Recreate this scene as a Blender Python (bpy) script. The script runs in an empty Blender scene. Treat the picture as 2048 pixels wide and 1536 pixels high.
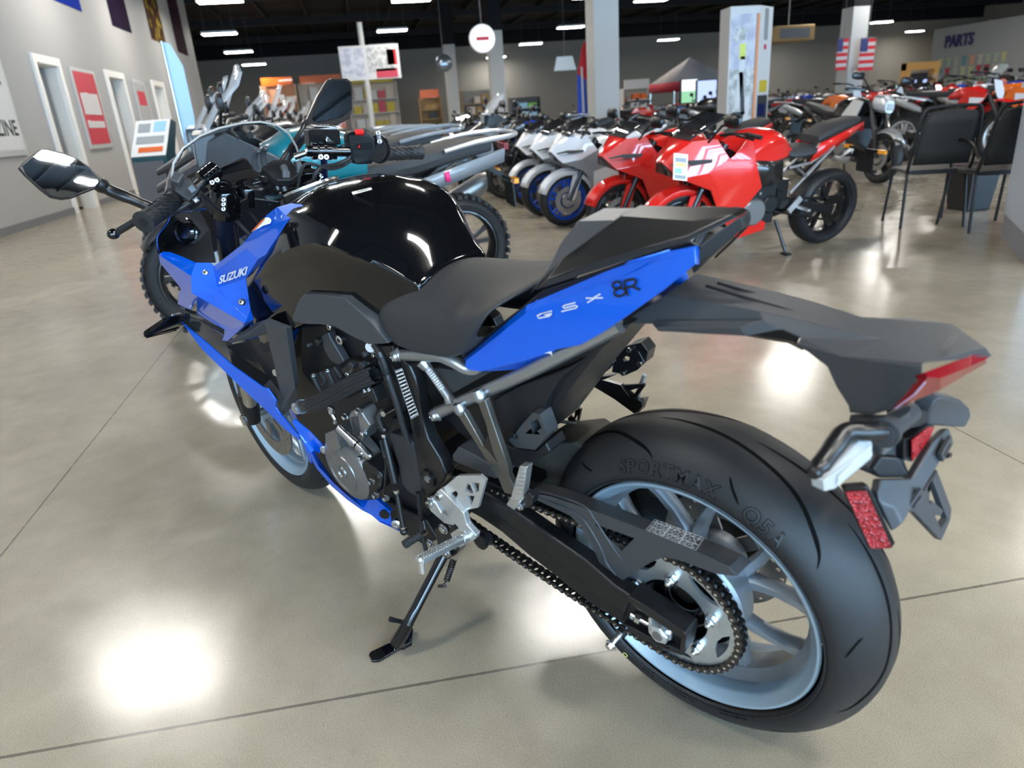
import bpy, bmesh, math, random
import numpy as np
from mathutils import Vector as V, Matrix
from mathutils.geometry import tessellate_polygon
SC = bpy.context.scene
COL = SC.collection
PI = math.pi
R = math.radians

# ---------------------------------------------------------------- camera model (bike frame: x forward, y left, z up, origin under the rear axle)
CM = np.array([[-0.73771364, -0.65549039, -0.16158876], [-0.19706702, 0.43800711, -0.87710567], [0.64571137, -0.61520901, -0.45229936]])
CC = np.array([-0.48310382, 0.8488178, 1.22998877])
CF = 1388.374
LEAN, YAW = R(8.0), R(35.5)

def ray(px, py):
    return CM.T @ np.array([(px - 1024) / CF, (py - 768) / CF, 1.0])

def P(px, py, y):
    d = ray(px, py); t = (y - CC[1]) / d[1]
    return V(CC + t * d)

def PX(px, py, x):
    d = ray(px, py); t = (x - CC[0]) / d[0]
    return V(CC + t * d)

def PZ(px, py, z):
    d = ray(px, py); t = (z - CC[2]) / d[2]
    return V(CC + t * d)

def PL(px, py, o, n):
    """point on the plane through o with normal n"""
    d = V(ray(px, py)); c = V(CC)
    return c + d * ((V(o) - c).dot(V(n)) / d.dot(V(n)))

def A(lst):
    return [P(*p) if len(p) == 3 else p for p in lst]

# bike frame -> room frame
_u = np.array([0, -math.sin(LEAN), math.cos(LEAN)])
_W = np.array([[1.0, 0, 0], np.cross(_u, [1.0, 0, 0]), _u])
_Z = np.array([[math.cos(YAW), -math.sin(YAW), 0], [math.sin(YAW), math.cos(YAW), 0], [0, 0, 1]])
BW = _Z @ _W
BIKE_M = Matrix([list(BW[0]) + [0], list(BW[1]) + [0], list(BW[2]) + [0.0013], [0, 0, 0, 1]])
CAMW = BW @ CC + np.array([0, 0, 0.0013])

def WR(px, py):
    return BW @ ray(px, py)

def FLOOR(px, py, z=0.0):
    d = WR(px, py); return V(CAMW + d * ((z - CAMW[2]) / d[2]))

def WX(px, py, x):
    d = WR(px, py); return V(CAMW + d * ((x - CAMW[0]) / d[0]))

def WY(px, py, y):
    d = WR(px, py); return V(CAMW + d * ((y - CAMW[1]) / d[1]))

# ---------------------------------------------------------------- materials
def _mat(name):
    m = bpy.data.materials.new(name); m.use_nodes = True
    return m, m.node_tree.nodes, m.node_tree.links, m.node_tree.nodes['Principled BSDF']

def mat(name, col, rough=0.5, metal=0.0, coat=0.0, spec=0.5, bump=None, noise=None, trans=0.0, emit=None, alpha=1.0, ior=1.45, coatr=0.03):
    m, n, l, b = _mat(name)
    c = tuple(col) + (1.0,)
    b.inputs['Base Color'].default_value = c
    b.inputs['Roughness'].default_value = rough
    b.inputs['Metallic'].default_value = metal
    b.inputs['Coat Weight'].default_value = coat
    b.inputs['Coat Roughness'].default_value = coatr
    b.inputs['Specular IOR Level'].default_value = spec
    b.inputs['Transmission Weight'].default_value = trans
    b.inputs['IOR'].default_value = ior
    b.inputs['Alpha'].default_value = alpha
    if emit:
        b.inputs['Emission Color'].default_value = tuple(emit[0]) + (1,)
        b.inputs['Emission Strength'].default_value = emit[1]
    if bump or noise:
        tc = n.new('ShaderNodeTexCoord')
    if bump:   # (scale, strength, distance)
        t = n.new('ShaderNodeTexNoise'); t.inputs['Scale'].default_value = bump[0]; t.inputs['Detail'].default_value = 3
        l.new(tc.outputs['Object'], t.inputs['Vector'])
        bp = n.new('ShaderNodeBump'); bp.inputs['Strength'].default_value = bump[1]; bp.inputs['Distance'].default_value = bump[2]
        l.new(t.outputs['Fac'], bp.inputs['Height']); l.new(bp.outputs['Normal'], b.inputs['Normal'])
    if noise:  # (scale, other colour, low, high)
        t = n.new('ShaderNodeTexNoise'); t.inputs['Scale'].default_value = noise[0]; t.inputs['Detail'].default_value = 5
        l.new(tc.outputs['Object'], t.inputs['Vector'])
        r = n.new('ShaderNodeValToRGB')
        r.color_ramp.elements[0].position = noise[2]; r.color_ramp.elements[0].color = c
        r.color_ramp.elements[1].position = noise[3]; r.color_ramp.elements[1].color = tuple(noise[1]) + (1,)
        l.new(t.outputs['Fac'], r.inputs['Fac']); l.new(r.outputs['Color'], b.inputs['Base Color'])
    return m

M = {}
def mk(key, *a, **k):
    M[key] = mat(key, *a, **k)
mk('blue_paint', (0.0003, 0.095, 0.60), 0.28, 0.30, coat=1.0, spec=0.2)
mk('gloss_black', (0.0025, 0.0025, 0.003), 0.12, 0.0, coat=0.9, coatr=0.012, spec=0.12)
mk('satin_black', (0.007, 0.007, 0.0075), 0.32, 0.0)
mk('matte_plastic', (0.036, 0.038, 0.041), 0.42, 0.0, bump=(900, 0.12, 0.0006))
mk('matte_dark', (0.008, 0.0082, 0.009), 0.48, 0.0, bump=(700, 0.1, 0.0006))
mk('cowl_black', (0.007, 0.007, 0.0075), 0.30, 0.0, coat=0.25, coatr=0.25)
mk('seat_vinyl', (0.023, 0.023, 0.024), 0.60, 0.0, bump=(1400, 0.35, 0.0008))
mk('rubber', (0.009, 0.0092, 0.010), 0.58, 0.0, bump=(60, 0.05, 0.002))
mk('tyre_rubber', (0.0115, 0.0118, 0.0126), 0.50, 0.0, spec=0.4, noise=(5, (0.020, 0.0195, 0.019), 0.45, 0.72))
mk('groove', (0.0012, 0.0012, 0.0012), 0.8, spec=.1)
mk('wheel_grey', (0.30, 0.40, 0.48), 0.33, 0.45)
mk('wheel_cast', (0.25, 0.28, 0.31), 0.38, 0.55)
mk('steel', (0.60, 0.60, 0.58), 0.24, 1.0)
mk('zinc', (0.66, 0.68, 0.70), 0.22, 1.0)
mk('sprocket_steel', (0.46, 0.53, 0.57), 0.34, 0.9, noise=(30, (0.56, 0.60, 0.62), 0.4, 0.7))
mk('cast_alu', (0.66, 0.665, 0.66), 0.34, 0.8, bump=(500, 0.1, 0.0005))
mk('chain_steel', (0.045, 0.042, 0.040), 0.30, 0.9)
mk('frame_grey', (0.33, 0.335, 0.34), 0.28, 0.85)
mk('frame_black', (0.008, 0.008, 0.0085), 0.30, 0.1)
mk('powder_black', (0.006, 0.006, 0.0066), 0.38, 0.1, bump=(600, 0.12, 0.0005))
mk('engine_black', (0.008, 0.008, 0.0085), 0.42, 0.2, bump=(350, 0.12, 0.0006))
mk('engine_cover', (0.20, 0.195, 0.19), 0.36, 0.7, bump=(500, 0.06, 0.0004))
mk('red_lens', (0.17, 0.001, 0.006), 0.16, 0.0, coat=0.3, spec=0.3)
mk('clear_lens', (0.34, 0.35, 0.35), 0.10, 0.0, coat=0.8)
mk('chrome', (0.88, 0.88, 0.88), 0.06, 1.0)
mk('mirror_glass', (0.80, 0.82, 0.85), 0.03, 1.0)
mk('silver_decal', (0.72, 0.74, 0.77), 0.35, 0.4)
mk('black_decal', (0.006, 0.006, 0.007), 0.35)
mk('white_print', (0.78, 0.80, 0.80), 0.5)
mk('warning_orange', (0.55, 0.10, 0.02), 0.4)
mk('red_switch', (0.65, 0.015, 0.012), 0.35)
mk('brake_disc', (0.30, 0.28, 0.26), 0.35, 0.9)
mk('smoked', (0.05, 0.05, 0.055), 0.05, 0.0, trans=0.6, alpha=0.5)

def reflector_mat():
    m, n, l, b = _mat('prism_reflector')
    tc = n.new('ShaderNodeTexCoord')
    vo = n.new('ShaderNodeTexVoronoi'); vo.inputs['Scale'].default_value = 320
    l.new(tc.outputs['Object'], vo.inputs['Vector'])
    r = n.new('ShaderNodeValToRGB'); r.color_ramp.elements[0].color = (0.50, 0.006, 0.010, 1); r.color_ramp.elements[1].color = (0.16, 0.002, 0.004, 1)
    r.color_ramp.elements[0].position = 0.1; r.color_ramp.elements[1].position = 0.75
    l.new(vo.outputs['Distance'], r.inputs['Fac']); l.new(r.outputs['Color'], b.inputs['Base Color'])
    bp = n.new('ShaderNodeBump'); bp.inputs['Strength'].default_value = 0.8; bp.inputs['Distance'].default_value = 0.002
    l.new(vo.outputs['Distance'], bp.inputs['Height']); l.new(bp.outputs['Normal'], b.inputs['Normal'])
    b.inputs['Roughness'].default_value = 0.25
    return m
M['reflector'] = reflector_mat()

# ---------------------------------------------------------------- mesh builder
class MB:
    def __init__(s):
        s.v, s.f, s.m, s.sm = [], [], [], []
    def add(s, verts, faces, mi=0, smooth=True):
        b = len(s.v); s.v += [tuple(v) for v in verts]
        for f in faces:
            s.f.append(tuple(b + i for i in f)); s.m.append(mi); s.sm.append(smooth)
        return s
    def box(s, c, size, rot=None, mi=0):
        c = V(c); h = [x / 2 for x in size]
        q = rot if rot is not None else Matrix.Identity(3)
        vs = [c + q @ V((sx * h[0], sy * h[1], sz * h[2])) for sx in (-1, 1) for sy in (-1, 1) for sz in (-1, 1)]
        return s.add(vs, [(0, 1, 3, 2), (4, 6, 7, 5), (0, 4, 5, 1), (2, 3, 7, 6), (0, 2, 6, 4), (1, 5, 7, 3)], mi, False)
    def bar(s, p0, p1, w, h, up=(0, 0, 1), mi=0):
        """rectangular bar from p0 to p1, w across, h along up"""
        p0, p1 = V(p0), V(p1); d = (p1 - p0).normalized(); sd = d.cross(V(up)).normalized(); u = sd.cross(d)
        vs = [p + sd * (a * w / 2) + u * (b * h / 2) for p in (p0, p1) for a, b in ((-1, -1), (1, -1), (1, 1), (-1, 1))]
        return s.add(vs, [(3, 2, 1, 0), (4, 5, 6, 7), (0, 1, 5, 4), (1, 2, 6, 5), (2, 3, 7, 6), (3, 0, 4, 7)], mi, False)
    def tube(s, pts, r, n=12, mi=0, cap=True, closed=False):
        pts = [V(p) for p in pts]; k = len(pts)
        rs = r if isinstance(r, (list, tuple)) else [r] * k
        vs, fs = [], []
        u = None
        for i, p in enumerate(pts):
            if closed: t = pts[(i + 1) % k] - pts[i - 1]
            else: t = (pts[min(i + 1, k - 1)] - pts[max(i - 1, 0)])
            t = t.normalized()
            if u is None:
                u = t.orthogonal().normalized()
            else:
                u = (u - t * u.dot(t)).normalized()
            w = t.cross(u)
            for j in range(n):
                a = 2 * PI * j / n
                vs.append(p + (u * math.cos(a) + w * math.sin(a)) * rs[i])
        for i in range(k if closed else k - 1):
            for j in range(n):
                a, b = i * n + j, i * n + (j + 1) % n
                c, d = ((i + 1) % k) * n + (j + 1) % n, ((i + 1) % k) * n + j
                fs.append((a, b, c, d))
        s.add(vs, fs, mi)
        if cap and not closed:
            s.add(vs[:n], [tuple(range(n))[::-1]], mi); s.add(vs[-n:], [tuple(range(n))], mi)
        return s
    def cyl(s, p0, p1, r, n=20, mi=0, r1=None, ch=0.0):
        p0, p1 = V(p0), V(p1); r1 = r if r1 is None else r1
        if ch:
            d = (p1 - p0).normalized() * ch
            return s.tube([p0, p0 + d * 0.001, p0 + d, p1 - d, p1 - d * 0.001, p1], [r - ch, r - ch, r, r1, r1 - ch, r1 - ch], n, mi)
        return s.tube([p0, p1], [r, r1], n, mi)
    def lathe(s, o, ax, prof, n=48, mi=0, a0=0, a1=2 * PI, ref=None):
        """prof: (along axis, radius)"""
        o, ax = V(o), V(ax).normalized()
        u = V(ref) if ref else ax.orthogonal(); u = (u - ax * u.dot(ax)).normalized(); w = ax.cross(u)
        full = abs(a1 - a0) > 2 * PI - 1e-6
        m = n if full else n + 1
        vs, fs = [], []
        for i in range(m):
            a = a0 + (a1 - a0) * i / n
            d = u * math.cos(a) + w * math.sin(a)
            for (h, r) in prof:
                vs.append(o + ax * h + d * r)
        k = len(prof)
        for i in range(n):
            j = (i + 1) % m
            for q in range(k - 1):
                fs.append((i * k + q, j * k + q, j * k + q + 1, i * k + q + 1))
        return s.add(vs, fs, mi)
    def sphere(s, c, r, n=16, mi=0, sc=(1, 1, 1)):
        c = V(c); k = n // 2
        vs, fs = [], []
        for i in range(k + 1):
            t = PI * i / k
            for j in range(n):
                a = 2 * PI * j / n
                vs.append(c + V((r * sc[0] * math.sin(t) * math.cos(a), r * sc[1] * math.sin(t) * math.sin(a), r * sc[2] * math.cos(t))))
        for i in range(k):
            for j in range(n):
                fs.append((i * n + j, (i + 1) * n + j, (i + 1) * n + (j + 1) % n, i * n + (j + 1) % n))
        return s.add(vs, fs, mi)
    def prism(s, pts, vec, mi=0, smooth=False):
        """polygon (may be slightly non-planar) extruded by vec, with side walls"""
        pts = [V(p) for p in pts]; vec = V(vec); n = len(pts)
        tri = tessellate_polygon([pts])
        vs = pts + [p + vec for p in pts]
        nrm = sum(((pts[i] - pts[0]).cross(pts[(i + 1) % n] - pts[0]) for i in range(n)), V())
        fl = nrm.dot(vec) > 0     # first face must look away from vec
        fs = []
        for a, b, c in tri:
            t = (pts[b] - pts[a]).cross(pts[c] - pts[a])
            if t.dot(vec) > 0: a, b = b, a
            fs.append((a, b, c)); fs.append((n + b, n + a, n + c))
        for i in range(n):
            j = (i + 1) % n
            fs.append((j, i, n + i, n + j) if not fl else (i, j, n + j, n + i))
        return s.add(vs, fs, mi, smooth)
    def plate(s, outer, holes, vec, mi=0):
        """planar plate with holes"""
        loops = [[V(p) for p in outer]] + [[V(p) for p in h] for h in holes]; vec = V(vec)
        tri = tessellate_polygon(loops); flat = [p for lp in loops for p in lp]; n = len(flat)
        fs = []
        for a, b, c in tri:
            t = (flat[b] - flat[a]).cross(flat[c] - flat[a])
            if t.dot(vec) > 0: a, b = b, a
            fs.append((a, b, c)); fs.append((n + b, n + a, n + c))
        b0 = 0
        for k, lp in enumerate(loops):
            m = len(lp)
            nr = sum(((lp[i] - lp[0]).cross(lp[(i + 1) % m] - lp[0]) for i in range(m)), V())
            fl = (nr.dot(vec) > 0) != (k > 0)
            for i in range(m):
                x, y = b0 + i, b0 + (i + 1) % m
                fs.append((y, x, n + x, n + y) if not fl else (x, y, n + y, n + x))
            b0 += m
        return s.add(flat + [p + vec for p in flat], fs, mi, False)
    def grid(s, rows, mi=0, closed=False, flip=False, smooth=True):
        k = len(rows[0]); vs = [p for r in rows for p in r]; fs = []
        for i in range(len(rows) - 1):
            for j in range(k if closed else k - 1):
                q = (i * k + j, i * k + (j + 1) % k, (i + 1) * k + (j + 1) % k, (i + 1) * k + j)
                fs.append(q[::-1] if flip else q)
        return s.add(vs, fs, mi, smooth)
    def loft(s, rows, mi=0, smooth=True, flip=False):
        """closed rings, capped"""
        s.grid(rows, mi, True, flip, smooth)
        n = len(rows[0])
        s.add(rows[0], [tuple(range(n)) if flip else tuple(range(n))[::-1]], mi, smooth)
        s.add(rows[-1], [tuple(range(n))[::-1] if flip else tuple(range(n))], mi, smooth)
        return s
    def mirror(s):
        b = len(s.v); nf = len(s.f)
        s.v += [(x, -y, z) for x, y, z in s.v]
        for i in range(nf):
            s.f.append(tuple(b + k for k in s.f[i])[::-1]); s.m.append(s.m[i]); s.sm.append(s.sm[i])
        return s
    def xf(s, mx, start=0):
        s.v[start:] = [tuple(mx @ V(v)) for v in s.v[start:]]
        return s
    def hexbolt(s, p, d, r=0.006, h=0.005, mi=0, flange=True):
        p, d = V(p), V(d).normalized()
        if flange: s.cyl(p, p + d * h * 0.3, r * 1.45, 16, mi)
        s.tube([p, p + d * h], r * 1.1, 6, mi)
        s.cyl(p + d * h, p + d * (h + 0.0006), r * 0.75, 12, mi)
        return s
    def socket(s, p, d, r=0.006, h=0.005, mi=0, mi2=None):
        p, d = V(p), V(d).normalized()
        s.tube([p, p + d * h * 0.9, p + d * h], [r, r, r * 0.86], 16, mi)
        s.tube([p + d * h, p + d * (h + 0.0004)], r * 0.5, 6, mi if mi2 is None else mi2)
        return s
    def build(s, name, mats, parent=None, weld=True, bevel=0, seg=2, sub=0, solid=0, angle=35, off=-1.0, props=None, bevang=30, inner=False):
        me = bpy.data.meshes.new(name)
        me.from_pydata(s.v, [], s.f)
        mats = mats if isinstance(mats, (list, tuple)) else [mats]
        for m in mats: me.materials.append(M[m] if isinstance(m, str) else m)
        me.polygons.foreach_set('material_index', s.m)
        me.polygons.foreach_set('use_smooth', [True] * len(s.f))
        bm = bmesh.new(); bm.from_mesh(me)
        if weld: bmesh.ops.remove_doubles(bm, verts=bm.verts, dist=1e-5)
        bmesh.ops.recalc_face_normals(bm, faces=bm.faces) if weld == 'n' else None
        bm.to_mesh(me); bm.free()
        me.update()
        o = bpy.data.objects.new(name, me); COL.objects.link(o)
        if parent: o.parent = parent
        if solid:
            md = o.modifiers.new('s', 'SOLIDIFY'); md.thickness = solid; md.offset = off; md.use_even_offset = False; md.use_quality_normals = True
            if len(mats) > 1 and inner: md.material_offset = 1
        if sub:
            md = o.modifiers.new('u', 'SUBSURF'); md.levels = sub; md.render_levels = sub
        if bevel:
            md = o.modifiers.new('b', 'BEVEL'); md.width = bevel; md.segments = seg; md.limit_method = 'ANGLE'; md.angle_limit = R(bevang); md.harden_normals = True
        me.set_sharp_from_angle(angle=R(angle if not bevel else 60))
        if props:
            for k, v in props.items(): o[k] = v
        return o

def empty(name, loc=(0, 0, 0), rz=0, label=None, cat=None, group=None, parent=None):
    o = bpy.data.objects.new(name, None); COL.objects.link(o); o.empty_display_size = 0.1
    o.location = loc; o.rotation_euler = (0, 0, rz)
    tag(o, label, cat, group)
    if parent: o.parent = parent
    return o

def tag(o, label=None, cat=None, group=None, kind=None):
    if label: o['label'] = label
    if cat: o['category'] = cat
    if group: o['group'] = group
    if kind: o['kind'] = kind
    return o

def copy_tree(o, parent=None):
    c = o.copy(); COL.objects.link(c); c.parent = parent
    for ch in [x for x in ALLKIDS(o)]: copy_tree(ch, c)
    return c

def ALLKIDS(o):
    return [x for x in bpy.data.objects if x.parent == o]

def text_mesh(body, size=1.0, shear=0.0, space=1.0, depth=0.0, bold=0.0, align='CENTER'):
    """(verts, faces) of a text in its own xy plane"""
    c = bpy.data.curves.new('t', 'FONT'); c.body = body; c.size = size; c.shear = shear; c.space_character = space
    c.extrude = depth; c.align_x = align; c.align_y = 'CENTER'; c.offset = bold; c.resolution_u = 3
    o = bpy.data.objects.new('t', c); COL.objects.link(o)
    dg = bpy.context.evaluated_depsgraph_get(); dg.update()
    me = bpy.data.meshes.new_from_object(o.evaluated_get(dg))
    v = [x.co.copy() for x in me.vertices]; f = [tuple(p.vertices) for p in me.polygons]
    bpy.data.objects.remove(o); bpy.data.curves.remove(c); bpy.data.meshes.remove(me)
    return v, f

def text_on(mb, body, o, ux, uy, size, mi=0, lift=0.0006, **k):
    """put flat lettering on the plane o + ux*x + uy*y"""
    v, f = text_mesh(body, size, **k)
    o, ux, uy = V(o), V(ux).normalized(), V(uy); uy = (uy - ux * uy.dot(ux)).normalized(); n = ux.cross(uy)
    mb.add([o + ux * p.x + uy * p.y + n * (lift + p.z) for p in v], f, mi, False)
    return mb

def circ2(c, u, w, r, n=16):
    c, u, w = V(c), V(u), V(w)
    return [c + u * (r * math.cos(2 * PI * i / n)) + w * (r * math.sin(2 * PI * i / n)) for i in range(n)]
# ---------------------------------------------------------------- room
EXPOSURE = 0.0
LAMP_L = 88.0
def floor_mat():
    m, n, l, b = _mat('polished_concrete')
    tc = n.new('ShaderNodeTexCoord')
    def noise(scale, det, rough=0.6, dist=0.0):
        t = n.new('ShaderNodeTexNoise'); t.inputs['Scale'].default_value = scale; t.inputs['Detail'].default_value = det
        t.inputs['Roughness'].default_value = rough; t.inputs['Distortion'].default_value = dist
        l.new(tc.outputs['Object'], t.inputs['Vector']); return t
    def ramp(src, p0, c0, p1, c1):
        r = n.new('ShaderNodeValToRGB'); e = r.color_ramp.elements
        e[0].position = p0; e[0].color = c0 + (1,); e[1].position = p1; e[1].color = c1 + (1,)
        l.new(src, r.inputs['Fac']); return r
    def mix(a, c, f, mode='MIX'):
        x = n.new('ShaderNodeMix'); x.data_type = 'RGBA'; x.blend_type = mode
        if isinstance(f, float): x.inputs['Factor'].default_value = f
        else: l.new(f, x.inputs['Factor'])
        l.new(a, x.inputs['A'])
        if isinstance(c, tuple): x.inputs['B'].default_value = c + (1,)
        else: l.new(c, x.inputs['B'])
        return x.outputs['Result']
    big = noise(0.9, 4, 0.62, 0.6); mid = noise(6, 5, 0.65, 0.3); fine = noise(380, 2, 0.6)
    col = ramp(big.outputs['Fac'], 0.30, (0.285, 0.250, 0.190), 0.72, (0.385, 0.342, 0.266)).outputs['Color']
    col = mix(col, ramp(mid.outputs['Fac'], 0.35, (0.78, 0.77, 0.76), 0.65, (1, 1, 1)).outputs['Color'], 0.55, 'MULTIPLY')
    col = mix(col, ramp(fine.outputs['Fac'], 0.36, (0.58, 0.56, 0.52), 0.55, (1.04, 1.04, 1.04)).outputs['Color'], 0.55, 'MULTIPLY')
    # short scuffs, stretched along one direction
    mp = n.new('ShaderNodeMapping'); mp.inputs['Scale'].default_value = (10, 75, 1); mp.inputs['Rotation'].default_value = (0, 0, R(32))
    l.new(tc.outputs['Object'], mp.inputs['Vector'])
    sc = n.new('ShaderNodeTexNoise'); sc.inputs['Scale'].default_value = 1.6; sc.inputs['Detail'].default_value = 4; sc.inputs['Distortion'].default_value = 1.2
    l.new(mp.outputs['Vector'], sc.inputs['Vector'])
    col = mix(col, ramp(sc.outputs['Fac'], 0.20, (0.55, 0.53, 0.50), 0.30, (1, 1, 1)).outputs['Color'], 0.45, 'MULTIPLY')
    # sawn joints
    sep = n.new('ShaderNodeSeparateXYZ'); l.new(tc.outputs['Object'], sep.inputs[0])
    wob = noise(35, 2)
    def mth(op, a, c=None):
        x = n.new('ShaderNodeMath'); x.operation = op
        for i, q in enumerate((a, c)):
            if q is None: continue
            if isinstance(q, (int, float)): x.inputs[i].default_value = q
            else: l.new(q, x.inputs[i])
        return x.outputs[0]
    tot = None
    def line(p, q, w):
        nonlocal tot
        d = (q - p); d.z = 0; d.normalize(); nx, ny = -d.y, d.x; c = p.x * nx + p.y * ny
        s = mth('ADD', mth('MULTIPLY', sep.outputs[0], nx), mth('MULTIPLY', sep.outputs[1], ny))
        s = mth('ABSOLUTE', mth('SUBTRACT', s, c))
        s = mth('ADD', s, mth('MULTIPLY', mth('SUBTRACT', wob.outputs['Fac'], 0.5), 0.004))
        s = mth('LESS_THAN', s, w)
        tot = s if tot is None else mth('MAXIMUM', tot, s)
    line(FLOOR(3, 1110), FLOOR(310, 725), 0.0026)
    line(FLOOR(300, 1463), FLOOR(1835, 1194), 0.0036)
    line(FLOOR(1860, 830), FLOOR(2048, 928), 0.0026)
    col = mix(col, (0.085, 0.075, 0.06), mth('MULTIPLY', tot, 0.8))
    l.new(col, b.inputs['Base Color'])
    rr = ramp(mid.outputs['Fac'], 0.3, (0.15,) * 3, 0.7, (0.24,) * 3); l.new(rr.outputs['Color'], b.inputs['Roughness'])
    bp = n.new('ShaderNodeBump'); bp.inputs['Strength'].default_value = 0.025; bp.inputs['Distance'].default_value = 0.001
    l.new(fine.outputs['Fac'], bp.inputs['Height']); l.new(bp.outputs['Normal'], b.inputs['Normal'])
    b.inputs['Specular IOR Level'].default_value = 0.55
    return m
M['floor'] = floor_mat()
mk('wall_grey', (0.36, 0.355, 0.345), 0.7, bump=(40, 0.03, 0.002))
mk('wall_dim', (0.29, 0.275, 0.25), 0.8)
mk('ceiling_black', (0.006, 0.006, 0.008), 0.9)
mk('deck_black', (0.010, 0.010, 0.012), 0.8)
mk('white_trim', (0.80, 0.77, 0.72), 0.45)
mk('base_grey', (0.16, 0.16, 0.17), 0.6)
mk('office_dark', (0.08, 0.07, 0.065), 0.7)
mk('lamp_glow', (0.9, 0.9, 0.9), 0.5, emit=((1.0, 0.965, 0.90), LAMP_L))
mk('lamp_case', (0.75, 0.75, 0.75), 0.5)
mk('column_grey', (0.50, 0.50, 0.485), 0.6)
mk('day_window', (0.8, 0.85, 0.9), 0.3, emit=((0.42, 0.70, 1.0), 26.0))
mk('door_white', (0.74, 0.71, 0.66), 0.5)

def struct(o): o['kind'] = 'structure'; return o
def boxo(name, lo, hi, m, parent=None, **k):
    b = MB(); lo, hi = V(lo), V(hi)
    b.box((lo + hi) / 2, hi - lo)
    return b.build(name, m, parent, **k)

WALLY = 5.48
X0, X1, YR, ZC = -9.0, 50.0, -48.0, 6.5
HC = ZC
f = MB(); f.add([(X0 - .2, YR, 0), (X1, YR, 0), (X1, 12, 0), (X0 - .2, 12, 0)], [(0, 1, 2, 3)]); struct(f.build('floor', 'floor'))
c = MB(); c.add([(X0 - .2, YR, ZC), (X1, YR, ZC), (X1, 12, ZC), (X0 - .2, 12, ZC)], [(3, 2, 1, 0)])
for i in range(30):
    yy = YR + i * 2.0
    c.box(((X0 + X1) / 2, yy, ZC - .12), (X1 - X0, .1, .2), None, 1)
for i in range(8):
    c.box((X0 + 4 + i * 7.4, (YR + 12) / 2, ZC - .32), (.22, 12 - YR, .34), None, 1)
struct(c.build('ceiling', ['ceiling_black', 'deck_black']))

# left wall with three door openings
DOORS = [(12.86, 13.78), (16.52, 17.55), (20.2, 21.2)]
DZ = 2.42
lw = MB()
outer = [(X0, WALLY, 0)]
for a, b_ in DOORS: outer += [(a, WALLY, 0), (a, WALLY, DZ), (b_, WALLY, DZ), (b_, WALLY, 0)]
outer += [(27.0, WALLY, 0), (27.0, WALLY, ZC - .01), (X0, WALLY, ZC - .01)]
lw.prism(outer, (0, .18, 0)); struct(lw.build('wall_left', 'wall_grey'))
bb = MB()
xs = [X0] + [q for a, b_ in DOORS for q in (a - .13, b_ + .13)] + [27.0]
for i in range(0, len(xs), 2): bb.box(((xs[i] + xs[i + 1]) / 2, WALLY - .012, .055), (xs[i + 1] - xs[i], .02, .11))
struct(bb.build('baseboard_left', 'base_grey'))
for i, (a, b_) in enumerate(DOORS):
    t = MB(); w = .13
    for x in (a - w / 2, b_ + w / 2): t.box((x, WALLY - .02, DZ / 2 + .0), (w, .05, DZ))
    t.box(((a + b_) / 2, WALLY - .02, DZ + w / 2), (b_ - a + 2 * w, .05, w))
    for x in (a + .012, b_ - .012): t.box((x, WALLY + .1, DZ / 2), (.024, .19, DZ))
    t.box(((a + b_) / 2, WALLY + .1, DZ - .012), (b_ - a, .19, .024))
    struct(t.build('trim_%d' % (i + 1), 'white_trim'))
    d = empty('door_%d' % (i + 1)); d['kind'] = 'structure'
    q = Matrix.Rotation(R((116, 113, 6)[i]), 3, 'Z')
    hinge = V((b_ - .03, WALLY + .16, 0))
    m_ = MB(); wdt = b_ - a - .06
    m_.box((-wdt / 2, .02, DZ / 2 + .01), (wdt, .04, DZ - .04)); 
    for z in (.55, 1.25, 1.95): m_.box((-wdt / 2, -.003, z), (wdt * .66, .01, .5))
    m_.xf(Matrix.Translation(hinge) @ q.to_4x4().inverted()); m_.build('door_leaf', 'door_white', d)
    h = MB(); h.cyl((-wdt + .07, -.0, 1.0), (-wdt + .07, -.06, 1.0), .012); h.cyl((-wdt + .07, -.055, 1.0), (-wdt + .19, -.055, 1.0), .01)
    h.xf(Matrix.Translation(hinge) @ q.to_4x4().inverted()); h.build('door_handle', 'steel', d)
    # the office seen through the door
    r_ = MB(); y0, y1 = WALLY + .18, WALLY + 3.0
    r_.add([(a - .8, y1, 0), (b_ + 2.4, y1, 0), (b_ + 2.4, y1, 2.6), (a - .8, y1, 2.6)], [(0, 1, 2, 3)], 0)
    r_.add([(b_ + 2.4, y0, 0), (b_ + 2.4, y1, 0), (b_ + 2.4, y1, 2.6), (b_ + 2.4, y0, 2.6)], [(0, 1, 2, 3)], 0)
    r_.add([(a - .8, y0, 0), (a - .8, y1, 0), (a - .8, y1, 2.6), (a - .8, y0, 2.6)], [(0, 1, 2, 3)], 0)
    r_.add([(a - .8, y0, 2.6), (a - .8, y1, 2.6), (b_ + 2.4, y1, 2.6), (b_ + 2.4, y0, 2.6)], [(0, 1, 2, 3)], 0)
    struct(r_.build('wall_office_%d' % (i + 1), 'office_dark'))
wb = MB(); wb.add([(X1, YR, 0), (X1, 12, 0), (X1, 12, 5.5), (X1, YR, 5.5)], [(0, 1, 2, 3)]); wb.add([(X1, YR, 5.5), (X1, 12, 5.5), (X1, 12, ZC), (X1, YR, ZC)], [(0, 1, 2, 3)], 1)
struct(wb.build('wall_back', ['wall_dim', 'ceiling_black']))
for nm, pts in (('wall_right', [(X0, YR, 0), (X1, YR, 0), (X1, YR, ZC), (X0, YR, ZC)]), ('wall_left_far', [(27.0, 12, 0), (X1, 12, 0), (X1, 12, ZC), (27.0, 12, ZC)]),
                ('wall_left_end', [(27.0, WALLY + .18, 0), (27.0, 12, 0), (27.0, 12, ZC), (27.0, WALLY + .18, ZC)])):
    w = MB(); w.add(pts, [(0, 1, 2, 3)]); struct(w.build(nm, 'wall_dim'))
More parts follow.
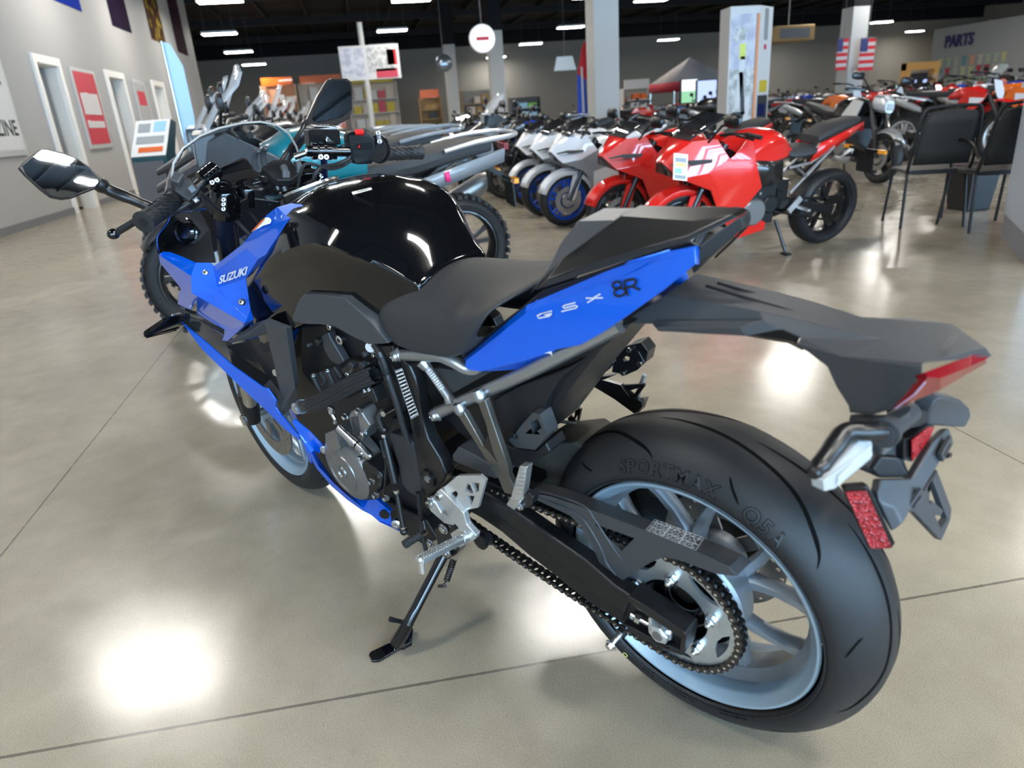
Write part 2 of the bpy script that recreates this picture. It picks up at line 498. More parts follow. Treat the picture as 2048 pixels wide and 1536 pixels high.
# parts department wall, lower than the hall
PX1 = WY(1866, 80, -31.0).x
boxo('wall_parts', (6, -31.3, 0), (PX1, -31.0, 3.75), 'wall_grey')['kind'] = 'structure'
# storefront behind the camera: lit windows in a grey wall
sf = MB(); wins = []
y = WALLY - .6
outer = [(X0, WALLY, 0), (X0, YR, 0), (X0, YR, ZC), (X0, WALLY, ZC)]
holes = []
for i in range(8):
    ya = WALLY - .7 - i * 3.4
    holes.append([(X0, ya, .5), (X0, ya - 2.9, .5), (X0, ya - 2.9, 3.5), (X0, ya, 3.5)])
sf.plate(outer, holes, (-.2, 0, 0)); struct(sf.build('wall_front', 'wall_grey'))
for i, h in enumerate(holes):
    wn = empty('window_%d' % (i + 1)); wn['kind'] = 'structure'
    g = MB(); g.add([(X0 - .1, p[1], p[2]) for p in h], [(3, 2, 1, 0)]); g.build('pane', 'day_window', wn)
    fr = MB(); ya, yb = h[0][1], h[1][1]
    for yy in (ya - .03, (ya + yb) / 2, yb + .03): fr.box((X0 - .06, yy, 2.0), (.08, .06, 3.0))
    for zz in (.53, 2.4, 3.47): fr.box((X0 - .06, (ya + yb) / 2, zz), (.08, 2.9, .06))
    fr.build('window_frame', 'base_grey', wn)

# columns
COLPOS = []
def column(i, pxl, pxr, x, top=ZC, dark=None):
    a, b_ = WX(pxl, 200, x), WX(pxr, 200, x); w = abs(a.y - b_.y)
    m_ = MB(); cy = (a.y + b_.y) / 2; COLPOS.append((x + w / 2, cy))
    m_.box((x + w / 2, cy, (dark or ZC) / 2), (w, w, dark or ZC), None, 0)
    if dark: m_.box((x + w / 2, cy, (dark + ZC) / 2), (w, w, ZC - dark), None, 1)
    m_.box((x + w / 2, cy, .06), (w + .06, w + .06, .12), None, 2)
    struct(m_.build('column_%d' % i, ['column_grey', 'ceiling_black', 'base_grey']))
column(1, 1191, 1239, 16.0); column(2, 986, 1013, 30.0, dark=4.3); column(3, 897, 919, 38.0, dark=4.6); column(4, 1690, 1721, 20.0, dark=3.4)

# ceiling lamps
def lamp(x, y, first=[None]):
    if first[0] is None:
        t = empty('ceiling_light', (x, y, 4.6)); first[0] = t
        a = MB(); a.box((0, 0, .05), (.46, 1.25, .08)); a.build('housing', 'lamp_case', t, bevel=.01)
        for s in (-1, 1):
            d = MB(); d.box((s * .115, 0, .003), (.19, 1.18, .02)); d.build('diffuser', 'lamp_glow', t)
        w = MB()
        for s in (-1, 1): w.cyl((0, s * .5, .09), (0, s * .5, ZC - 4.6 - .3), .004, 6)
        w.build('hanger', 'base_grey', t)
        tag(t, 'white linear high-bay lamp hanging below the black ceiling', 'ceiling light', 'high-bay ceiling lamps')
    else:
        t = copy_tree(first[0]); t.location = (x, y, 4.6)
    return t
LAMPS = [(29.5, 4.9), (36.3, 5.2), (43.4, 5.4), (22.4, 3.7), (31.2, -1.6), (37.1, -1.4), (23.7, -1.8), (33.4, -9.9), (40.4, -9.7), (48.4, -9.3), (24.7, -8.0), (26.1, -10.8), (42.8, -18.9), (46.6, -29.8), (39.3, -30.8),
         (42.9, -42.5), (47.5, -40.0), (6.1, 3.6), (5.7, -1.3), (13.8, 4.0), (12.0, -8.2), (9.4, 1.4), (-0.6, 3.4), (-0.9, -1.6), (-3.2, -2.2), (-4.4, -4.5), (-6.4, 3.4), (-6.4, -1.8), (17.6, -1.8), (18.0, 3.9), (5.2, -8.2), (-1.5, -8.2), (12, -16), (5, -16), (19, -16), (26, -18), (33.5, -19), (12, -24), (20, -25), (28, -26)]
for p in LAMPS: lamp(*p)
SC.world = bpy.data.worlds.new('world'); SC.world.use_nodes = True
SC.world.node_tree.nodes['Background'].inputs[0].default_value = (0.5, 0.6, 0.75, 1); SC.world.node_tree.nodes['Background'].inputs[1].default_value = 0.3
# ---------------------------------------------------------------- the blue motorcycle: wheels, chain, swingarm
BIKE = empty('sport_motorcycle')
BIKE.matrix_world = BIKE_M
tag(BIKE, 'blue and black sport motorcycle on its side stand, largest in the showroom', 'motorcycle')
RP = [(0, .3150), (.012, .3144), (.024, .3125), (.036, .3090), (.048, .3035), (.058, .2970), (.068, .2885), (.076, .2800), (.083, .2705), (.0875, .2620), (.0895, .2545), (.089, .248), (.0865, .2425), (.083, .2385), (.080, .2365)]
FP = [(0, .3000), (.010, .2993), (.020, .2972), (.030, .2930), (.040, .2865), (.048, .2790), (.055, .2695), (.059, .2610), (.0605, .254), (.060, .248), (.058, .2425), (.055, .2375), (.053, .2345)]
def full(p):
    return p[::-1] + [(-y, r) for y, r in p[1:]]
def spline(prof, n=4):
    """Catmull-Rom resampling of a profile"""
    out = []
    for i in range(len(prof) - 1):
        p0, p1, p2, p3 = (V(prof[max(i - 1, 0)]), V(prof[i]), V(prof[i + 1]), V(prof[min(i + 2, len(prof) - 1)]))
        for k in range(n):
            t = k / n
            out.append(tuple(0.5 * (2 * p1 + (p2 - p0) * t + (2 * p0 - 5 * p1 + 4 * p2 - p3) * t * t + (3 * p1 - p0 - 3 * p2 + p3) * t ** 3)))
    return out + [tuple(prof[-1])]
def prof_at(prof, s):
    """point and outward normal (in y,r) at arc length s from the crown"""
    acc = 0
    for i in range(len(prof) - 1):
        a, b = V(prof[i]), V(prof[i + 1]); L = (b - a).length
        if acc + L >= s or i == len(prof) - 2:
            t = (s - acc) / L; p = a + (b - a) * t; d = (b - a).normalized(); return p, V((-d.y, d.x)) if d.x >= 0 else V((-d.y, d.x))
        acc += L
def tyre_pt(prof, c, s, ang, lift=0.0):
    sg = 1 if s >= 0 else -1
    p, n_ = prof_at(prof, abs(s))
    d = V((math.cos(ang), 0, math.sin(ang)))
    return V(c) + d * (p.y + n_.y * lift) + V((0, sg * (p.x + n_.x * lift), 0))
def groove(mb, prof, c, path, w, mi=1, n=24, lift=.0004):
    """strip on the tyre surface; path = [(arc from crown, angle)]"""
    pts = spline(path, max(2, n // len(path)))
    rows = []
    for i, (s, a) in enumerate(pts):
        s0, a0 = pts[max(i - 1, 0)]; s1, a1 = pts[min(i + 1, len(pts) - 1)]
        r = .30; t = V((s1 - s0, (a1 - a0) * r)).normalized(); k = min(1, 4 * min(i, len(pts) - 1 - i) / len(pts) + .15)
        q = V((-t.y, t.x)) * (w * .5 * k)
        rows.append([tyre_pt(prof, c, s + q.x, a + q.y / r, lift), tyre_pt(prof, c, s, a, lift + .0002), tyre_pt(prof, c, s - q.x, a - q.y / r, lift)])
    mb.grid(rows, mi)
def wheel_text(mb, prof, c, body, s, ang, size, mi=0, flip=1, lift=.0006, depth=.0005, **k):
    """raised lettering on the left sidewall; reads clockwise, tops outward"""
    v, f = text_mesh(body, size, depth=depth, **k)
    rr = prof_at(prof, s)[0].y
    vs = [tyre_pt(prof, c, s - p.y * flip, ang + flip * p.x / rr, lift + p.z) for p in v]
    mb.add(vs, f, mi, False)
YAX = (0, 1, 0)
RC = V((0, 0, .315)); FC = V((1.465, 0, .300))
RW = empty('rear_wheel', parent=BIKE)
ty = MB(); ty.lathe(RC, YAX, full(RP), 144, 0, ref=(1, 0, 0))
# tread: long sweeping grooves, repeated round the tyre on both shoulders
LONG = [(.006, 78), (.008, 87), (.013, 99), (.024, 112.5), (.037, 123.5), (.058, 132.7), (.074, 138.9), (.088, 141.8)]
for k in range(6):
    for sg in (1, -1):
        o = k * 60 + (0 if sg > 0 else 29)
        groove(ty, RP, RC, [(sg * q, R(a + o)) for q, a in LONG], .0066, n=48)
        groove(ty, RP, RC, [(sg * .072, R(107 + o)), (sg * .086, R(109.5 + o)), (sg * .101, R(113.5 + o))], .0042, n=30)
for body, sc_, an, sz_ in (('SPORTMAX', .1035, 87, .031), ('Q5A', .1035, 123, .033)):
    wheel_text(ty, RP, RC, body, sc_, R(an), sz_, mi=1, space=1.16, bold=.0011, lift=.0003, depth=.0002)
    wheel_text(ty, RP, RC, body, sc_, R(an), sz_, mi=2, space=1.16, bold=.0, lift=.0008, depth=.0004)
for body, an in (('TUBELESS', 248), ('RADIAL', 272), ('DOT', 290)): wheel_text(ty, RP, RC, body, .127, R(an), .011, mi=1, space=1.2, lift=.0004, depth=.0002)
for k in range(26): wheel_text(ty, RP, RC, 'l', .129, R(k * 360 / 26 + 3), .011, mi=1, lift=.0003, depth=.0001)
ty.lathe(RC + V((0, .0883, 0)), YAX, [(0, .2425), (.0008, .2418), (.0008, .2405), (0, .2398)], 120)
mk('sidewall_text', (.016, .0165, .018), .42)
ty.build('tyre', ['tyre_rubber', 'groove', 'sidewall_text'], RW, weld=False)
dt = MB(); p = tyre_pt(RP, RC, .1165, R(-58), .0005); nn = (tyre_pt(RP, RC, .1165, R(-58), .01) - p).normalized()
dt.lathe(p, nn, [(0, .0036), (.0004, .0036), (.0004, .0054), (0, .0054)], 20); dt.build('paint_dot', mat('paint_dot', (.62, .58, .16), .5), RW)

def rim(c, hw, r_out, prof_in, parent, k):
    m_ = MB(); pr = [(hw, r_out), (hw + .003, r_out - .002), (hw + .003, r_out - .006), (hw + .0005, r_out - .009), (hw - .004, r_out - .0115)] + prof_in
    half = [(y, r) for y, r in pr]
    # closed section: inner (visible) face left to right, then the bead side back
    vis = half + [(-y, r) for y, r in half[::-1]]
    bead = [(-hw + .004, r_out - .004), (-hw + .010, .2165), (-hw * .5, .2165), (-hw * .35, .2005), (hw * .35, .2005), (hw * .5, .2165), (hw - .010, .2165), (hw - .004, r_out - .004)]
    nl = len(pr) - len(prof_in) + 3; full_p = vis + bead + [vis[0]]
    m_.lathe(c, YAX, vis[:nl], 128, 0, ref=(1, 0, 0)); m_.lathe(c, YAX, vis[nl - 1:len(vis) - nl + 1], 128, 1, ref=(1, 0, 0)); m_.lathe(c, YAX, full_p[len(vis) - nl:], 128, 0, ref=(1, 0, 0))
    return m_
rm = rim(RC, .0765, .2325, [(.066, .2130), (.058, .2085), (.040, .2070), (.030, .2000), (.022, .1925), (.0, .1915)], RW, 5)
mk('rim_barrel', (.26, .285, .305), .36, .5)
rm.build('rim', ['wheel_grey', 'rim_barrel'], RW, weld=False, angle=30)
def spokes(c, hub_r, rim_r, n, ph, parent, w0, w1, y0, y1, spread, th, mat_='wheel_cast'):
    for i in range(n):
        a = ph + i * 2 * PI / n
        s = MB()
        for sg in (-1, 1):
            rows = []
            for t in (0, .12, .3, .55, .8, 1.0):
                r = hub_r + (rim_r - hub_r) * t
                off = sg * (spread * (.10 + .90 * t ** .9))       # angle from the spoke's axis
                d = V((math.cos(a + off), 0, math.sin(a + off))); q = V((-d.z, 0, d.x))
                w = w0 + (w1 - w0) * t ** .7; yc = y0 + (y1 - y0) * t; hh = th * (1 - .25 * math.sin(PI * t))
                if t > .85: w *= 1.5
                p = c + d * r + V((0, yc, 0))
                rows.append([p + q * (x * w) + V((0, y_ * hh, 0)) for x, y_ in ((-.5, .25), (-.3, .5), (.3, .5), (.5, .25), (.5, -.25), (.3, -.5), (-.3, -.5), (-.5, -.25))])
            s.loft(rows)
        # web joining the pair at the hub
        d = V((math.cos(a), 0, math.sin(a)))
        s.build('spoke', mat_, parent, angle=40)
spokes(RC, .072, .196, 5, R(-62), RW, .030, .017, .012, .004, R(21), .034)
hb = MB(); hb.lathe(RC, YAX, [(.075, .028), (.075, .060), (.072, .098), (.066, .104), (.030, .104), (.022, .100), (.016, .082), (-.03, .062), (-.045, .055), (-.06, .052), (-.06, .026)], 60)
hb.build('hub', 'wheel_cast', RW, angle=40)
cd = MB(); cd.lathe(RC, YAX, [(.070, .030), (.086, .033), (.092, .045), (.092, .056), (.086, .070), (.0765, .080), (.0765, .097), (.072, .100)], 60)
for i in range(5):
    a = R(20) + i * 2 * PI / 5; d = V((math.cos(a), 0, math.sin(a)))
    cd.cyl(RC + d * .0745 + V((0, .07, 0)), RC + d * .0745 + V((0, .103, 0)), .016, 20, ch=.003)
cd.build('sprocket_carrier', 'gloss_black', RW, angle=40)
# rear disc on the far side
rd = MB()
def disc_rings(mb, c, y, r0, r1, holes, hr, th, mi=0, wave=0):
    N = 90
    outer = [V(c) + V(((r1 + wave * math.cos(8 * 2 * PI * i / N)) * math.cos(2 * PI * i / N), y, (r1 + wave * math.cos(8 * 2 * PI * i / N)) * math.sin(2 * PI * i / N))) for i in range(N)]
    hl = [[V(c) + V((r0 * math.cos(2 * PI * i / 60), y, r0 * math.sin(2 * PI * i / 60))) for i in range(60)]]
    for r, a in holes:
        q = V(c) + V((r * math.cos(a), y, r * math.sin(a)))
        hl.append([q + V((hr * math.cos(2 * PI * i / 8), 0, hr * math.sin(2 * PI * i / 8))) for i in range(8)])
    mb.plate(outer, hl, (0, -th, 0), mi)
disc_rings(rd, RC, -.066, .072, .120, [(.086 + .009 * (i % 4), i * 2 * PI / 36) for i in range(36)], .0042, .005)
for i in range(5):
    a = i * 2 * PI / 5; d = V((math.cos(a), 0, math.sin(a))); rd.bar(RC + d * .045 + V((0, -.066, 0)), RC + d * .078 + V((0, -.066, 0)), .005, .03, up=(d.z, 0, -d.x))
rd.build('brake_disc', 'brake_disc', RW)
va = MB(); a = R(-47.5); d = V((math.cos(a), 0, math.sin(a))); p = RC + d * .200 + V((0, .020, 0)); dr = (-d * .8 + V((0, .75, 0))).normalized()
va.tube([p, p + dr * .012, p + dr * .013, p + dr * .032, p + dr * .033, p + dr * .043], [.0075, .0070, .0046, .0046, .0052, .0050], 14); va.build('valve_stem', 'rubber', RW)

# sprocket
SY = .112
sp = MB(); NT = 47; PR = .015875 / (2 * math.sin(PI / NT))
outer = []
for i in range(NT):
    for k, dr_ in ((-.30, -.0052), (-.16, .0012), (0, .0034), (.16, .0012), (.30, -.0052), (.5, -.0064)):
        a = (i + k) * 2 * PI / NT; outer.append(RC + V(((PR + dr_) * math.cos(a), SY, (PR + dr_) * math.sin(a))))
holes = [[RC + V((.063 * math.cos(2 * PI * i / 60), SY, .063 * math.sin(2 * PI * i / 60))) for i in range(60)]]
for i in range(5):
    a0 = R(20 + 36) + i * 2 * PI / 5
    h = []
    for k in range(9):
        a = a0 - R(20) + R(40) * k / 8; h.append(RC + V((.1015 * math.cos(a), SY, .1015 * math.sin(a))))
    for k in range(6):
        a = a0 + R(13) - R(26) * k / 5; rr = .0815 + .003 * abs(k - 2.5)
        h.append(RC + V((rr * math.cos(a), SY, rr * math.sin(a))))
    holes.append(h)
sp.plate(outer, holes, (0, -.006, 0))
v, f_ = text_mesh('47', .013); a = R(-52); d = V((math.cos(a), 0, math.sin(a))); q = V((d.z, 0, -d.x))
sp.add([RC + d * (.098 + p.y) + q * p.x + V((0, SY + .0004, 0)) for p in v], f_, 1, False)
SPK = sp.build('sprocket', ['sprocket_steel', 'white_print'], RW, bevel=.0008, seg=1)
for i in range(5):
    a = R(20) + i * 2 * PI / 5; d = V((math.cos(a), 0, math.sin(a))); p = RC + d * .0745 + V((0, SY, 0))
    b_ = MB(); b_.cyl(p, p + V((0, .0025, 0)), .0115, 20); b_.tube([p + V((0, .0025, 0)), p + V((0, .010, 0)), p + V((0, .0115, 0))], [.0092, .0092, .008], 6); b_.cyl(p + V((0, .0115, 0)), p + V((0, .0145, 0)), .0062, 16, ch=.0006); b_.cyl(p + V((0, .0115, 0)), p + V((0, .019, 0)), .0042, 12, ch=.001)
    b_.build('sprocket_nut', 'zinc', SPK)

# chain: sprocket to sprocket
FS = V((.640, SY - .003, .372)); FR = .0432
ch = MB()
c0 = RC + V((0, SY - .003, 0)); dv = FS - c0; D = dv.length; base = math.atan2(dv.z, dv.x)
ga = math.acos((PR - FR) / D)
loop = []
def arc(c, r, a0, a1, n): return [c + V((r * math.cos(a0 + (a1 - a0) * i / n), 0, r * math.sin(a0 + (a1 - a0) * i / n))) for i in range(n + 1)]
loop += arc(c0, PR, base + ga, base - ga + 2 * PI, 90)
lo_a, lo_b = loop[-1], FS + V((FR * math.cos(base - ga), 0, FR * math.sin(base - ga)))
for i in range(1, 40):
    t = i / 40; loop.append(lo_a.lerp(lo_b, t) + V((0, 0, -.014 * math.sin(PI * t))))
loop += arc(FS, FR, base - ga, base + ga, 24)
hi_a = FS + V((FR * math.cos(base + ga), 0, FR * math.sin(base + ga)))
for i in range(1, 40): loop.append(hi_a.lerp(loop[0], i / 40))
cum = [0]
for i in range(len(loop)): cum.append(cum[-1] + (loop[(i + 1) % len(loop)] - loop[i]).length)
NL = int(round(cum[-1] / .015875 / 2)) * 2
def on(s):
    s %= cum[-1]
    import bisect
    i = bisect.bisect_right(cum, s) - 1; i = min(i, len(loop) - 1)
    return loop[i].lerp(loop[(i + 1) % len(loop)], (s - cum[i]) / (cum[i + 1] - cum[i] + 1e-12))
pins = [on(cum[-1] * i / NL) for i in range(NL)]
for i in range(NL):
    p, q = pins[i], pins[(i + 1) % NL]
    ch.cyl(p - V((0, .0055, 0)), p + V((0, .0055, 0)), .0051, 10)
    t = (q - p).normalized(); nn = V((-t.z, 0, t.x)); outr = i % 2 == 0
    yo, hr_ = (.0088, .0078) if outr else (.0064, .0074)
    for sg in (-1, 1):
        ring = []
        for cpt, s0 in ((p, PI / 2), (q, -PI / 2)):
            for k in range(6):
                a = s0 + PI * k / 5; ring.append(cpt + t * (math.cos(a) * hr_) + nn * (math.sin(a) * hr_) + V((0, sg * yo, 0)))
        mid = (p + q) / 2 + V((0, sg * yo, 0))
        ring = ring[:6] + [mid - nn * hr_ * .62] + ring[6:] + [mid + nn * hr_ * .62]
        ch.prism(ring, (0, -.0017, 0))
        if outr:
            for cpt in (p, q): ch.cyl(cpt + V((0, sg * yo, 0)), cpt + V((0, sg * (yo + .0016), 0)), .0027, 8, 1)
ch.build('chain', ['chain_steel', 'steel'], BIKE, weld=False)

# front wheel (turned a little to the right)
STEER = R(-4.8)
ax = V((-math.tan(R(25)), 0, 1)).normalized()
ST = Matrix.Translation((1.569, 0, 0)) @ Matrix.Rotation(STEER, 4, ax) @ Matrix.Translation((-1.569, 0, 0))
def steer(o): o.matrix_local = ST; return o
FW = empty('front_wheel', parent=BIKE); steer(FW)
ty = MB(); ty.lathe(FC, YAX, full(FP), 128, 0, ref=(1, 0, 0))
for k in range(9):
    a = k * 2 * PI / 9
    for sg in (1, -1):
        groove(ty, FP, FC, [(sg * .008, a), (sg * .02, a + R(12)), (sg * .045, a + R(22))], .005)
ty.build('tyre', ['tyre_rubber', 'groove'], FW, weld=False)
rm = rim(FC, .0515, .2325, [(.042, .2140), (.034, .2095), (.024, .2080), (.017, .2010), (.0, .1960)], FW, 5); rm.build('rim', ['wheel_grey', 'rim_barrel'], FW, weld=False, angle=30)
spokes(FC, .050, .200, 5, R(18), FW, .026, .015, .0, .0, R(19), .026)
hb = MB(); hb.lathe(FC, YAX, [(.05, .014), (.05, .032), (.035, .050), (-.035, .050), (-.05, .032), (-.05, .014)], 40); hb.build('hub', 'wheel_cast', FW)
for sg in (1, -1):
    d_ = MB(); disc_rings(d_, FC, sg * .060 + .0025, .108, .155, [(.120 + .008 * (i % 4), i * 2 * PI / 52) for i in range(52)], .0032, .005)
    for i in range(5):
        a = i * 2 * PI / 5; d = V((math.cos(a), 0, math.sin(a))); d_.bar(FC + d * .045 + V((0, sg * .058, 0)), FC + d * .112 + V((0, sg * .058, 0)), .004, .024, up=(d.z, 0, -d.x))
    d_.build('brake_disc', 'brake_disc', FW)
va = MB(); a = R(-66); d = V((math.cos(a), 0, math.sin(a))); p = FC + d * .203 + V((0, .018, 0)); dr = (-d * .8 + V((0, .7, 0))).normalized()
va.tube([p, p + dr * .012, p + dr * .013, p + dr * .036], [.0075, .0070, .0046, .0046], 12); va.build('valve_stem', 'rubber', FW)
# ---------------------------------------------------------------- bodywork of the blue motorcycle
def Z(x0, y0, s):
    return lambda zx, zy, Y: P(x0 + zx / s, y0 + zy / s, Y)
ZT = Z(480, 340, 4.6545); ZF = Z(290, 380, 5.909); ZL = Z(270, 560, 5.12); ZE = Z(560, 600, 5.907); ZG = Z(560, 800, 5.487)
ZS = Z(700, 480, 3.658); ZC = Z(1050, 380, 3.84); ZR = Z(1240, 530, 2.56); ZH = Z(900, 640, 3.658); ZK = Z(720, 900, 3.339)
ZW = Z(1100, 800, 2.258); ZX = Z(1140, 1050, 4.655); ZP = Z(1600, 680, 3.49); ZB = Z(280, 120, 3.303); ZM = Z(0, 220, 3.657)
CV = V(CC)
def face(mb, pts, mi=0, smooth=False):
    pts = [V(p) for p in pts]; c = sum(pts, V()) / len(pts)
    n = V()
    for i in range(len(pts)): n += (pts[i] - c).cross(pts[(i + 1) % len(pts)] - c)
    if n.dot(CV - c) < 0: pts = pts[::-1]
    mb.add(pts, [tuple(range(len(pts)))], mi, smooth); return mb
def shell(name, mats, faces, parent=BIKE, thick=.003, bevel=.0018, mirror=False, seg=2, props=None, sub=0):
    mb = MB()
    for f in faces:
        mi = 0
        if isinstance(f, tuple): f, mi = f
        face(mb, f, mi)
    if mirror: mb.mirror()
    return mb.build(name, mats, parent, solid=thick, bevel=bevel, seg=seg, props=props, sub=sub, bevang=12)
def slab(name, m, pts, vec, parent=BIKE, bevel=.002, **k):
    b = MB(); b.prism(pts, vec); return b.build(name, m, parent, bevel=bevel, **k)
IN = lambda t: V((0, -t, 0))

# ---- tank
TK = [  # x, then half section (y, z) from the crown down
 (.505, [(0, .852), (.045, .850), (.075, .842), (.092, .834), (.092, .826), (.095, .79)]),
 (.535, [(0, .895), (.045, .889), (.082, .872), (.103, .852), (.099, .841), (.105, .79)]),
 (.570, [(0, .935), (.05, .929), (.098, .906), (.122, .876), (.115, .862), (.118, .785)]),
 (.610, [(0, .965), (.06, .958), (.118, .934), (.148, .905), (.133, .890), (.132, .78)]),
 (.660, [(0, .988), (.065, .982), (.135, .960), (.168, .930), (.146, .912), (.145, .775)]),
 (.730, [(0, 1.003), (.07, .998), (.146, .973), (.180, .926), (.158, .908), (.156, .77)]),
 (.810, [(0, 1.006), (.07, 1.001), (.146, .972), (.184, .902), (.164, .884), (.162, .75)]),
 (.890, [(0, .996), (.065, .990), (.134, .958), (.184, .868), (.168, .850), (.168, .72)]),
 (.960, [(0, .978), (.055, .972), (.112, .940), (.180, .838), (.170, .822), (.172, .69)]),
 (1.020, [(0, .955), (.045, .950), (.095, .915), (.176, .808), (.170, .795), (.174, .67)]),
 (1.095, [(0, .93), (.04, .925), (.08, .885), (.168, .785), (.165, .77), (.168, .64)])]
def tank_rows(nx=3):
    rows = [[V((x, y, z)) for y, z in s] for x, s in TK]
    out = []
    for i in range(len(rows) - 1):
        a, b, c, d = rows[max(i - 1, 0)], rows[i], rows[i + 1], rows[min(i + 2, len(rows) - 1)]
        for k in range(nx):
            t = k / nx
            out.append([.5 * (2 * q + (r_ - p) * t + (2 * p - 5 * q + 4 * r_ - s) * t * t + (3 * q - p - 3 * r_ + s) * t ** 3) for p, q, r_, s in zip(a, b, c, d)])
    return out + [rows[-1]]
tr = tank_rows()
fullrows = [[V((p.x, -p.y, p.z)) for p in r[:0:-1]] + r for r in tr]
t_ = MB(); t_.grid(fullrows, 0)
t_.add(fullrows[0], [tuple(range(len(fullrows[0])))[::-1]]); t_.add(fullrows[-1], [tuple(range(len(fullrows[-1])))])
TANK = t_.build('fuel_tank', 'gloss_black', BIKE, sub=2, angle=80)
at_c = TANK.data.attributes.new('crease_edge', 'FLOAT', 'EDGE'); NC = len(fullrows[0])
for e_ in TANK.data.edges:
    a_, b_ = sorted(e_.vertices)
    if b_ - a_ == NC and a_ % NC in (1, 2, 8, 9): at_c.data[e_.index].value = .85
lab = MB(); o_ = P(723, 382, .045); ux = (P(744, 377, .045) - P(703, 386, .045))
nn = V((.05, .35, .9)).normalized(); o_ = o_ + nn * .0035
q = [PL(x, y, o_, nn) for x, y in ((703, 384), (742, 374.5), (744, 379), (706, 389.5))]
face(lab, q, 0)
text_on(lab, 'SUZUKI', sum(q, V()) / 4, q[1] - q[0], nn.cross(q[1] - q[0]), .0085, 1, lift=.0004, shear=.2, bold=.0002)
lab.build('tank_badge', ['silver_decal', 'black_decal'], TANK)
# filler cap ring and lid on top
fc = MB(); c0_ = V((.935, 0, .992)); na = V((.25, 0, 1)).normalized()
fc.lathe(c0_, na, [(-.02, .066), (-.006, .066), (-.004, .064), (-.004, .056), (-.007, .054), (-.007, .046), (-.005, .044), (-.005, 0)], 48)
for i in range(6): fc.socket(c0_ - na * .004 + V((.060 * math.cos(i), .060 * math.sin(i), -.25 * .060 * math.cos(i))), na, .0035, .002)
fc.build('filler_cap', 'satin_black', TANK)
fr_ = MB(); fr_.lathe(c0_, na, [(-.008, .067), (-.003, .067), (-.002, .064), (-.006, .062)], 48); fr_.build('cap_ring', 'steel', TANK)

# ---- blue fairing, left and right
f = {}
for k, (x, y, Y) in dict(a=(160, 765, .236), b=(210, 725, .226), c=(300, 730, .216), d=(450, 790, .206), e=(600, 855, .202), f=(770, 860, .196), i=(545, 1020, .240), j=(548, 1215, .238),
        v0=(808, 905, .194), v1=(1145, 642, .166), v2=(1195, 692, .172), v3=(838, 950, .201), v4=(858, 1150, .207), v5=(1190, 1050, .186), v6=(1212, 1012, .180), v7=(1335, 815, .184), v8=(1425, 765, .180),
        v9=(1535, 590, .168), v10=(1695, 342, .152), v11=(1440, 290, .138), v12=(1495, 410, .155), v13=(1560, 200, .126), v14=(1720, 155, .118), v15=(1850, 168, .116), v16=(1915, 228, .122), v17=(1885, 310, .128),
        v18=(1660, 575, .148), v19=(1490, 765, .162), v20=(1260, 510, .152), k=(905, 1240, .214), n1=(430, 1172, .228), n2=(175, 860, .234), n3=(385, 1350, .212), n4=(540, 1420, .205), n5=(600, 1290, .224), n6=(398, 1210, .222)).items():
    f[k] = ZF(x, y, Y)
for k, (x, y, Y) in dict(r=(1120, 443, .226), w=(1222, 402, .196), w2=(1180, 285, .192), m=(1150, 392, .212), g1=(1112, 470, .220), g2=(935, 520, .204), g3=(640, 356, .196), t1=(945, 630, .207), t2=(887, 618, .199), t3=(1138, 470, .212)).items():
    f[k] = ZL(x, y, Y)
G = lambda s: [f[k] for k in s.split()]
blue_faces = [G('a b c d e i'), G('a i n1 n2'), G('e f v0 v4 k j i'), G('v0 v1 v2 v3'), G('v0 v3 v4'), G('v3 v2 v7 v5 v4'), G('v1 v20 v11 v12 v9 v2'), G('v2 v9 v8 v7'), G('v11 v13 v10 v12'), G('v12 v10 v9'),
              G('v13 v14 v15 v16 v10'), G('v10 v16 v17 v18 v9'), G('v9 v18 v19 v8'), G('v8 v19 v6 v5 v7'), G('v4 v5 w2 m k'), G('w2 w m'), G('k m r j'), G('m w r'), G('n1 i j n5 n4 n3 n6'), G('j r g1 g2 g3 n5'),
              G('g2 g1 t1 t2'), G('g1 r w t3'), G('g1 t3 t1')]
FAIR = shell('side_fairing', 'blue_paint', blue_faces, thick=.0035, bevel=.0022)
r_ = MB()
for q in blue_faces: face(r_, q)
r_.v = [(x, -y, z) for x, y, z in r_.v]; r_.f = [t[::-1] for t in r_.f]
r_.build('side_fairing', 'blue_paint', BIKE, solid=.0035, bevel=.0022, bevang=12)
sz = MB(); o_ = (f['v3'] + f['v2'] + f['v7'] + f['v4']) / 4; n_ = ((f['v2'] - f['v3']).cross(f['v4'] - f['v3'])).normalized()
if n_.dot(CV - o_) < 0: n_ = -n_
def flat_text(mb, body, px0, px1, hpx, o, n, mi=0, lift=.0008, **k):
    """lettering between two image points on the plane (o, n); hpx = cap height point above px0"""
    a, b, h = (PL(*p, V(o) + V(n) * lift, n) for p in (px0, px1, hpx))
    v, fc_ = text_mesh(body, 1.0, align='LEFT', **k)
    x0 = min(p.x for p in v); x1 = max(p.x for p in v); y0 = min(p.y for p in v); y1 = max(p.y for p in v)
    ux, uy = (b - a), (h - a)
    mb.add([a + ux * ((p.x - x0) / (x1 - x0)) + uy * ((p.y - y0) / (y1 - y0)) for p in v], fc_, mi, False)
flat_text(sz, 'SUZUKI', (290 + 868 / 5.909, 380 + 1115 / 5.909), (290 + 1190 / 5.909, 380 + 1003 / 5.909), (290 + 890 / 5.909, 380 + 1015 / 5.909), o_, n_, lift=.0035, bold=.03, space=.95)
sz.build('lettering', 'silver_decal', FAIR)
wl = MB(); n2_ = ((f['v20'] - f['v11']).cross(f['v12'] - f['v11'])).normalized()
if n2_.dot(CV - f['v11']) < 0: n2_ = -n2_
o2 = f['v11'] + n2_ * .0022
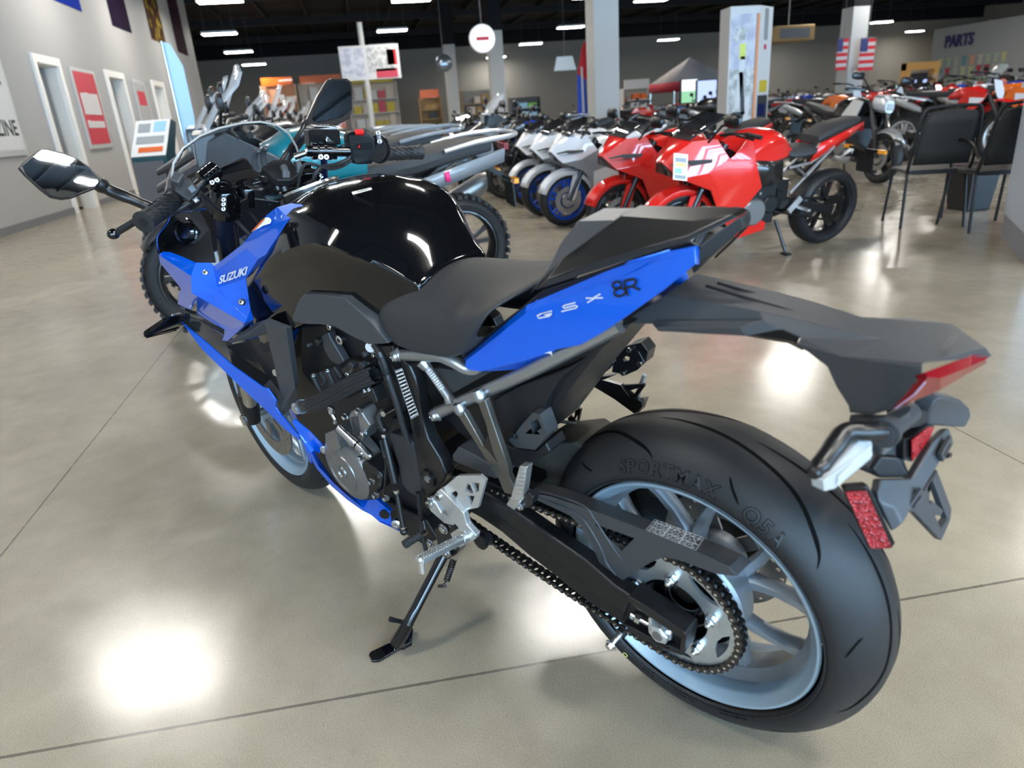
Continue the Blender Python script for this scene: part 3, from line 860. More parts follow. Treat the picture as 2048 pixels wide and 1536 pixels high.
for (pts, mi) in (([(1252, 492), (1405, 338), (1440, 322), (1475, 330), (1495, 362), (1480, 395), (1400, 420), (1330, 460)], 0), ([(1252, 492), (1390, 345), (1425, 340), (1300, 470)], 1)):
    face(wl, [PL(290 + x / 5.909, 380 + y / 5.909, o2 + n2_ * .0005 * mi, n2_) for x, y in pts], mi)
wl.build('warning_label', ['white_print', 'warning_orange'], FAIR)
for (zx, zy, Y) in ((272, 778, .222), (715, 975, .212), (1140, 1325, .206)):
    s_ = MB(); p = ZF(zx, zy, Y); d = (CV - p).normalized(); d = (d + V((0, .5, .3))).normalized()
    s_.cyl(p - d * .006, p + d * .0015, .0075, 20, 1); s_.socket(p, d, .0058, .004, 0, 1); s_.build('fairing_screw', ['steel', 'black_decal'], FAIR)

# nose shell: from the lip seen at far left, wrapping round the front
lip = [ZF(155, 755, .238), ZF(128, 650, .234), ZF(123, 535, .226), ZF(190, 468, .212), ZF(285, 360, .198), ZF(283, 285, .192)]
rows = []
for t in (0, .3, .62, 1.0):
    r_ = []
    for i, p in enumerate(lip):
        nose = V((1.63 - .026 * i, 0, .76 + .032 * i))
        q = p.lerp(nose, t); q.x += .05 * math.sin(PI * t) ; q.y = p.y * (1 - t) ** .75
        r_.append(q)
    rows.append(r_)
full_ = rows + [[V((q.x, -q.y, q.z)) for q in r_] for r_ in rows[-2::-1]]
ns = MB(); ns.grid(full_)
ns.build('nose_fairing', ['blue_paint', 'matte_dark'], BIKE, solid=.003, off=-1, sub=1, inner=True)
hl = MB(); hl.box((1.64, 0, .76), (.05, .09, .12)); hl.build('headlight', 'clear_lens', BIKE, bevel=.012)
# black inner panel between the fairing and the fork
ip = [[ZF(135, 560, .205), ZF(265, 665, .17), ZF(375, 600, .16), ZF(330, 290, .16), ZF(285, 330, .192)], [ZF(140, 620, .215), ZF(265, 665, .17), ZF(240, 745, .205), ZF(155, 745, .23)],
      [ZF(265, 665, .17), ZF(375, 600, .16), ZF(590, 640, .155), ZF(600, 858, .195), ZF(440, 780, .20), ZF(240, 745, .205)], [ZF(375, 600, .16), ZF(330, 290, .16), ZF(640, 240, .10), ZF(760, 470, .115), ZF(590, 640, .155)],
      [ZF(590, 640, .155), ZF(760, 470, .115), ZF(830, 850, .185), ZF(600, 858, .195)]]
IPN = shell('inner_panel', 'matte_dark', ip, thick=.003, bevel=.003)
k_ = MB(); p = ZF(485, 490, .150); d = (V((-.5, .8, .25))).normalized(); k_.lathe(p, d, [(-.004, .034), (.003, .034), (.005, .030), (.003, .024), (.008, .018), (.008, 0)], 28); k_.build('adjuster_knob', 'gloss_black', IPN)

# ---- lower blade and belly pan
up_e = [(500, 452, .212), (700, 615, .208), (1000, 878, .201), (1310, 1098, .194), (1358, 1108, .192), (1447, 1240, .190), (1438, 1300, .190), (1480, 1362, .188)]
lo_e = [(494, 460, .213), (690, 715, .216), (925, 945, .214), (1110, 1125, .208), (1190, 1200, .205), (1290, 1290, .201), (1310, 1310, .2), (1370, 1365, .197)]
bl = []
U = [ZL(*p) for p in up_e] + [ZG(150, 330, .186)]; L_ = [ZL(*p) for p in lo_e] + [ZG(60, 330, .192)]
for i in range(len(U) - 1): bl.append([U[i], U[i + 1], L_[i + 1], L_[i]])
U2 = ZG(215, 400, .184); L2 = ZG(205, 440, .187); bl.append([U[-1], U2, L2, L_[-1]])
BLADE = shell('lower_cowl', 'blue_paint', bl, thick=.0045, bevel=.0012)
g = {k: ZG(*v) for k, v in dict(a=(125, 235, .191), b=(160, 208, .184), c=(320, 338, .174), d=(290, 360, .181), e=(205, 370, .187), f=(478, 500, .160), g=(432, 592, .160), h=(372, 550, .173), o1=(300, 570, .187), r1=(345, 572, .185),
     o2=(400, 752, .181), r2=(425, 735, .181), i2=(425, 640, .166), o3=(560, 942, .173), r3=(582, 905, .174), i3=(530, 790, .156), o4=(730, 1092, .166), r4=(742, 1052, .167), i4=(650, 935, .150), o5=(900, 1212, .161), r5=(905, 1182, .162), i5=(790, 1035, .146),
     o6=(1000, 1262, .158), r6=(925, 1176, .159), i6=(945, 1097, .142), p1=(1055, 1087, .143), p2=(1100, 1063, .128), p3=(1242, 1195, .128), p4=(1207, 1222, .142), p5=(1228, 1368, .143), p6=(1105, 1320, .152), p7=(1075, 1165, .151), o7=(1090, 1337, .156), o8=(1318, 1432, .148), i7=(1300, 1395, .138)).items()}
H = lambda s: [g[k] for k in s.split()]
bf = [H('a b c d e'), H('d c f g h'), H('e d h r1 o1')]
for i in range(1, 5): bf += [H('o%d r%d r%d o%d' % (i, i, i + 1, i + 1)), H('r%d %s i%d r%d' % (i, 'h' if i == 1 else 'i%d' % i, i + 1, i + 1))]
bf += [H('o5 r5 r6 o6'), H('r5 i5 i6 r6'), H('r6 i6 p1 p7 o7 o6'), H('p1 p2 p3 p4'), H('p1 p4 p5 p6 p7'), H('p7 p6 o7'), H('o7 p6 p5 i7 o8')]
BELLY = shell('belly_pan', 'blue_paint', bf, thick=.0035, bevel=.002)
for q in (((1150, 1250, .1485), .013, 'black_decal'),):
    h_ = MB(); p = ZG(*q[0]); h_.cyl(p, p + V((-.002, .003, 0)), q[1], 20); h_.build('drain_hole', q[2], BELLY)
for (zx, zy, Y, r) in ((1275, 1365, .150, .0125), (490, 545, .165, .0115)):
    s_ = MB(); p = ZG(zx, zy, Y); d = V((-.55, .8, .1)).normalized(); s_.lathe(p, d, [(-.01, r), (.0015, r), (.0035, r * .8), (.004, r * .45), (.0025, r * .4), (.0025, 0)], 24); s_.build('panel_bolt', 'zinc', BELLY)
r_ = MB()
for q in bf + bl: face(r_, q)
r_.v = [(x, -y, z) for x, y, z in r_.v]; r_.f = [t[::-1] for t in r_.f]
r_.build('belly_pan', 'blue_paint', BIKE, solid=.0035, bevel=.002, bevang=12)

# ---- air duct and grey radiator shroud
shell('air_duct', 'matte_dark', [[ZL(520, 445, .203), ZL(650, 400, .18), ZL(890, 560, .17), ZL(950, 690, .165), ZL(1000, 872, .196), ZL(700, 608, .203)], [ZL(950, 690, .165), ZL(1070, 800, .16), ZL(1400, 1000, .155), ZL(1310, 1092, .190), ZL(1000, 872, .196)],
      [ZL(1400, 1000, .155), ZL(1560, 1200, .165), ZL(1480, 1350, .18), ZL(1450, 1240, .187), ZL(1310, 1092, .190)], [ZL(650, 400, .18), ZL(910, 490, .16), ZL(900, 560, .17)]], thick=.003, bevel=.004)
SHR = shell('radiator_shroud', 'matte_plastic', [[ZL(950, 632, .207), ZL(1240, 437, .200), ZL(1375, 390, .193), ZL(1605, 478, .168), ZL(1545, 487, .181), ZL(1320, 438, .202), ZL(1135, 560, .209)],
      [ZL(950, 632, .207), ZL(1135, 560, .209), ZL(1320, 438, .202), ZL(1355, 555, .190), ZL(1180, 600, .190), ZL(985, 648, .200)],
      [ZL(1320, 438, .202), ZL(1545, 487, .181), ZL(1640, 1105, .174), ZL(1480, 1375, .180), ZL(1500, 1200, .172), ZL(1445, 985, .174), ZL(1385, 575, .182), ZL(1355, 555, .190)],
      [ZL(1545, 487, .181), ZL(1605, 478, .168), ZL(1682, 1040, .160), ZL(1655, 1115, .165), ZL(1640, 1105, .174)],
      [ZL(1640, 1105, .174), ZL(1655, 1115, .165), ZL(1690, 1240, .150), ZL(1500, 1402, .166), ZL(1480, 1375, .180)]], thick=.004, bevel=.0022)
shell('radiator_panel', 'matte_dark', [[ZL(1180, 612, .168), ZL(1375, 570, .172), ZL(1440, 990, .165), ZL(1340, 965, .157), ZL(1200, 690, .160)], [ZL(1110, 636, .160), ZL(1180, 612, .168), ZL(1340, 965, .157), ZL(1315, 955, .145)],
      [ZL(935, 672, .172), ZL(1110, 636, .160), ZL(1315, 955, .145), ZL(1060, 795, .158)], [ZL(1440, 990, .165), ZL(1500, 1200, .168), ZL(1560, 1180, .14), ZL(1340, 965, .157)]], thick=.003, bevel=.002)
h_ = MB(); p = ZL(1322, 685, .171); d = V((-.3, .93, .15)).normalized(); h_.lathe(p, d, [(.0, .0135), (.001, .0135), (.001, 0)], 24); h_.build('hole_shade_disc', 'black_decal', SHR)  # black disc painted in for the shade inside a panel hole
h_ = MB(); p = ZL(1438, 948, .170); h_.lathe(p, d, [(.0, .009), (.0015, .009), (.0015, 0)], 20); h_.build('bright_hole_disc', 'zinc', SHR)  # shiny disc added where a second panel hole shows bright

# ---- knee pad panel below the tank
kp = [(607, 588), (598, 598), (584, 634), (585, 643), (613, 649), (639, 649), (665, 652), (699, 671), (736, 689), (778, 687), (738, 641), (689, 597), (648, 590)]
b = MB(); Yk = lambda x: .178 - (x - 584) / 200 * .03
b.prism([P(x, y, Yk(x)) for x, y in kp], (0, -.03, 0)); b.build('frame_cover', 'matte_plastic', BIKE, bevel=.0065, seg=3, bevang=50)
b = MB(); b.prism([V((p.x, -p.y, p.z)) for p in (P(x, y, Yk(x)) for x, y in kp)], (0, .03, 0)); b.build('frame_cover', 'matte_plastic', BIKE, bevel=.0065, seg=3, bevang=50)

# ---- seat
SE = [[(.600, .120, .735), (.604, .128, .775), (.597, .118, .797), (.570, .070, .822), (.520, 0, .846)],
      [(.578, .131, .722), (.560, .135, .770), (.540, .124, .798), (.505, .070, .828), (.470, 0, .846)],
      [(.520, .134, .720), (.495, .139, .768), (.470, .130, .800), (.440, .075, .829), (.410, 0, .834)],
      [(.450, .136, .718), (.420, .143, .772), (.395, .137, .806), (.365, .080, .824), (.345, 0, .826)],
      [(.385, .138, .735), (.350, .145, .787), (.325, .143, .820), (.300, .085, .831), (.290, 0, .832)],
      [(.330, .132, .775), (.300, .140, .815), (.275, .136, .838), (.255, .085, .846), (.250, 0, .848)]]
SE = [[(x, y - .035, z - .004 + .010), (x, y - .004, z + .006)] + [(x, y + .001, z + .016)] + r[1:] for r in SE for x, y, z in (r[0],)]
rows = [[V((x, -y, z)) for x, y, z in r[:-1]] + [V(p) for p in r[::-1]] for r in SE]
s_ = MB(); s_.grid(rows, 0, flip=True); s_.build('rider_seat', 'seat_vinyl', BIKE, sub=3, solid=.012, off=-1)

# ---- tail panel (blue) on one plane below its crease
pa, pb, pc = P(935, 714, .137), P(1388, 498, .076), P(1250, 638, .102)
tn = (pb - pa).cross(pc - pa).normalized()
if tn.dot(CV - pa) < 0: tn = -tn
T_ = lambda x, y: PL(x, y, pa, tn)
top = [P(1052, 610, .110), P(1089, 583, .107), P(1245, 531, .090), P(1339, 502, .077), P(1394, 491, .068)]
kr = [T_(931, 722), T_(1052, 626), T_(1102, 597), T_(1232, 557), T_(1390, 497)]
bot = [T_(930, 733), T_(938, 740), T_(957, 743), T_(1045, 722), T_(1110, 700), T_(1160, 690), T_(1200, 668), T_(1248, 636), T_(1330, 578), T_(1392, 528)]
tf = [kr[:1] + bot + [kr[4], kr[3], kr[2], kr[1]]]
for i in range(1, 4): tf.append([top[i], top[i + 1], kr[i + 1], kr[i]])
tf.append([P(925, 718, .120), top[0], kr[1], kr[0]]); tf.append([top[0], top[1], kr[2], kr[1]])
tf.append([top[4], P(1401, 496, .060), P(1398, 530, .058), bot[-1], kr[4]])
tf.append([bot[2], P(985, 742, .124), P(1046, 739, .124), P(1108, 706, .112), bot[4], bot[3]])
TAIL = shell('tail_panel', 'blue_paint', tf, thick=.003, bevel=.0022, seg=3)
tf = tf[:1]; tf = [[p for p in tf[0] if p[0] > .02]]
b = MB(); b.add([V((p[0], -p[1] * .85, p[2] - .02)) for q in tf for p in q], [tuple(range(s, s + n))for s, n in zip(np.cumsum([0] + [len(q) for q in tf])[:-1].tolist(), [len(q) for q in tf])])
b.build('tail_panel', 'blue_paint', BIKE, solid=.003, off=0)
# letters G S X and the black 8R
def stroke(mb, pts, w, o, n, mi=0, zf=None, lift=.0032):
    """flat strokes through image points (zoomed px) on plane o,n"""
    pts = [PL(1050 + x / 3.84, 380 + y / 3.84, V(o) + V(n) * lift, n) for x, y in pts]
    for i, p in enumerate(pts):
        pass
    L, R_ = [], []
    for i, p in enumerate(pts):
        t = (pts[min(i + 1, len(pts) - 1)] - pts[max(i - 1, 0)]).normalized(); q = V(n).cross(t) * w / 2
        if 0 < i < len(pts) - 1:
            a = (pts[i] - pts[i - 1]).normalized(); c_ = (pts[i + 1] - pts[i]).normalized(); q *= 1 / max(.5, math.cos(a.angle(c_) / 2))
        L.append(p + q); R_.append(p - q)
    for i in range(len(pts) - 1): mb.add([L[i], R_[i], R_[i + 1], L[i + 1]], [(0, 1, 2, 3)], mi, False)
lt = MB(); W_ = .0019
stroke(lt, [(208, 928), (118, 952), (93, 968), (105, 985), (190, 968), (207, 952), (150, 962)], W_, pa, tn)
stroke(lt, [(196, 932), (128, 950), (112, 962)], W_ * .6, pa, tn)
stroke(lt, [(388, 864), (300, 888), (290, 898), (302, 908), (385, 886), (402, 894), (392, 906), (278, 934)], W_, pa, tn)
stroke(lt, [(466, 830), (520, 832), (580, 798)], W_, pa, tn); stroke(lt, [(478, 866), (536, 830), (600, 828)], W_, pa, tn)
lt.build('lettering', 'silver_decal', TAIL)
l8 = MB(); W8 = .0034
def ell(cx, cy, rx, ry, rot, a0, a1, n=20):
    return [(cx + math.cos(R(a0 + (a1 - a0) * i / n)) * rx * math.cos(R(rot)) - math.sin(R(a0 + (a1 - a0) * i / n)) * ry * math.sin(R(rot)), cy + math.cos(R(a0 + (a1 - a0) * i / n)) * rx * math.sin(R(rot)) + math.sin(R(a0 + (a1 - a0) * i / n)) * ry * math.cos(R(rot))) for i in range(n + 1)]
stroke(l8, ell(706, 730, 34, 26, -14, 0, 360), W8, pa, tn); stroke(l8, ell(728, 785, 45, 30, -14, 0, 360), W8, pa, tn)
stroke(l8, [(790, 815), (762, 708), (768, 698), (830, 684), (853, 695), (850, 718), (830, 738), (772, 754)], W8, pa, tn); stroke(l8, [(822, 740), (884, 768)], W8, pa, tn)
l8.build('model_number', 'black_decal', TAIL)
md = MB(); face(md, [P(1088, 707, .1245), P(1103, 702, .1215), P(1105, 712, .121), P(1099, 707, .122)]); md.build('reflective_mark', 'silver_decal', TAIL)

# ---- seat cowl
c_ = {k: ZC(*v) for k, v in dict(a=(75, 762, .116), b=(185, 612, .106), c=(280, 400, .076), d=(415, 238, .034), e=(690, 231, .031), f=(735, 200, .028), g=(290, 525, .094), h=(1060, 303, .056), i=(1290, 244, .024), j=(1597, 182, .014), k=(1250, 350, .066), l=(650, 516, .103),
      m=(172, 680, .116), n=(148, 742, .118), o=(680, 572, .106), p=(1262, 386, .069), q=(1632, 205, .016)).items()}
Q = lambda s: [c_[k] for k in s.split()]
mir = lambda p: V((p.x, -p.y, p.z))
cowl = [Q('g f i h'), Q('m g h i j k l'), Q('m l k j q p o n'), Q('n a g m')]
cw = MB()
for q in cowl: face(cw, q)
cw.mirror()
face(cw, [c_['f'], c_['i'], c_['j'], mir(c_['j']), mir(c_['i']), mir(c_['f'])]); face(cw, [c_['j'], c_['q'], mir(c_['q']), mir(c_['j'])])
COWL = cw.build('seat_cowl', 'cowl_black', BIKE, solid=.003, bevel=.0035, seg=3, bevang=10)
fr = MB(); face(fr, Q('a b c d e f g')); fr.mirror()
face(fr, [c_['d'], c_['e'], mir(c_['e']), mir(c_['d'])], 1); face(fr, [c_['e'], c_['f'], mir(c_['f']), mir(c_['e'])], 1)
fr.add([c_['d'], c_['c'], c_['b'], c_['a'], mir(c_['a']), mir(c_['b']), mir(c_['c']), mir(c_['d'])], [(0, 1, 6, 7), (1, 2, 5, 6), (2, 3, 4, 5)], 0, False)
mk('grip_pad', (.30, .29, .28), .55, bump=(900, .9, .002))
fr.build('cowl_front', ['matte_plastic', 'grip_pad'], COWL, solid=.003, bevel=.002, bevang=15)
# tail end piece and underside
te = [[ZC(1345, 432, .066), ZC(1632, 215, .018), ZC(1668, 212, .012), ZC(1675, 268, .012), ZC(1640, 330, .016), ZC(1500, 440, .036), ZC(1335, 560, .060)], [ZC(1335, 560, .060), ZC(1500, 440, .036), ZC(1640, 330, .016), ZC(1300, 640, .03), ZC(1290, 610, .06)]]
b = MB()
for q in te: face(b, q)
b.mirror(); face(b, [ZC(1632, 215, .018), ZC(1668, 212, .012), mir(ZC(1668, 212, .012)), mir(ZC(1632, 215, .018))]); b.add([ZC(1668, 212, .012), ZC(1675, 268, .012), ZC(1640, 330, .016), mir(ZC(1640, 330, .016)), mir(ZC(1675, 268, .012)), mir(ZC(1668, 212, .012))], [(0, 1, 4, 5), (1, 2, 3, 4)])
b.build('tail_end', 'matte_dark', BIKE, solid=.003, bevel=.004, seg=3, bevang=15)
shell('seat_rail_trim', 'satin_black', [[P(1052, 610, .112), P(1089, 580, .109), P(1245, 528, .092), P(1380, 483, .070), P(1396, 492, .066), P(1339, 505, .072), P(1245, 535, .084), P(1089, 588, .100), P(930, 720, .125), P(922, 712, .128)]], thick=.003, bevel=.001)
st = MB(); face(st, [ZC(750, 583, .101), ZC(790, 552, .1005), ZC(1110, 460, .0855), ZC(1112, 474, .0855), ZC(850, 548, .0965), ZC(805, 562, .0985)]); st.build('tail_accent', 'blue_paint', TAIL, solid=.0015)
# ---------------------------------------------------------------- frame, engine, swingarm, controls, tail of the blue motorcycle
def fp(lst, Y):
    return [P(x, y, Y(x) if callable(Y) else Y) for x, y in lst]
def slabp(name, m, pts, Y, t, parent=BIKE, bevel=.002, **k):
    b = MB(); b.prism(fp(pts, Y), (0, -t, 0)); return b.build(name, m, parent, bevel=bevel, **k)
def tube(name, m, pts, r, parent=BIKE, n=14, **k):
    b = MB(); b.tube(pts, r, n); return b.build(name, m, parent, **k)
def smooth_path(pts, n=6):
    pts = [V(p) for p in pts]; out = []
    for i in range(len(pts) - 1):
        a, b, c, d = pts[max(i - 1, 0)], pts[i], pts[i + 1], pts[min(i + 2, len(pts) - 1)]
        for k in range(n):
            t = k / n; out.append(.5 * (2 * b + (c - a) * t + (2 * a - 5 * b + 4 * c - d) * t * t + (3 * b - a - 3 * c + d) * t ** 3))
    return out + [pts[-1]]
LEFT = V((0, 1, 0))

# ---- swingarm
yo = lambda x: .132 + max(0, min(1, (x - 960) / 330)) * .026
topo = [(935, 968), (969, 987), (1019, 1017), (1079, 1059), (1169, 1122), (1226, 1172), (1262, 1196)]
boto = [(925, 1018), (962, 1038), (1005, 1068), (1055, 1112), (1115, 1158), (1176, 1206), (1240, 1246)]
rows = []
for (a, b) in zip(topo, boto):
    t, q = P(*a, yo(a[0])), P(*b, yo(b[0]))
    h = (t - q); w = .034
    rows.append([t - h * .06 + V((0, .0, 0)), t + V((0, -.005, 0)), t + V((0, -w, 0)) - h * .05, q + V((0, -w, 0)) + h * .05, q + V((0, -.004, 0)), q + h * .10 + V((0, .002, 0)), q + h * .42 + V((0, -.004, 0)), q + h * .5 + V((0, .0015, 0))])
b = MB(); b.loft(rows)
# dropout: floor plate with raised lips
rec = [(1246, 1196), (1262, 1196), (1299, 1219), (1371, 1268), (1364, 1311), (1316, 1293), (1260, 1262), (1236, 1244)]
b.prism(fp(rec, .145), (0, -.026, 0))
b.prism(fp([(1255, 1192), (1299, 1218), (1371, 1267), (1369, 1282), (1300, 1236), (1256, 1205)], .159), (0, -.040, 0))
b.prism(fp([(1244, 1248), (1262, 1255), (1316, 1285), (1366, 1304), (1364, 1313), (1316, 1295), (1258, 1264)], .159), (0, -.040, 0))
b.prism(fp([(1364, 1264), (1373, 1269), (1366, 1311), (1358, 1308)], .159), (0, -.040, 0))
SA = b.build('swingarm', 'powder_black', BIKE, bevel=.003, seg=2, bevang=32)
b = MB(); b.v = [(x, -y, z) for x, y, z in SA.data.vertices and [tuple(v.co) for v in SA.data.vertices]]; b.f = [tuple(p.vertices)[::-1] for p in SA.data.polygons]; b.m = [0] * len(b.f)
piv = V((.60, 0, .40)); b.cyl((.60, -.11, .405), (.60, .11, .405), .030, 24)
b.box((.40, 0, .40), (.05, .22, .07)); b.box((.37, 0, .435), (.09, .16, .02))
b.build('swingarm_far_arm', 'powder_black', BIKE, bevel=.002, bevang=35)
slabp('swingarm_cover', 'matte_plastic', [(904, 910), (916, 894), (936, 903), (999, 940), (1004, 955), (990, 958), (906, 922)], .128, .05, bevel=.003)
# axle and adjuster
b = MB(); c_ = ZX(850, 990, .150); b.tube([c_ - LEFT * .004, c_ + LEFT * .010, c_ + LEFT * .0115], [.0185, .0185, .0165], 6)
b.cyl(c_ + LEFT * .0115, c_ + LEFT * .0125, .0135, 28); b.build('axle_nut', 'cast_alu', BIKE, bevel=.0008)
b = MB(); b.cyl(c_ + LEFT * .0125, c_ + LEFT * .0135, .0095, 24); b.build('axle_bore', 'engine_cover', BIKE)
slabp('axle_plate', 'cast_alu', [(1300, 1246), (1319, 1257), (1343, 1262), (1341, 1281), (1322, 1281), (1305, 1268)], .1515, .006, bevel=.0006)
slabp('adjuster_plate', 'cast_alu', [(1297, 1236), (1303, 1237), (1303, 1267), (1297, 1265)], .158, .012, bevel=.0005)
b = MB(); p0, p1 = ZX(575, 838, .152), ZX(735, 925, .152); b.cyl(p0, p1, .0042, 14); d = (p1 - p0).normalized(); q = ZX(640, 874, .152); b.tube([q - d * .005, q + d * .005], .0085, 6); b.cyl(p0, p0 + d * .006, .0068, 16); b.build('chain_adjuster', 'zinc', BIKE)
b = MB()
for i in range(9):
    p = ZX(692 + i * 15, 1002 + i * 9, .1455); q = ZX(702 + i * 15, 1045 + i * 8, .1455); b.bar(p, q, .0008, .0008)
b.build('adjuster_scale', 'wheel_cast', BIKE)
b = MB(); p0, p1 = P(1246, 1262, .157), P(1222, 1289, .19); d = (p1 - p0).normalized(); b.cyl(p0, p0 + d * .008, .010, 20, 1); b.cyl(p0, p1, .0052, 16); b.cyl(p1, p1 + d * .002, .0105, 20); b.tube([p1 + d * .002, p1 + d * .008, p1 + d * .0085], [.0072, .0072, .006], 6); b.build('spool_bolt', ['zinc', 'satin_black'], BIKE)

# ---- chain guard
YG = .130
side = [(1052, 984), (1105, 994), (1160, 1013), (1225, 1036), (1289, 1061), (1394, 1104), (1458, 1134), (1474, 1153), (1431, 1148), (1363, 1122), (1329, 1114), (1300, 1126), (1275, 1141), (1238, 1167), (1222, 1168), (1211, 1160), (1201, 1133), (1190, 1106), (1160, 1052), (1139, 1031), (1094, 1010), (1058, 994)]
inn = [(1057, 961), (1110, 970), (1160, 986), (1230, 1012), (1306, 1042), (1409, 1076), (1485, 1108), (1504, 1122)]
def flatY(lst, Y): return [P(x, y, Y) for x, y in lst]
b = MB(); sp_ = flatY(side, YG); hole = flatY([(1186, 1047), (1268, 1077), (1241, 1103)], YG)
tri = tessellate_polygon([sp_, hole]); fl = sp_ + hole
for t in tri: face(b, [fl[i] for i in t])
ip_ = flatY(inn, .088); b_top = sp_[:8]
for i in range(7): face(b, [b_top[i], b_top[i + 1], ip_[i + 1], ip_[i]])
GRD = b.build('chain_guard', 'matte_plastic', BIKE, solid=.003, bevel=.003, seg=3, bevang=25)
b = MB()
for q in ([ (1215,1060),(1240,1100)],): pass
rid = [(1058, 990), (1100, 1004), (1147, 1024), (1172, 1046), (1200, 1093), (1214, 1128), (1232, 1150)]
b.tube(smooth_path(fp(rid, YG + .0005), 4), .0022, 8); b.tube(smooth_path(fp([(1056, 975 + 3), (1110, 990), (1168, 1012), (1190, 1040), (1238, 1112), (1262, 1132)], YG + .0005), 4), .0016, 8); b.build('guard_rib', 'matte_plastic', GRD)
def printing(name, quad, rowsn, parent, seed, m='white_print', frame=True, fill=.6, dens=1.0, lift=.0006, border=.0006):
    """rows of fine unreadable print inside a quad (tl, tr, br, bl)"""
    rnd = random.Random(seed); a, b_, c, d = [V(p) for p in quad]; n = (b_ - a).cross(d - a).normalized()
    if n.dot(CV - a) < 0: n = -n
    o = n * lift; at = lambda u, v: a.lerp(b_, u).lerp(d.lerp(c, u), v) + o
    mb = MB()
    for r in range(rowsn):
        v0 = (r + .25) / rowsn; v1 = (r + .25 + fill) / rowsn; u = .04
        while u < .93:
            w = rnd.uniform(.025, .10) * dens; e = min(u + w, .96)
            mb.add([at(u, v0), at(e, v0), at(e, v1), at(u, v1)], [(0, 1, 2, 3)], 0, False); u = e + rnd.uniform(.02, .05)
    if frame:
        L1, L2 = (b_ - a).length, (d - a).length; e1, e2 = border / L1, border / L2
        for (u0, v0, u1, v1) in ((0, 0, 1, e2), (0, 1 - e2, 1, 1), (0, 0, e1, 1), (1 - e1, 0, 1, 1)):
            mb.add([at(u0, v0), at(u1, v0), at(u1, v1), at(u0, v1)], [(0, 1, 2, 3)], 0, False)
    return mb.build(name, m, parent, weld=False), at
ZQ = lambda x, y, Y: P(1160 + x / 2.954, 930 + y / 2.954, Y)
qd = [ZQ(442, 322, .0895), ZQ(735, 432, .0895), ZQ(684, 507, .1295), ZQ(388, 386, .1295)]
_, at_ = printing('caution_label', qd, 11, GRD, 3, fill=.34, dens=1.0)
b = MB()
for (u0, v0, u1, v1) in ((.33, 0, .345, 1), (.66, 0, .675, 1), (0, .18, 1, .2), (0, .62, 1, .64)): b.add([at_(u0, v0), at_(u1, v0), at_(u1, v1), at_(u0, v1)], [(0, 1, 2, 3)], 0, False)
b.build('label_rules', 'white_print', GRD)
b = MB(); p = P(1217, 1153, YG + .001); b.socket(p, LEFT, .0055, .002, 0, 0); b.build('guard_screw', 'satin_black', GRD)

# ---- frame plates, tubes, subframe
fpl = [(757, 692), (781, 690), (787, 701), (800, 716), (817, 731), (829, 757), (835, 782), (838, 812), (845, 845), (856, 880), (880, 919), (892, 950), (886, 966), (853, 996), (841, 979), (835, 937), (826, 880), (812, 812), (793, 749)]
FRM = slabp('main_frame', 'frame_black', fpl, lambda x: .136 + (x - 757) / 130 * .012, .03, bevel=.006, seg=3, bevang=40)
b = MB(); b.prism([mir(p) for p in fp(fpl, lambda x: .136)], (0, .03, 0)); b.build('main_frame', 'frame_black', BIKE, bevel=.004)
printing('frame_label', [P(791, 741, .143), P(805, 736, .1435), P(838, 829, .1465), P(823, 838, .146)][::1], 14, FRM, 5, fill=.42, dens=1.8, lift=.0012)
b = MB(); p = P(855, 958, .150); b.lathe(p, LEFT, [(-.004, .021), (.002, .021), (.004, .018), (.001, .014), (.001, 0)], 28, 1); b.lathe(p, LEFT, [(.001, .0085), (.003, .0085), (.003, .0045), (.0, .004)], 20, 0); b.build('pivot_bolt', ['zinc', 'satin_black'], FRM)
YT = .133
def pipe(name, pts, r, m='frame_grey', **k):
    return tube(name, m, pts, r, BIKE, 18, **k)
SUB = pipe('subframe_rail', smooth_path([P(790, 710, YT), P(812, 710, YT), (P(850, 711, YT)), P(880, 712, YT), P(905, 722, YT - .003), P(950, 740, YT - .02), P(1010, 700, .10), P(1200, 620, .07)], 5), .0118)
pipe('subframe_tube', [P(868, 829, YT), P(1060, 742, YT - .012), P(1240, 650, .09)], .0124)
pipe('subframe_strut', [P(846, 722, YT), P(905, 806, YT)], .0085, m='zinc' if False else 'frame_grey')
b = MB(); b.lathe(P(846, 724, YT), P(905, 806, YT) - P(846, 724, YT), [(0, .014), (.012, .0105), (.016, .0088)], 18); b.lathe(P(903, 804, YT), P(846, 724, YT) - P(905, 806, YT), [(0, .0125), (.008, .0105), (.012, .0088)], 18); b.build('weld_collar', 'frame_grey', BIKE)
printing('strut_label', [P(853, 742, .1425), P(862, 735, .1405), P(890, 775, .1405), P(881, 781, .1425)], 9, BIKE, 9, fill=.5, dens=1.2, border=.0004, lift=.0012)
for (x, y) in ((792, 710), (870, 829)):
    b = MB(); p = P(x - 1, y + 1, YT + .008); d = ((P(x - 20, y + 3, YT) - p).normalized() * .55 + V((0, .85, .1))).normalized()
    b.lathe(p, d, [(-.010, .0148), (-.004, .0148), (-.002, .0125), (.004, .0125)], 22, 1); b.tube([p + d * .004, p + d * .009, p + d * .010], [.0105, .0105, .0085], 6); b.cyl(p + d * .010, p + d * .0105, .006, 14); b.build('subframe_bolt', ['zinc', 'frame_grey'], BIKE)
slabp('battery_cover', 'matte_dark', [(800, 715), (925, 720), (1000, 700), (1180, 640), (1260, 650), (1200, 700), (1120, 800), (1050, 900), (985, 930), (880, 830), (850, 780)], .085, .17, bevel=.004)
slabp('side_tray', 'matte_plastic', [(868, 736), (925, 742), (945, 745), (985, 742), (900, 790), (890, 775)], .112, .02, bevel=.003)
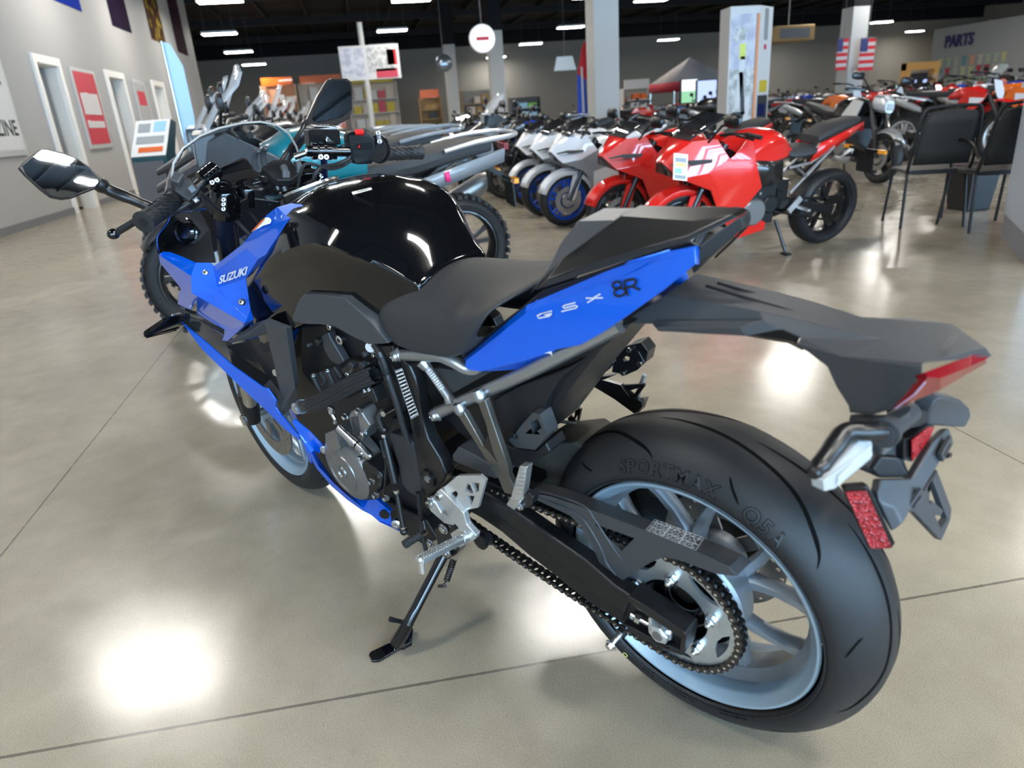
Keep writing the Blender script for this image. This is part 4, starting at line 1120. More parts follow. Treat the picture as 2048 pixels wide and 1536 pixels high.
slabp('side_tray', 'matte_dark', [(985, 800), (1040, 770), (1120, 740), (1165, 720), (1120, 760), (1095, 800), (1080, 850), (1030, 870), (1000, 850)], .100, .02, bevel=.004)
b = MB()
rg = [(1017, 880), (1065, 825), (1080, 829), (1095, 870), (1070, 900), (1030, 895)]
b.plate(fp(rg, .118), [fp([(1060, 845), (1075, 838), (1083, 856), (1066, 868)], .118), fp([(1026, 870), (1033, 866), (1036, 876), (1029, 880)], .118)], (0, -.03, 0)); b.build('regulator', 'matte_plastic', BIKE, bevel=.003)
slabp('regulator_base', 'matte_dark', [(1010, 890), (1030, 898), (1070, 902), (1090, 885), (1100, 905), (1040, 940), (1015, 925)], .105, .05, bevel=.004)
# passenger peg hanger
YH = .150
HNG = slabp('peg_hanger', 'frame_grey', [(914, 829), (927, 823), (965, 890), (980, 905), (972, 852), (954, 802), (969, 800), (1000, 890), (1016, 935), (1017, 952), (1027, 975), (1021, 990), (1008, 986), (996, 958), (980, 932)], YH, .014, bevel=.0025)
HNG.data.materials[0] = mat('hanger_bronze', (.15, .14, .125), .30, .8)
b = MB(); b.prism(fp([(967, 893), (979, 905), (994, 925), (985, 905), (975, 868)], YH + .001), (0, -.01, 0)); b.build('hanger_web', 'satin_black', HNG)
for (x, y) in ((921, 818), (959, 792)):
    b = MB(); b.lathe(P(x, y, YH - .006), P(x + 6, y + 14, YH) - P(x, y, YH), [(-.012, .010), (0, .013), (.006, .012), (.010, .009)], 18); b.build('hanger_boss', 'frame_grey', HNG)
b = MB(); b.prism([P(1039, 932, .185), P(1054, 934, .185), P(1045, 998, .180), P(1021, 996, .180)], (0, -.016, 0)); b.prism([P(1020, 996, .182), P(1045, 998, .182), P(1028, 1021, .178), P(1012, 1010, .178)], (0, -.018, 0))
PEG = b.build('passenger_peg', 'chrome', BIKE, bevel=.002)
PEG.data.materials[0] = mat('peg_silver', (.70, .70, .68), .28, .9)
b = MB()
for k in range(7):
    t = k / 7 + .08; p = P(1041 - 14 * t, 937 + 56 * t, .186); q = P(1051 - 10 * t, 938 + 57 * t, .186); b.bar(p, q, .0016, .003, up=(0, 1, 0))
b.build('peg_ribs', 'cast_alu', PEG)
slabp('passenger_peg_joint', 'satin_black', [(1038, 998), (1056, 985), (1066, 995), (1062, 1012), (1040, 1022), (1030, 1016)], .176, .02, bevel=.003)
b = MB(); b.hexbolt(P(1041, 1012, .177), LEFT, .005, .006); b.build('peg_pin', 'zinc', BIKE)

# ---- rider footrest bracket
FB = .176
def ztk(l): return [(720 + x / 3.339, 900 + y / 3.339) for x, y in l]
hp = ztk([(545, 262), (600, 215), (650, 172), (800, 170), (838, 205), (788, 385), (705, 402), (640, 402), (612, 372), (560, 300)])
hl_ = [ztk(q) for q in ([(598, 296), (640, 272), (655, 292), (628, 350), (600, 325)], [(700, 272), (718, 222), (735, 235), (756, 285), (745, 292)], [(742, 216), (796, 222), (793, 278), (770, 282)], [(708, 304), (765, 308), (746, 362), (735, 362)])]
b = MB(); b.plate(fp(hp, FB), [fp(q, FB) for q in hl_], (0, -.007, 0)); FBR = b.build('footrest_bracket', 'cast_alu', BIKE, bevel=.0016)
b = MB()
b.prism(fp(ztk([(438, 345), (452, 322), (478, 322), (500, 345), (540, 420), (640, 470), (625, 505), (560, 490), (470, 410)]), FB + .006), (0, -.012, 0))
b.prism(fp(ztk([(505, 285), (530, 262), (552, 275), (690, 420), (712, 500), (775, 572), (765, 600), (660, 655), (645, 640), (700, 590), (655, 520), (610, 470), (520, 340)]), FB + .010), (0, -.014, 0))
b.prism(fp(ztk([(600, 560), (650, 530), (700, 545), (690, 580), (620, 600)]), FB + .012), (0, -.012, 0))
b.build('bracket_arm', 'cast_alu', FBR, bevel=.0025, seg=2)
for (x, y) in ((530, 305), (467, 358)):
    b = MB(); p = P(*ztk([(x, y)])[0], FB + .008); b.socket(p, LEFT, .0085, .006, 0, 1); b.build('bracket_bolt', ['zinc', 'black_decal'], FBR)
p0, p1 = P(*ztk([(690, 590)])[0], .195), P(*ztk([(395, 738)])[0], .315)
b = MB(); d = (p1 - p0).normalized(); sd = d.cross(V((0, 0, 1))).normalized(); upv = sd.cross(d)
b.bar(p0, p1, .020, .010, up=upv)
for i in range(17):
    for j in range(3): b.box(p0.lerp(p1, .08 + .88 * i / 16) + sd * ((j - 1) * .007) + upv * .0062, (.0036, .0036, .003))
b.cyl(p1 - d * .004, p1 - d * .004 - V((0, 0, .030)) + d * .004, .0058, 14); b.sphere(p1 - d * .004, .0075, 12)
b.cyl(p0 - d * .02, p0 + d * .008, .011, 16)
b.build('rider_footpeg', 'peg_silver' if 'peg_silver' in M else PEG.data.materials[0], BIKE, bevel=.0008)
# stopper roller behind the bracket
b = MB(); p = P(963, 1081, .150); b.lathe(p, LEFT, [(-.016, .010), (-.016, .019), (-.010, .019), (-.008, .014), (-.002, .014), (0, .019), (.006, .019), (.006, .006), (.004, 0)], 24); b.build('chain_roller', 'satin_black', BIKE)
# ---- side stand
a0, a1, a2 = P(889, 1106, .165), P(818, 1243, .292), P(795, 1283, .322)
b = MB(); b.tube([a0, a0.lerp(a1, .25), a0.lerp(a1, .8), a1, a2], [.0125, .0118, .0118, .0125, .015], 18)
floorz = lambda p: p.y * math.tan(LEAN) - .0013 / math.cos(LEAN)
ft = [P(737, 1311, .345), P(775, 1289, .352), P(824, 1264, .318), P(826, 1285, .318), P(790, 1305, .345), P(753, 1324, .35), P(741, 1322, .345)]
ft = [V((p.x, p.y, max(floorz(p) + .006, p.z))) for p in ft]
un = V((0, -math.sin(LEAN), math.cos(LEAN)))
pad = [PL(x, y, un * .0062, un) for x, y in ((737, 1309), (741, 1303), (776, 1286), (800, 1283), (806, 1292), (758, 1320), (743, 1321))]
b.prism(pad, -un * .0065); b.tube([a1, a2, (pad[3] + pad[4]) / 2 * .8 + pad[2] * .2 + un * .002], [.013, .017, .010], 14)
b.prism([PL(x, y, un * .02, un) for x, y in ((812, 1252), (826, 1256), (823, 1283), (806, 1292), (790, 1290))], un * -.012)
STD = b.build('side_stand', 'gloss_black', BIKE, bevel=.0015, bevang=50)
tube('stand_tang', 'satin_black', [P(812, 1246, .296), P(797, 1242, .30), P(780, 1238, .315)], [.005, .005, .0062], STD)
b = MB(); s0, s1 = P(907, 1120, .15), P(893, 1162, .175); pts = []
for i in range(121):
    t = i / 120; a = t * 2 * PI * 10; d = (s1 - s0).normalized(); u = d.orthogonal().normalized(); w = d.cross(u); pts.append(s0.lerp(s1, t) + u * (.0065 * math.cos(a)) + w * (.0065 * math.sin(a)))
b.tube(pts, .0016, 6); b.tube([s1, P(885, 1172, .185)], .0018, 6); b.cyl(P(890, 1172, .195), P(878, 1172, .185), .004, 10); b.build('stand_spring', 'satin_black', STD)
slabp('stand_mount', 'frame_black', [(868, 1058), (905, 1040), (925, 1082), (912, 1110), (895, 1120), (878, 1112)], .165, .03, bevel=.004)
b = MB(); p = P(893, 1105, .172); b.hexbolt(p, LEFT, .0105, .007); b.build('stand_bolt', 'zinc', BIKE)
for (x, y, r) in ((888, 1057, .009), (862, 1085, .007)):
    b = MB(); b.hexbolt(P(x, y, .168), LEFT, r, .007); b.build('engine_bolt', 'zinc', BIKE)

# ---- engine
eng = [(600, 640), (680, 640), (770, 690), (800, 770), (820, 880), (850, 1000), (868, 1070), (800, 1062), (760, 1020), (700, 1000), (640, 930), (600, 860), (560, 760)]
ENG = empty('engine', parent=BIKE)
slabp('crankcase', 'engine_black', eng, .105, .22, ENG, bevel=.01)
slabp('cylinder_head', 'engine_black', [(600, 650), (660, 645), (740, 690), (770, 760), (690, 800), (640, 800), (600, 740)], .125, .25, ENG, bevel=.008)
def ze(l): return [(560 + x / 5.907, 600 + y / 5.907) for x, y in l]
def zg(l): return [(560 + x / 5.487, 800 + y / 5.487) for x, y in l]
mk('engine_slate', (.028, .030, .034), .42, .2, bump=(400, .1, .0005))
slabp('coil_cover', 'engine_slate', ze([(480, 430), (560, 380), (600, 470), (755, 735), (690, 775), (585, 708), (515, 600)]), .150, .02, ENG, bevel=.004)
slabp('thermostat', 'engine_black', ze([(690, 830), (800, 720), (1040, 740), (1050, 850), (900, 920), (760, 910)]), .152, .03, ENG, bevel=.008)
slabp('cylinder', 'engine_slate', ze([(380, 900), (480, 850), (640, 790), (740, 910), (700, 1010), (480, 1090)]), .140, .03, ENG, bevel=.004)
for (p0, p1, r) in (((385, 885), (485, 1085), .0052), ((562, 820), (655, 1022), .0052), ((475, 850), (545, 955), .0022), ((640, 790), (722, 915), .0026), ((545, 955), (490, 1010), .0022)):
    q = ze([p0, p1]); tube('cylinder_rib', 'engine_slate', [P(*q[0], .148), P(*q[1], .148)], r, ENG, 10)
for (x, y) in ((398, 878), (568, 820)):
    b = MB(); q = ze([(x, y)])[0]; p = P(*q, .150); b.hexbolt(p - V((0, 0, .002)), V((-.1, .25, 1)), .0062, .006); b.build('head_bolt', 'steel', ENG)
for (x, y, r, m) in ((700, 475, .0105, 'zinc'), (990, 645, .006, 'engine_slate'), (1100, 655, .0045, 'zinc'), (840, 775, .0085, 'engine_slate'), (965, 778, .0085, 'engine_slate'), (795, 885, .0065, 'steel'), (440, 500, .008, 'engine_black'), (330, 540, .0045, 'engine_slate'), (580, 320, .007, 'zinc')):
    b = MB(); q = ze([(x, y)])[0]; p = P(*q, .158); b.socket(p - LEFT * .01, LEFT, r, .012, 0, 1); b.build('engine_bolt', [m, 'black_decal'], ENG)
b = MB(); q = ze([(1065, 560)])[0]; p = P(*q, .150); b.lathe(p, V((-.4, .9, .1)), [(0, .0105), (.001, .0105), (.001, 0)], 24); b.build('inspection_dot', 'silver_decal', ENG)
# ribbed hose
hp_ = smooth_path([P(*q, Y) for q, Y in zip(ze([(205, 1265), (330, 1245), (480, 1195), (700, 1080), (860, 985), (1000, 925), (1120, 880)]), (.196, .196, .195, .188, .178, .168, .158))], 6)
b = MB(); n = 60; k = len(hp_); vs = []; u = None
for i, p in enumerate(hp_):
    t = (hp_[min(i + 1, k - 1)] - hp_[max(i - 1, 0)]).normalized(); u = t.orthogonal().normalized() if u is None else (u - t * u.dot(t)).normalized(); w = t.cross(u)
    rr = .0165 if 6 < i else .013
    for j in range(n):
        a = 2 * PI * j / n; r_ = rr * (1 + (.10 * math.cos(10 * a) if i > 5 else 0)); vs.append(p + (u * math.cos(a) + w * math.sin(a)) * r_)
b.add(vs, [(i * n + j, i * n + (j + 1) % n, (i + 1) * n + (j + 1) % n, (i + 1) * n + j) for i in range(k - 1) for j in range(n)]); b.build('water_hose', 'rubber', ENG)
b = MB(); b.tube([hp_[1], hp_[3]], .0175, 24); b.build('hose_clip', 'zinc', ENG)
# generator cover
gc = P(686, 944, .182)
b = MB(); b.lathe(gc, LEFT, [(-.07, .088), (-.022, .088), (-.010, .084), (-.003, .070), (0, .054), (-.002, .0525), (-.002, .050), (.001, .0485), (.0015, .018), (.005, .0165), (.006, .013), (.0025, .011), (.0025, .0045), (-.002, .004), (-.002, 0)], 72); GC = b.build('generator_cover', 'engine_cover', ENG, angle=30)
slabp('cover_flank', 'engine_black', zg([(890, 700), (950, 680), (1080, 790), (1120, 860), (1100, 960), (1010, 1060), (960, 1090), (900, 1070)]), .172, .05, ENG, bevel=.006)
b = MB()
b.prism(fp(zg([(495, 370), (590, 330), (645, 395), (665, 420), (655, 545), (560, 560), (500, 470)]), .186), (0, -.05, 0)); b.prism(fp(zg([(583, 425), (625, 400), (665, 520), (650, 545), (640, 545)]), .1895), (0, -.03, 0)); b.build('cover_shoulder', 'engine_cover', ENG, bevel=.005)
for (x, y) in ((990, 905), (1035, 1055), (880, 635), (912, 365), (705, 190), (850, 130), (1150, 1085)):
    b = MB(); p = P(*zg([(x, y)])[0], .186); b.hexbolt(p - LEFT * .008, LEFT, .0055, .012); b.build('cover_bolt', 'zinc', ENG)
slabp('water_pump_cover', 'engine_cover', zg([(745, 185), (770, 130), (820, 100), (880, 120), (920, 190), (985, 285), (930, 370), (900, 455), (860, 450), (800, 360)]), .182, .04, ENG, bevel=.004)
b = MB(); o = fp(zg([(772, 190), (850, 178), (885, 385), (835, 405), (800, 340)]), .1835); b.prism(o, (0, -.01, 0)); b.build('pump_panel', 'engine_slate', ENG, bevel=.002)
mk('sensor_silver', (.50, .51, .52), .22, 1.0)
q = [P(*s, .2) for s in zg([(645, 300), (690, 345), (775, 425), (850, 490), (862, 500), (1005, 632)])]
b = MB(); b.tube([q[0], q[0].lerp(q[1], .1), q[1], q[2]], [.0085, .0098, .0098, .0098], 22); b.tube([q[2], q[3]], .0105, 22); b.tube([q[4], q[4].lerp(q[5], .8), q[5].lerp(q[4], .08), q[5]], [.0100, .0100, .0085, .004], 22)
d = (q[5] - q[0]).normalized(); b.sphere(q[4].lerp(q[5], .5) + V((0, .009, .001)), .005, 10); b.tube([q[2].lerp(q[3], .2), q[2].lerp(q[3], .8)], .0122, 22); b.build('shift_sensor', 'sensor_silver', ENG)
b = MB(); q = P(*zg([(605, 140)])[0], .19); b.tube(smooth_path([q + V((-.006, .004, .012)), q + V((.004, .006, .016)), q + V((.011, .004, .004)), q + V((.006, .002, -.02)), q + V((.012, .002, -.028))], 5), .0045, 8); b.cyl(q + V((0, .004, .006)), q + V((0, .010, .009)), .0075, 16); b.build('pipe_clamp', 'steel', ENG)
slabp('harness_block', 'engine_black', ze([(930, 1150), (990, 1060), (1080, 1040), (1150, 1210), (1120, 1220), (1040, 1140), (960, 1180)]), .165, .03, ENG, bevel=.003)
for (x, y) in ((1005, 1070), (1055, 1055)):
    b = MB(); p = P(*ze([(x, y)])[0], .168); b.hexbolt(p, V((-.1, .4, 1)), .0048, .006); b.build('harness_bolt', 'zinc', ENG)
slabp('sprocket_cover', 'engine_slate', zg([(1195, 355), (1380, 410), (1460, 480), (1555, 900), (1545, 1085), (1400, 1010), (1340, 930), (1290, 700), (1205, 420)]), .142, .02, ENG, bevel=.004)
slabp('sprocket_cover', 'engine_black', zg([(1210, 200), (1330, 190), (1420, 480), (1380, 410), (1195, 355)]), .13, .03, ENG, bevel=.004)
slabp('engine_skid', 'engine_black', [(770, 1000), (850, 1040), (875, 1080), (850, 1092), (800, 1062), (760, 1025)], .12, .2, ENG, bevel=.006)
# shift linkage
LK = empty('shift_linkage', parent=BIKE)
b = MB(); q = zg([(1140, 385), (1150, 430), (1190, 600), (1260, 900), (1275, 1000), (1290, 1060), (1350, 1390), (1360, 1440)])
Ys = (.172, .174, .18, .188, .19, .192, .205, .206); pt = [P(*s, y) for s, y in zip(q, Ys)]
b.sphere(pt[0] + V((0, -.004, .012)), .009, 12); b.cyl(pt[0], pt[1], .0045, 12); b.tube([pt[1], pt[2], pt[3]], [.0055, .0075, .0085], 14); b.cyl(pt[4], pt[5], .0045, 12); b.tube([pt[5], pt[6]], [.0055, .0068], 14); b.sphere(pt[7], .0095, 14); b.build('shift_rod', 'satin_black', LK)
for p in (pt[0], pt[4], pt[6]):
    b = MB(); b.tube([p - V((0, 0, .004)), p + V((0, 0, .004))], .0062, 6); b.build('lock_nut', 'zinc', LK)
b = MB(); p = P(*zg([(1075, 205)])[0], .165); b.tube([p + V((0, -.02, .012)), p, p + V((-.012, .004, -.018))], [.010, .009, .0085], 12); b.build('shift_arm', 'engine_black', LK)
b = MB(); p0, p1 = P(*zg([(1130, 155)])[0], .17), P(*zg([(1235, 95)])[0], .14); b.cyl(p0, p1, .0062, 14); b.build('shift_shaft', 'zinc', LK)
b = MB(); p0, p1 = P(808, 1090, .262), P(840, 1069, .222); d = (p1 - p0).normalized(); pts = []; rs = []
for i in range(19): pts.append(p0.lerp(p1, i / 18)); rs.append(.0098 if i % 2 else .0086)
b.tube(pts, rs, 18); b.build('lever_rubber', 'rubber', LK)
tube('shift_lever', 'satin_black', smooth_path([P(838, 1070, .224), P(846, 1068, .20), P(850, 1062, .185), P(846, 1040, .178)], 4), .0055, LK)
# cables and hoses
q = [P(x, y, Y) for x, y, Y in ((748, 690, .150), (760, 708, .156), (770, 732, .158), (775, 752, .158), (793, 805, .160), (805, 848, .160), (817, 886, .158))]
tube('breather_hose', 'rubber', smooth_path(q, 5), .0066, BIKE, 12)
b = MB()
for i in (1, 3): d = (q[i + 1] - q[i]).normalized(); b.tube([q[i] - d * .004, q[i] + d * .006], .0092, 14)
b.build('hose_guide', 'satin_black', BIKE)
tube('drain_hose', 'rubber', smooth_path([P(836, 985, .150), P(840, 1020, .155), P(843, 1060, .16), P(852, 1100, .165)], 5), .0052, BIKE, 10)
tube('wire_loom', 'satin_black', smooth_path([P(760, 880, .160), P(768, 912, .165), P(772, 930, .168), P(768, 990, .16)], 5), .003, BIKE, 8)

# ---- shock area, inner fender
b = MB(); nf = [[ZH(1300, 25, .03), ZH(1290, 20, -.03)], [ZH(1000, 205, .06), ZH(1215, 115, -.05)], [ZH(790, 370, .075), ZH(1130, 260, -.06)], [ZH(715, 470, .08), ZH(1055, 385, -.07)], [ZH(668, 640, .078), ZH(1050, 470, -.07)], [ZH(650, 735, .07), ZH(965, 615, -.06)], [ZH(720, 812, .06), ZH(860, 700, -.03)]]
mk('dusty_plastic', (.034, .033, .029), .62, bump=(300, .2, .001), noise=(8, (.055, .052, .044), .45, .7))
rr = []
for a, c in nf:
    m_ = (a + c) / 2; bow = V((.03, 0, .015)); rr.append([a, a.lerp(c, .25) + bow * .7, m_ + bow, a.lerp(c, .75) + bow * .7, c])
b.grid(rr); b.build('inner_fender', 'dusty_plastic', BIKE, solid=.004, sub=1)
slabp('linkage_cover', 'dusty_plastic', [(1040, 915), (1080, 890), (1150, 885), (1170, 900), (1130, 950), (1110, 985), (1060, 960)], .03, .1, bevel=.006)
b = MB(); b.cyl((.46, 0, .42), (.40, 0, .66), .034, 20); sp0, sp1 = V((.465, 0, .44)), V((.405, 0, .64)); pts = []
for i in range(181):
    t = i / 180; a = t * 2 * PI * 7; pts.append(sp0.lerp(sp1, t) + V((.044 * math.cos(a) * .95, .044 * math.sin(a), .3 * .044 * math.cos(a))))
b.tube(pts, .0062, 8); b.build('rear_shock', 'satin_black', BIKE)
slabp('hose_clamp_bracket', 'zinc', [(1119, 872), (1135, 848), (1148, 850), (1150, 862), (1140, 870), (1143, 882), (1130, 884)], -.06, .01, bevel=.001)
tube('brake_line', 'rubber', smooth_path([P(1115, 842, -.02), P(1150, 848, -.05), P(1200, 868, -.07), P(1260, 900, -.085)], 5), .0035, BIKE, 8)
tube('brake_line', 'rubber', smooth_path([P(1130, 872, -.04), P(1180, 882, -.07), P(1250, 915, -.085)], 5), .003, BIKE, 8)

# ---- right-hand peg hanger and foot control, seen past the tail
def zcp(l): return [(1050 + x / 3.84, 380 + y / 3.84) for x, y in l]
def zhp(l): return [(900 + x / 3.658, 640 + y / 3.658) for x, y in l]
RY = -.150
b = MB(); b.plate(fp(zcp([(690, 1250), (790, 1195), (870, 1240), (920, 1330), (860, 1385), (760, 1430), (720, 1410), (665, 1400)]), RY), [fp(zcp([(752, 1300), (770, 1275), (800, 1285), (798, 1310), (765, 1320)]), RY)], (0, -.008, 0)); RH = b.build('peg_hanger', 'satin_black', BIKE, bevel=.0015)
b = MB(); b.prism(fp(zcp([(790, 1195), (890, 1170), (945, 1240), (925, 1330), (870, 1240)]), RY - .003), (0, -.03, 0)); b.prism(fp(zcp([(650, 1190), (690, 1200), (690, 1330), (620, 1400), (540, 1390), (560, 1440), (700, 1420), (600, 1460), (530, 1480), (530, 1340), (610, 1280)]), RY - .002), (0, -.014, 0)); b.build('hanger_peg_root', 'satin_black', RH, bevel=.002)
for (x, y) in ((803, 1228), (885, 1330), (755, 1405), (672, 1320)):
    b = MB(); b.socket(P(*zcp([(x, y)])[0], RY + .001), LEFT, .0052, .004, 0, 1); b.build('hanger_bolt', ['steel', 'black_decal'], RH)
RY = -.170
b = MB(); b.prism(fp(zhp([(1050, 430), (1110, 440), (1250, 480), (1310, 560), (1400, 600), (1405, 640), (1350, 690), (1200, 580), (1050, 490)]), RY), (0, -.012, 0))
b.plate(fp(zhp([(1215, 480), (1420, 468), (1425, 485), (1360, 570), (1300, 560)]), RY - .004), [fp(zhp([(1310, 520), (1385, 497), (1340, 545)]), RY - .004)], (0, -.006, 0)); b.prism(fp(zhp([(1310, 600), (1420, 590), (1390, 670), (1345, 690)]), RY - .01), (0, -.02, 0)); RB = b.build('foot_control', 'satin_black', BIKE, bevel=.0015)
b = MB(); b.tube([P(*q, RY - .02) for q in zhp([(1425, 400), (1400, 470), (1365, 570), (1345, 600)])], [.005, .0055, .006, .005], 12); b.build('brake_pedal_tip', 'cast_alu', RB)
b = MB(); b.plate(fp(zhp([(860, 720), (935, 645), (958, 655), (935, 760), (880, 770)]), -.155), [fp(zhp([(880, 700), (915, 670), (910, 705), (890, 720)]), -.155), fp(zhp([(905, 735), (935, 690), (930, 740)]), -.155)], (0, -.006, 0)); b.build('heel_guard', 'satin_black', BIKE, bevel=.001)
# right side of the rear wheel: caliper, silencer
b = MB(); b.box((.11, -.088, .40), (.10, .03, .055)); b.build('rear_caliper', 'satin_black', BIKE, bevel=.008)
b = MB(); b.loft([[V((x, y0 + hw * math.cos(2 * PI * i / 20), z0 + hh * math.sin(2 * PI * i / 20))) for i in range(20)] for x, y0, z0, hw, hh in ((.50, -.10, .25, .03, .03), (.42, -.15, .25, .05, .06), (.10, -.19, .27, .055, .07), (.06, -.19, .28, .04, .05))]); b.build('silencer', 'satin_black', BIKE, bevel=.002)
# ---------------------------------------------------------------- rear fender, lights, plate bracket; fork, handlebar, mirrors, screen
FEN = empty('rear_fender', parent=BIKE)
def shellz(name, m, faces, zf, parent, thick=.003, bevel=.0025, seg=3, props=None, off=-1):
    b = MB()
    for q in faces:
        mi = 0
        if isinstance(q, tuple) and isinstance(q[1], int) and isinstance(q[0], list): q, mi = q
        face(b, [zf(*p) for p in q], mi)
    return b.build(name, m, parent, solid=thick, bevel=bevel, seg=seg, bevang=12, props=props, off=off)
r = dict(a1=(235, 150, .050), a2=(720, 237, .050), a3=(1010, 302, .050), a4=(1335, 376, .046), b1=(385, 42, -.048), b2=(700, 110, -.048), b3=(1000, 190, -.048), b4=(1240, 266, -.052), c1=(0, 300, .062), c2=(165, 300, .062), c3=(730, 282, .062), c4=(830, 330, .062), c5=(925, 370, .062),
         d1=(905, 405, .068), d2=(1130, 470, .080), d3=(1530, 520, .082), d4=(1548, 497, .082), e1=(1500, 273, -.072), e2=(1700, 298, -.085), e3=(1872, 422, -.078), e4=(1905, 466, -.078), g0=(975, 457, .066), g1=(1060, 522, .064), g2=(1110, 630, .062), g3=(1170, 722, .060), g4=(1176, 757, .060), g5=(1280, 772, .066), g6=(1400, 738, .072), g7=(1540, 610, .084), g8=(1545, 575, .084),
         k1=(235, 30, .0), k0=(20, 290, .055), m1=(330, 62, .0))
S_ = lambda s: [r[k] for k in s.split()]
shellz('fender_body', 'matte_plastic', [S_('a1 a2 b2 b1'), S_('a2 a3 b3 b2'), S_('a3 a4 b4 b3'), S_('c1 a1 a2 c3 c2'), S_('a2 a3 a4 c5 c4 c3'), S_('c5 a4 b4 e1 e2 e3 d4 d3 d2 d1'), S_('d1 d2 d3 g8 g7 g6 g5 g4 g3 g2 g1 g0'), S_('d4 e3 e4'), S_('d3 d4 g8')], ZR, FEN)
shellz('fender_ledge', 'matte_plastic', [[(165, 300, .062), (190, 288, .068), (735, 280, .068), (610, 322, .080), (180, 322, .076)], [(735, 280, .068), (828, 330, .066), (645, 365, .078), (610, 322, .080)], [(180, 322, .076), (610, 322, .080), (645, 365, .078), (195, 340, .074)]], ZR, FEN)
shellz('fender_underside', 'matte_dark', [[(645, 365, .070), (828, 330, .060), (920, 375, .060), (905, 405, .062), (940, 440, .04), (860, 400, .0), (700, 362, .0)]], ZR, FEN)
# grooves on the arm
b = MB()
for u, w in (((440, 100), (1220, 330)), ((500, 85), (1230, 300))): b.tube([ZR(*u, .012 if u[0] == 440 else -.02) + V((0, 0, -.002)), ZR(*w, .015 if u[0] == 440 else -.018) + V((0, 0, -.002))], .0022, 6)
b.build('arm_rib', 'matte_dark', FEN)
b = MB(); pq = [ZR(*r[k]) for k in ('a4', 'e2', 'd4')]; nf_ = (pq[1] - pq[0]).cross(pq[2] - pq[0]).normalized(); nf_ = nf_ if nf_.dot(CV - pq[0]) > 0 else -nf_
flat_text(b, 'SUZU', (1240 + 1672 / 2.56, 530 + 442 / 2.56), (1240 + 1733 / 2.56, 530 + 362 / 2.56), (1240 + 1648 / 2.56, 530 + 420 / 2.56), pq[2] , nf_, lift=.0035, bold=.03)
b.build('lettering', 'black_decal', FEN)
# tail light
b = MB(); tl = {k: ZR(*v) for k, v in dict(a=(1560, 548, .083), b=(1800, 462, -.03), c=(1850, 456, -.055), d=(1888, 472, -.07), e=(1880, 500, -.068), f=(1640, 640, .040), g=(1520, 690, .060), h=(1402, 738, .073), i=(1500, 665, .083), j=(1552, 605, .086), k=(1575, 575, .087), m=(1640, 580, .070), n=(1790, 520, .0), o=(1870, 486, -.06)).items()}
TQ = lambda s: [tl[k] for k in s.split()]
for q in ('a b n m k', 'b c d o n', 'm n o e f', 'k m f g', 'j k g', 'i j g h'): face(b, TQ(q), 0, True)
TLT = b.build('tail_light', 'red_lens', BIKE, solid=.012, bevel=.003, seg=3, bevang=20)
b = MB()
for (p, q, w) in (('i', 'h', .0022), ('j', 'i', .0025)): b.bar(tl[p] + V((-.002, .001, .002)), tl[q] + V((-.002, .001, .002)), w, .001)
b.build('lens_edge', mat('lens_edge', (.55, .42, .62), .15, .2), TLT)
# boss tube and turn signals
b = MB(); q0, q1 = ZP(575, 650, .080), ZP(760, 505, -.01); b.tube([q0 + V((0, .004, 0)), q0, q1], [.0135, .0145, .0145], 24); b.lathe(q0, (0, 1, 0), [(-.006, .020), (.001, .020), (.002, .017), (.001, .0135)], 28); b.build('signal_boss', 'matte_plastic', BIKE)
b = MB(); for_b = [ZP(345, 545, .06), ZP(350, 520, .06), ZP(600, 520, .05), ZP(780, 455, .03), ZP(770, 500, .03), ZP(640, 590, .066), ZP(560, 560, .07), ZP(400, 575, .07)]
face(b, for_b); b.build('boss_shroud', 'matte_plastic', BIKE, solid=.02, bevel=.004)
SIG = empty('turn_signal', parent=BIKE)
b = MB(); st_ = [ZP(560, 660, .088), ZP(470, 660, .105), ZP(400, 680, .12), ZP(330, 760, .14), ZP(230, 900, .172), ZP(165, 985, .195)]
st_ = [p + V((.012 if i > 1 else 0, 0, .004)) for i, p in enumerate(st_)]
b.tube(smooth_path(st_, 5), [.0115] * 6 + [.0115] * 6 + [.0120] * 5 + [.0110] * 5 + [.0085] * 3 + [.006], 18); b.build('signal_stalk', 'satin_black', SIG)
ln = [(428, 690, .112), (492, 690, .106), (509, 722, .104), (500, 830, .104), (245, 1040, .176), (172, 1058, .196), (163, 985, .197), (218, 922, .178)]
b = MB(); b.prism([ZP(*p) for p in ln], (.016, -.004, 0)); b.build('signal_lens', 'clear_lens', SIG, bevel=.004, seg=3)
mk('lens_ribs', (.70, .71, .71), .2, .2)
b = MB()
for i in range(15):
    t = i / 14; p0 = V((478 - 215 * t, 735 + 205 * t, 0)); p1 = V((484 - 225 * t, 800 + 200 * t, 0)); Yr = .1075 + .066 * t
    b.bar(ZP(p0.x, p0.y, Yr) + V((-.0022, .0015, 0)), ZP(p1.x, p1.y, Yr) + V((-.0022, .0015, 0)), .0024, .0022)
b.build('lens_rib', 'lens_ribs', SIG)
RS = empty('turn_signal', parent=BIKE)
b = MB(); q = [(905, 500, -.05), (935, 440, -.05), (990, 395, -.055), (1125, 420, -.10), (1190, 478, -.125), (1203, 530, -.128), (1160, 612, -.118), (1090, 612, -.10), (892, 598, -.05)]
b.prism([ZP(*p) for p in q], (.022, 0, .006)); b.build('signal_body', 'matte_plastic', RS, bevel=.007, seg=3)
b = MB(); q = [(780, 468, .0), (905, 495, -.04), (892, 598, -.04), (770, 622, .01)]; b.prism([ZP(*p) for p in q], (.03, 0, 0)); b.build('signal_stalk', 'matte_dark', RS, bevel=.004)
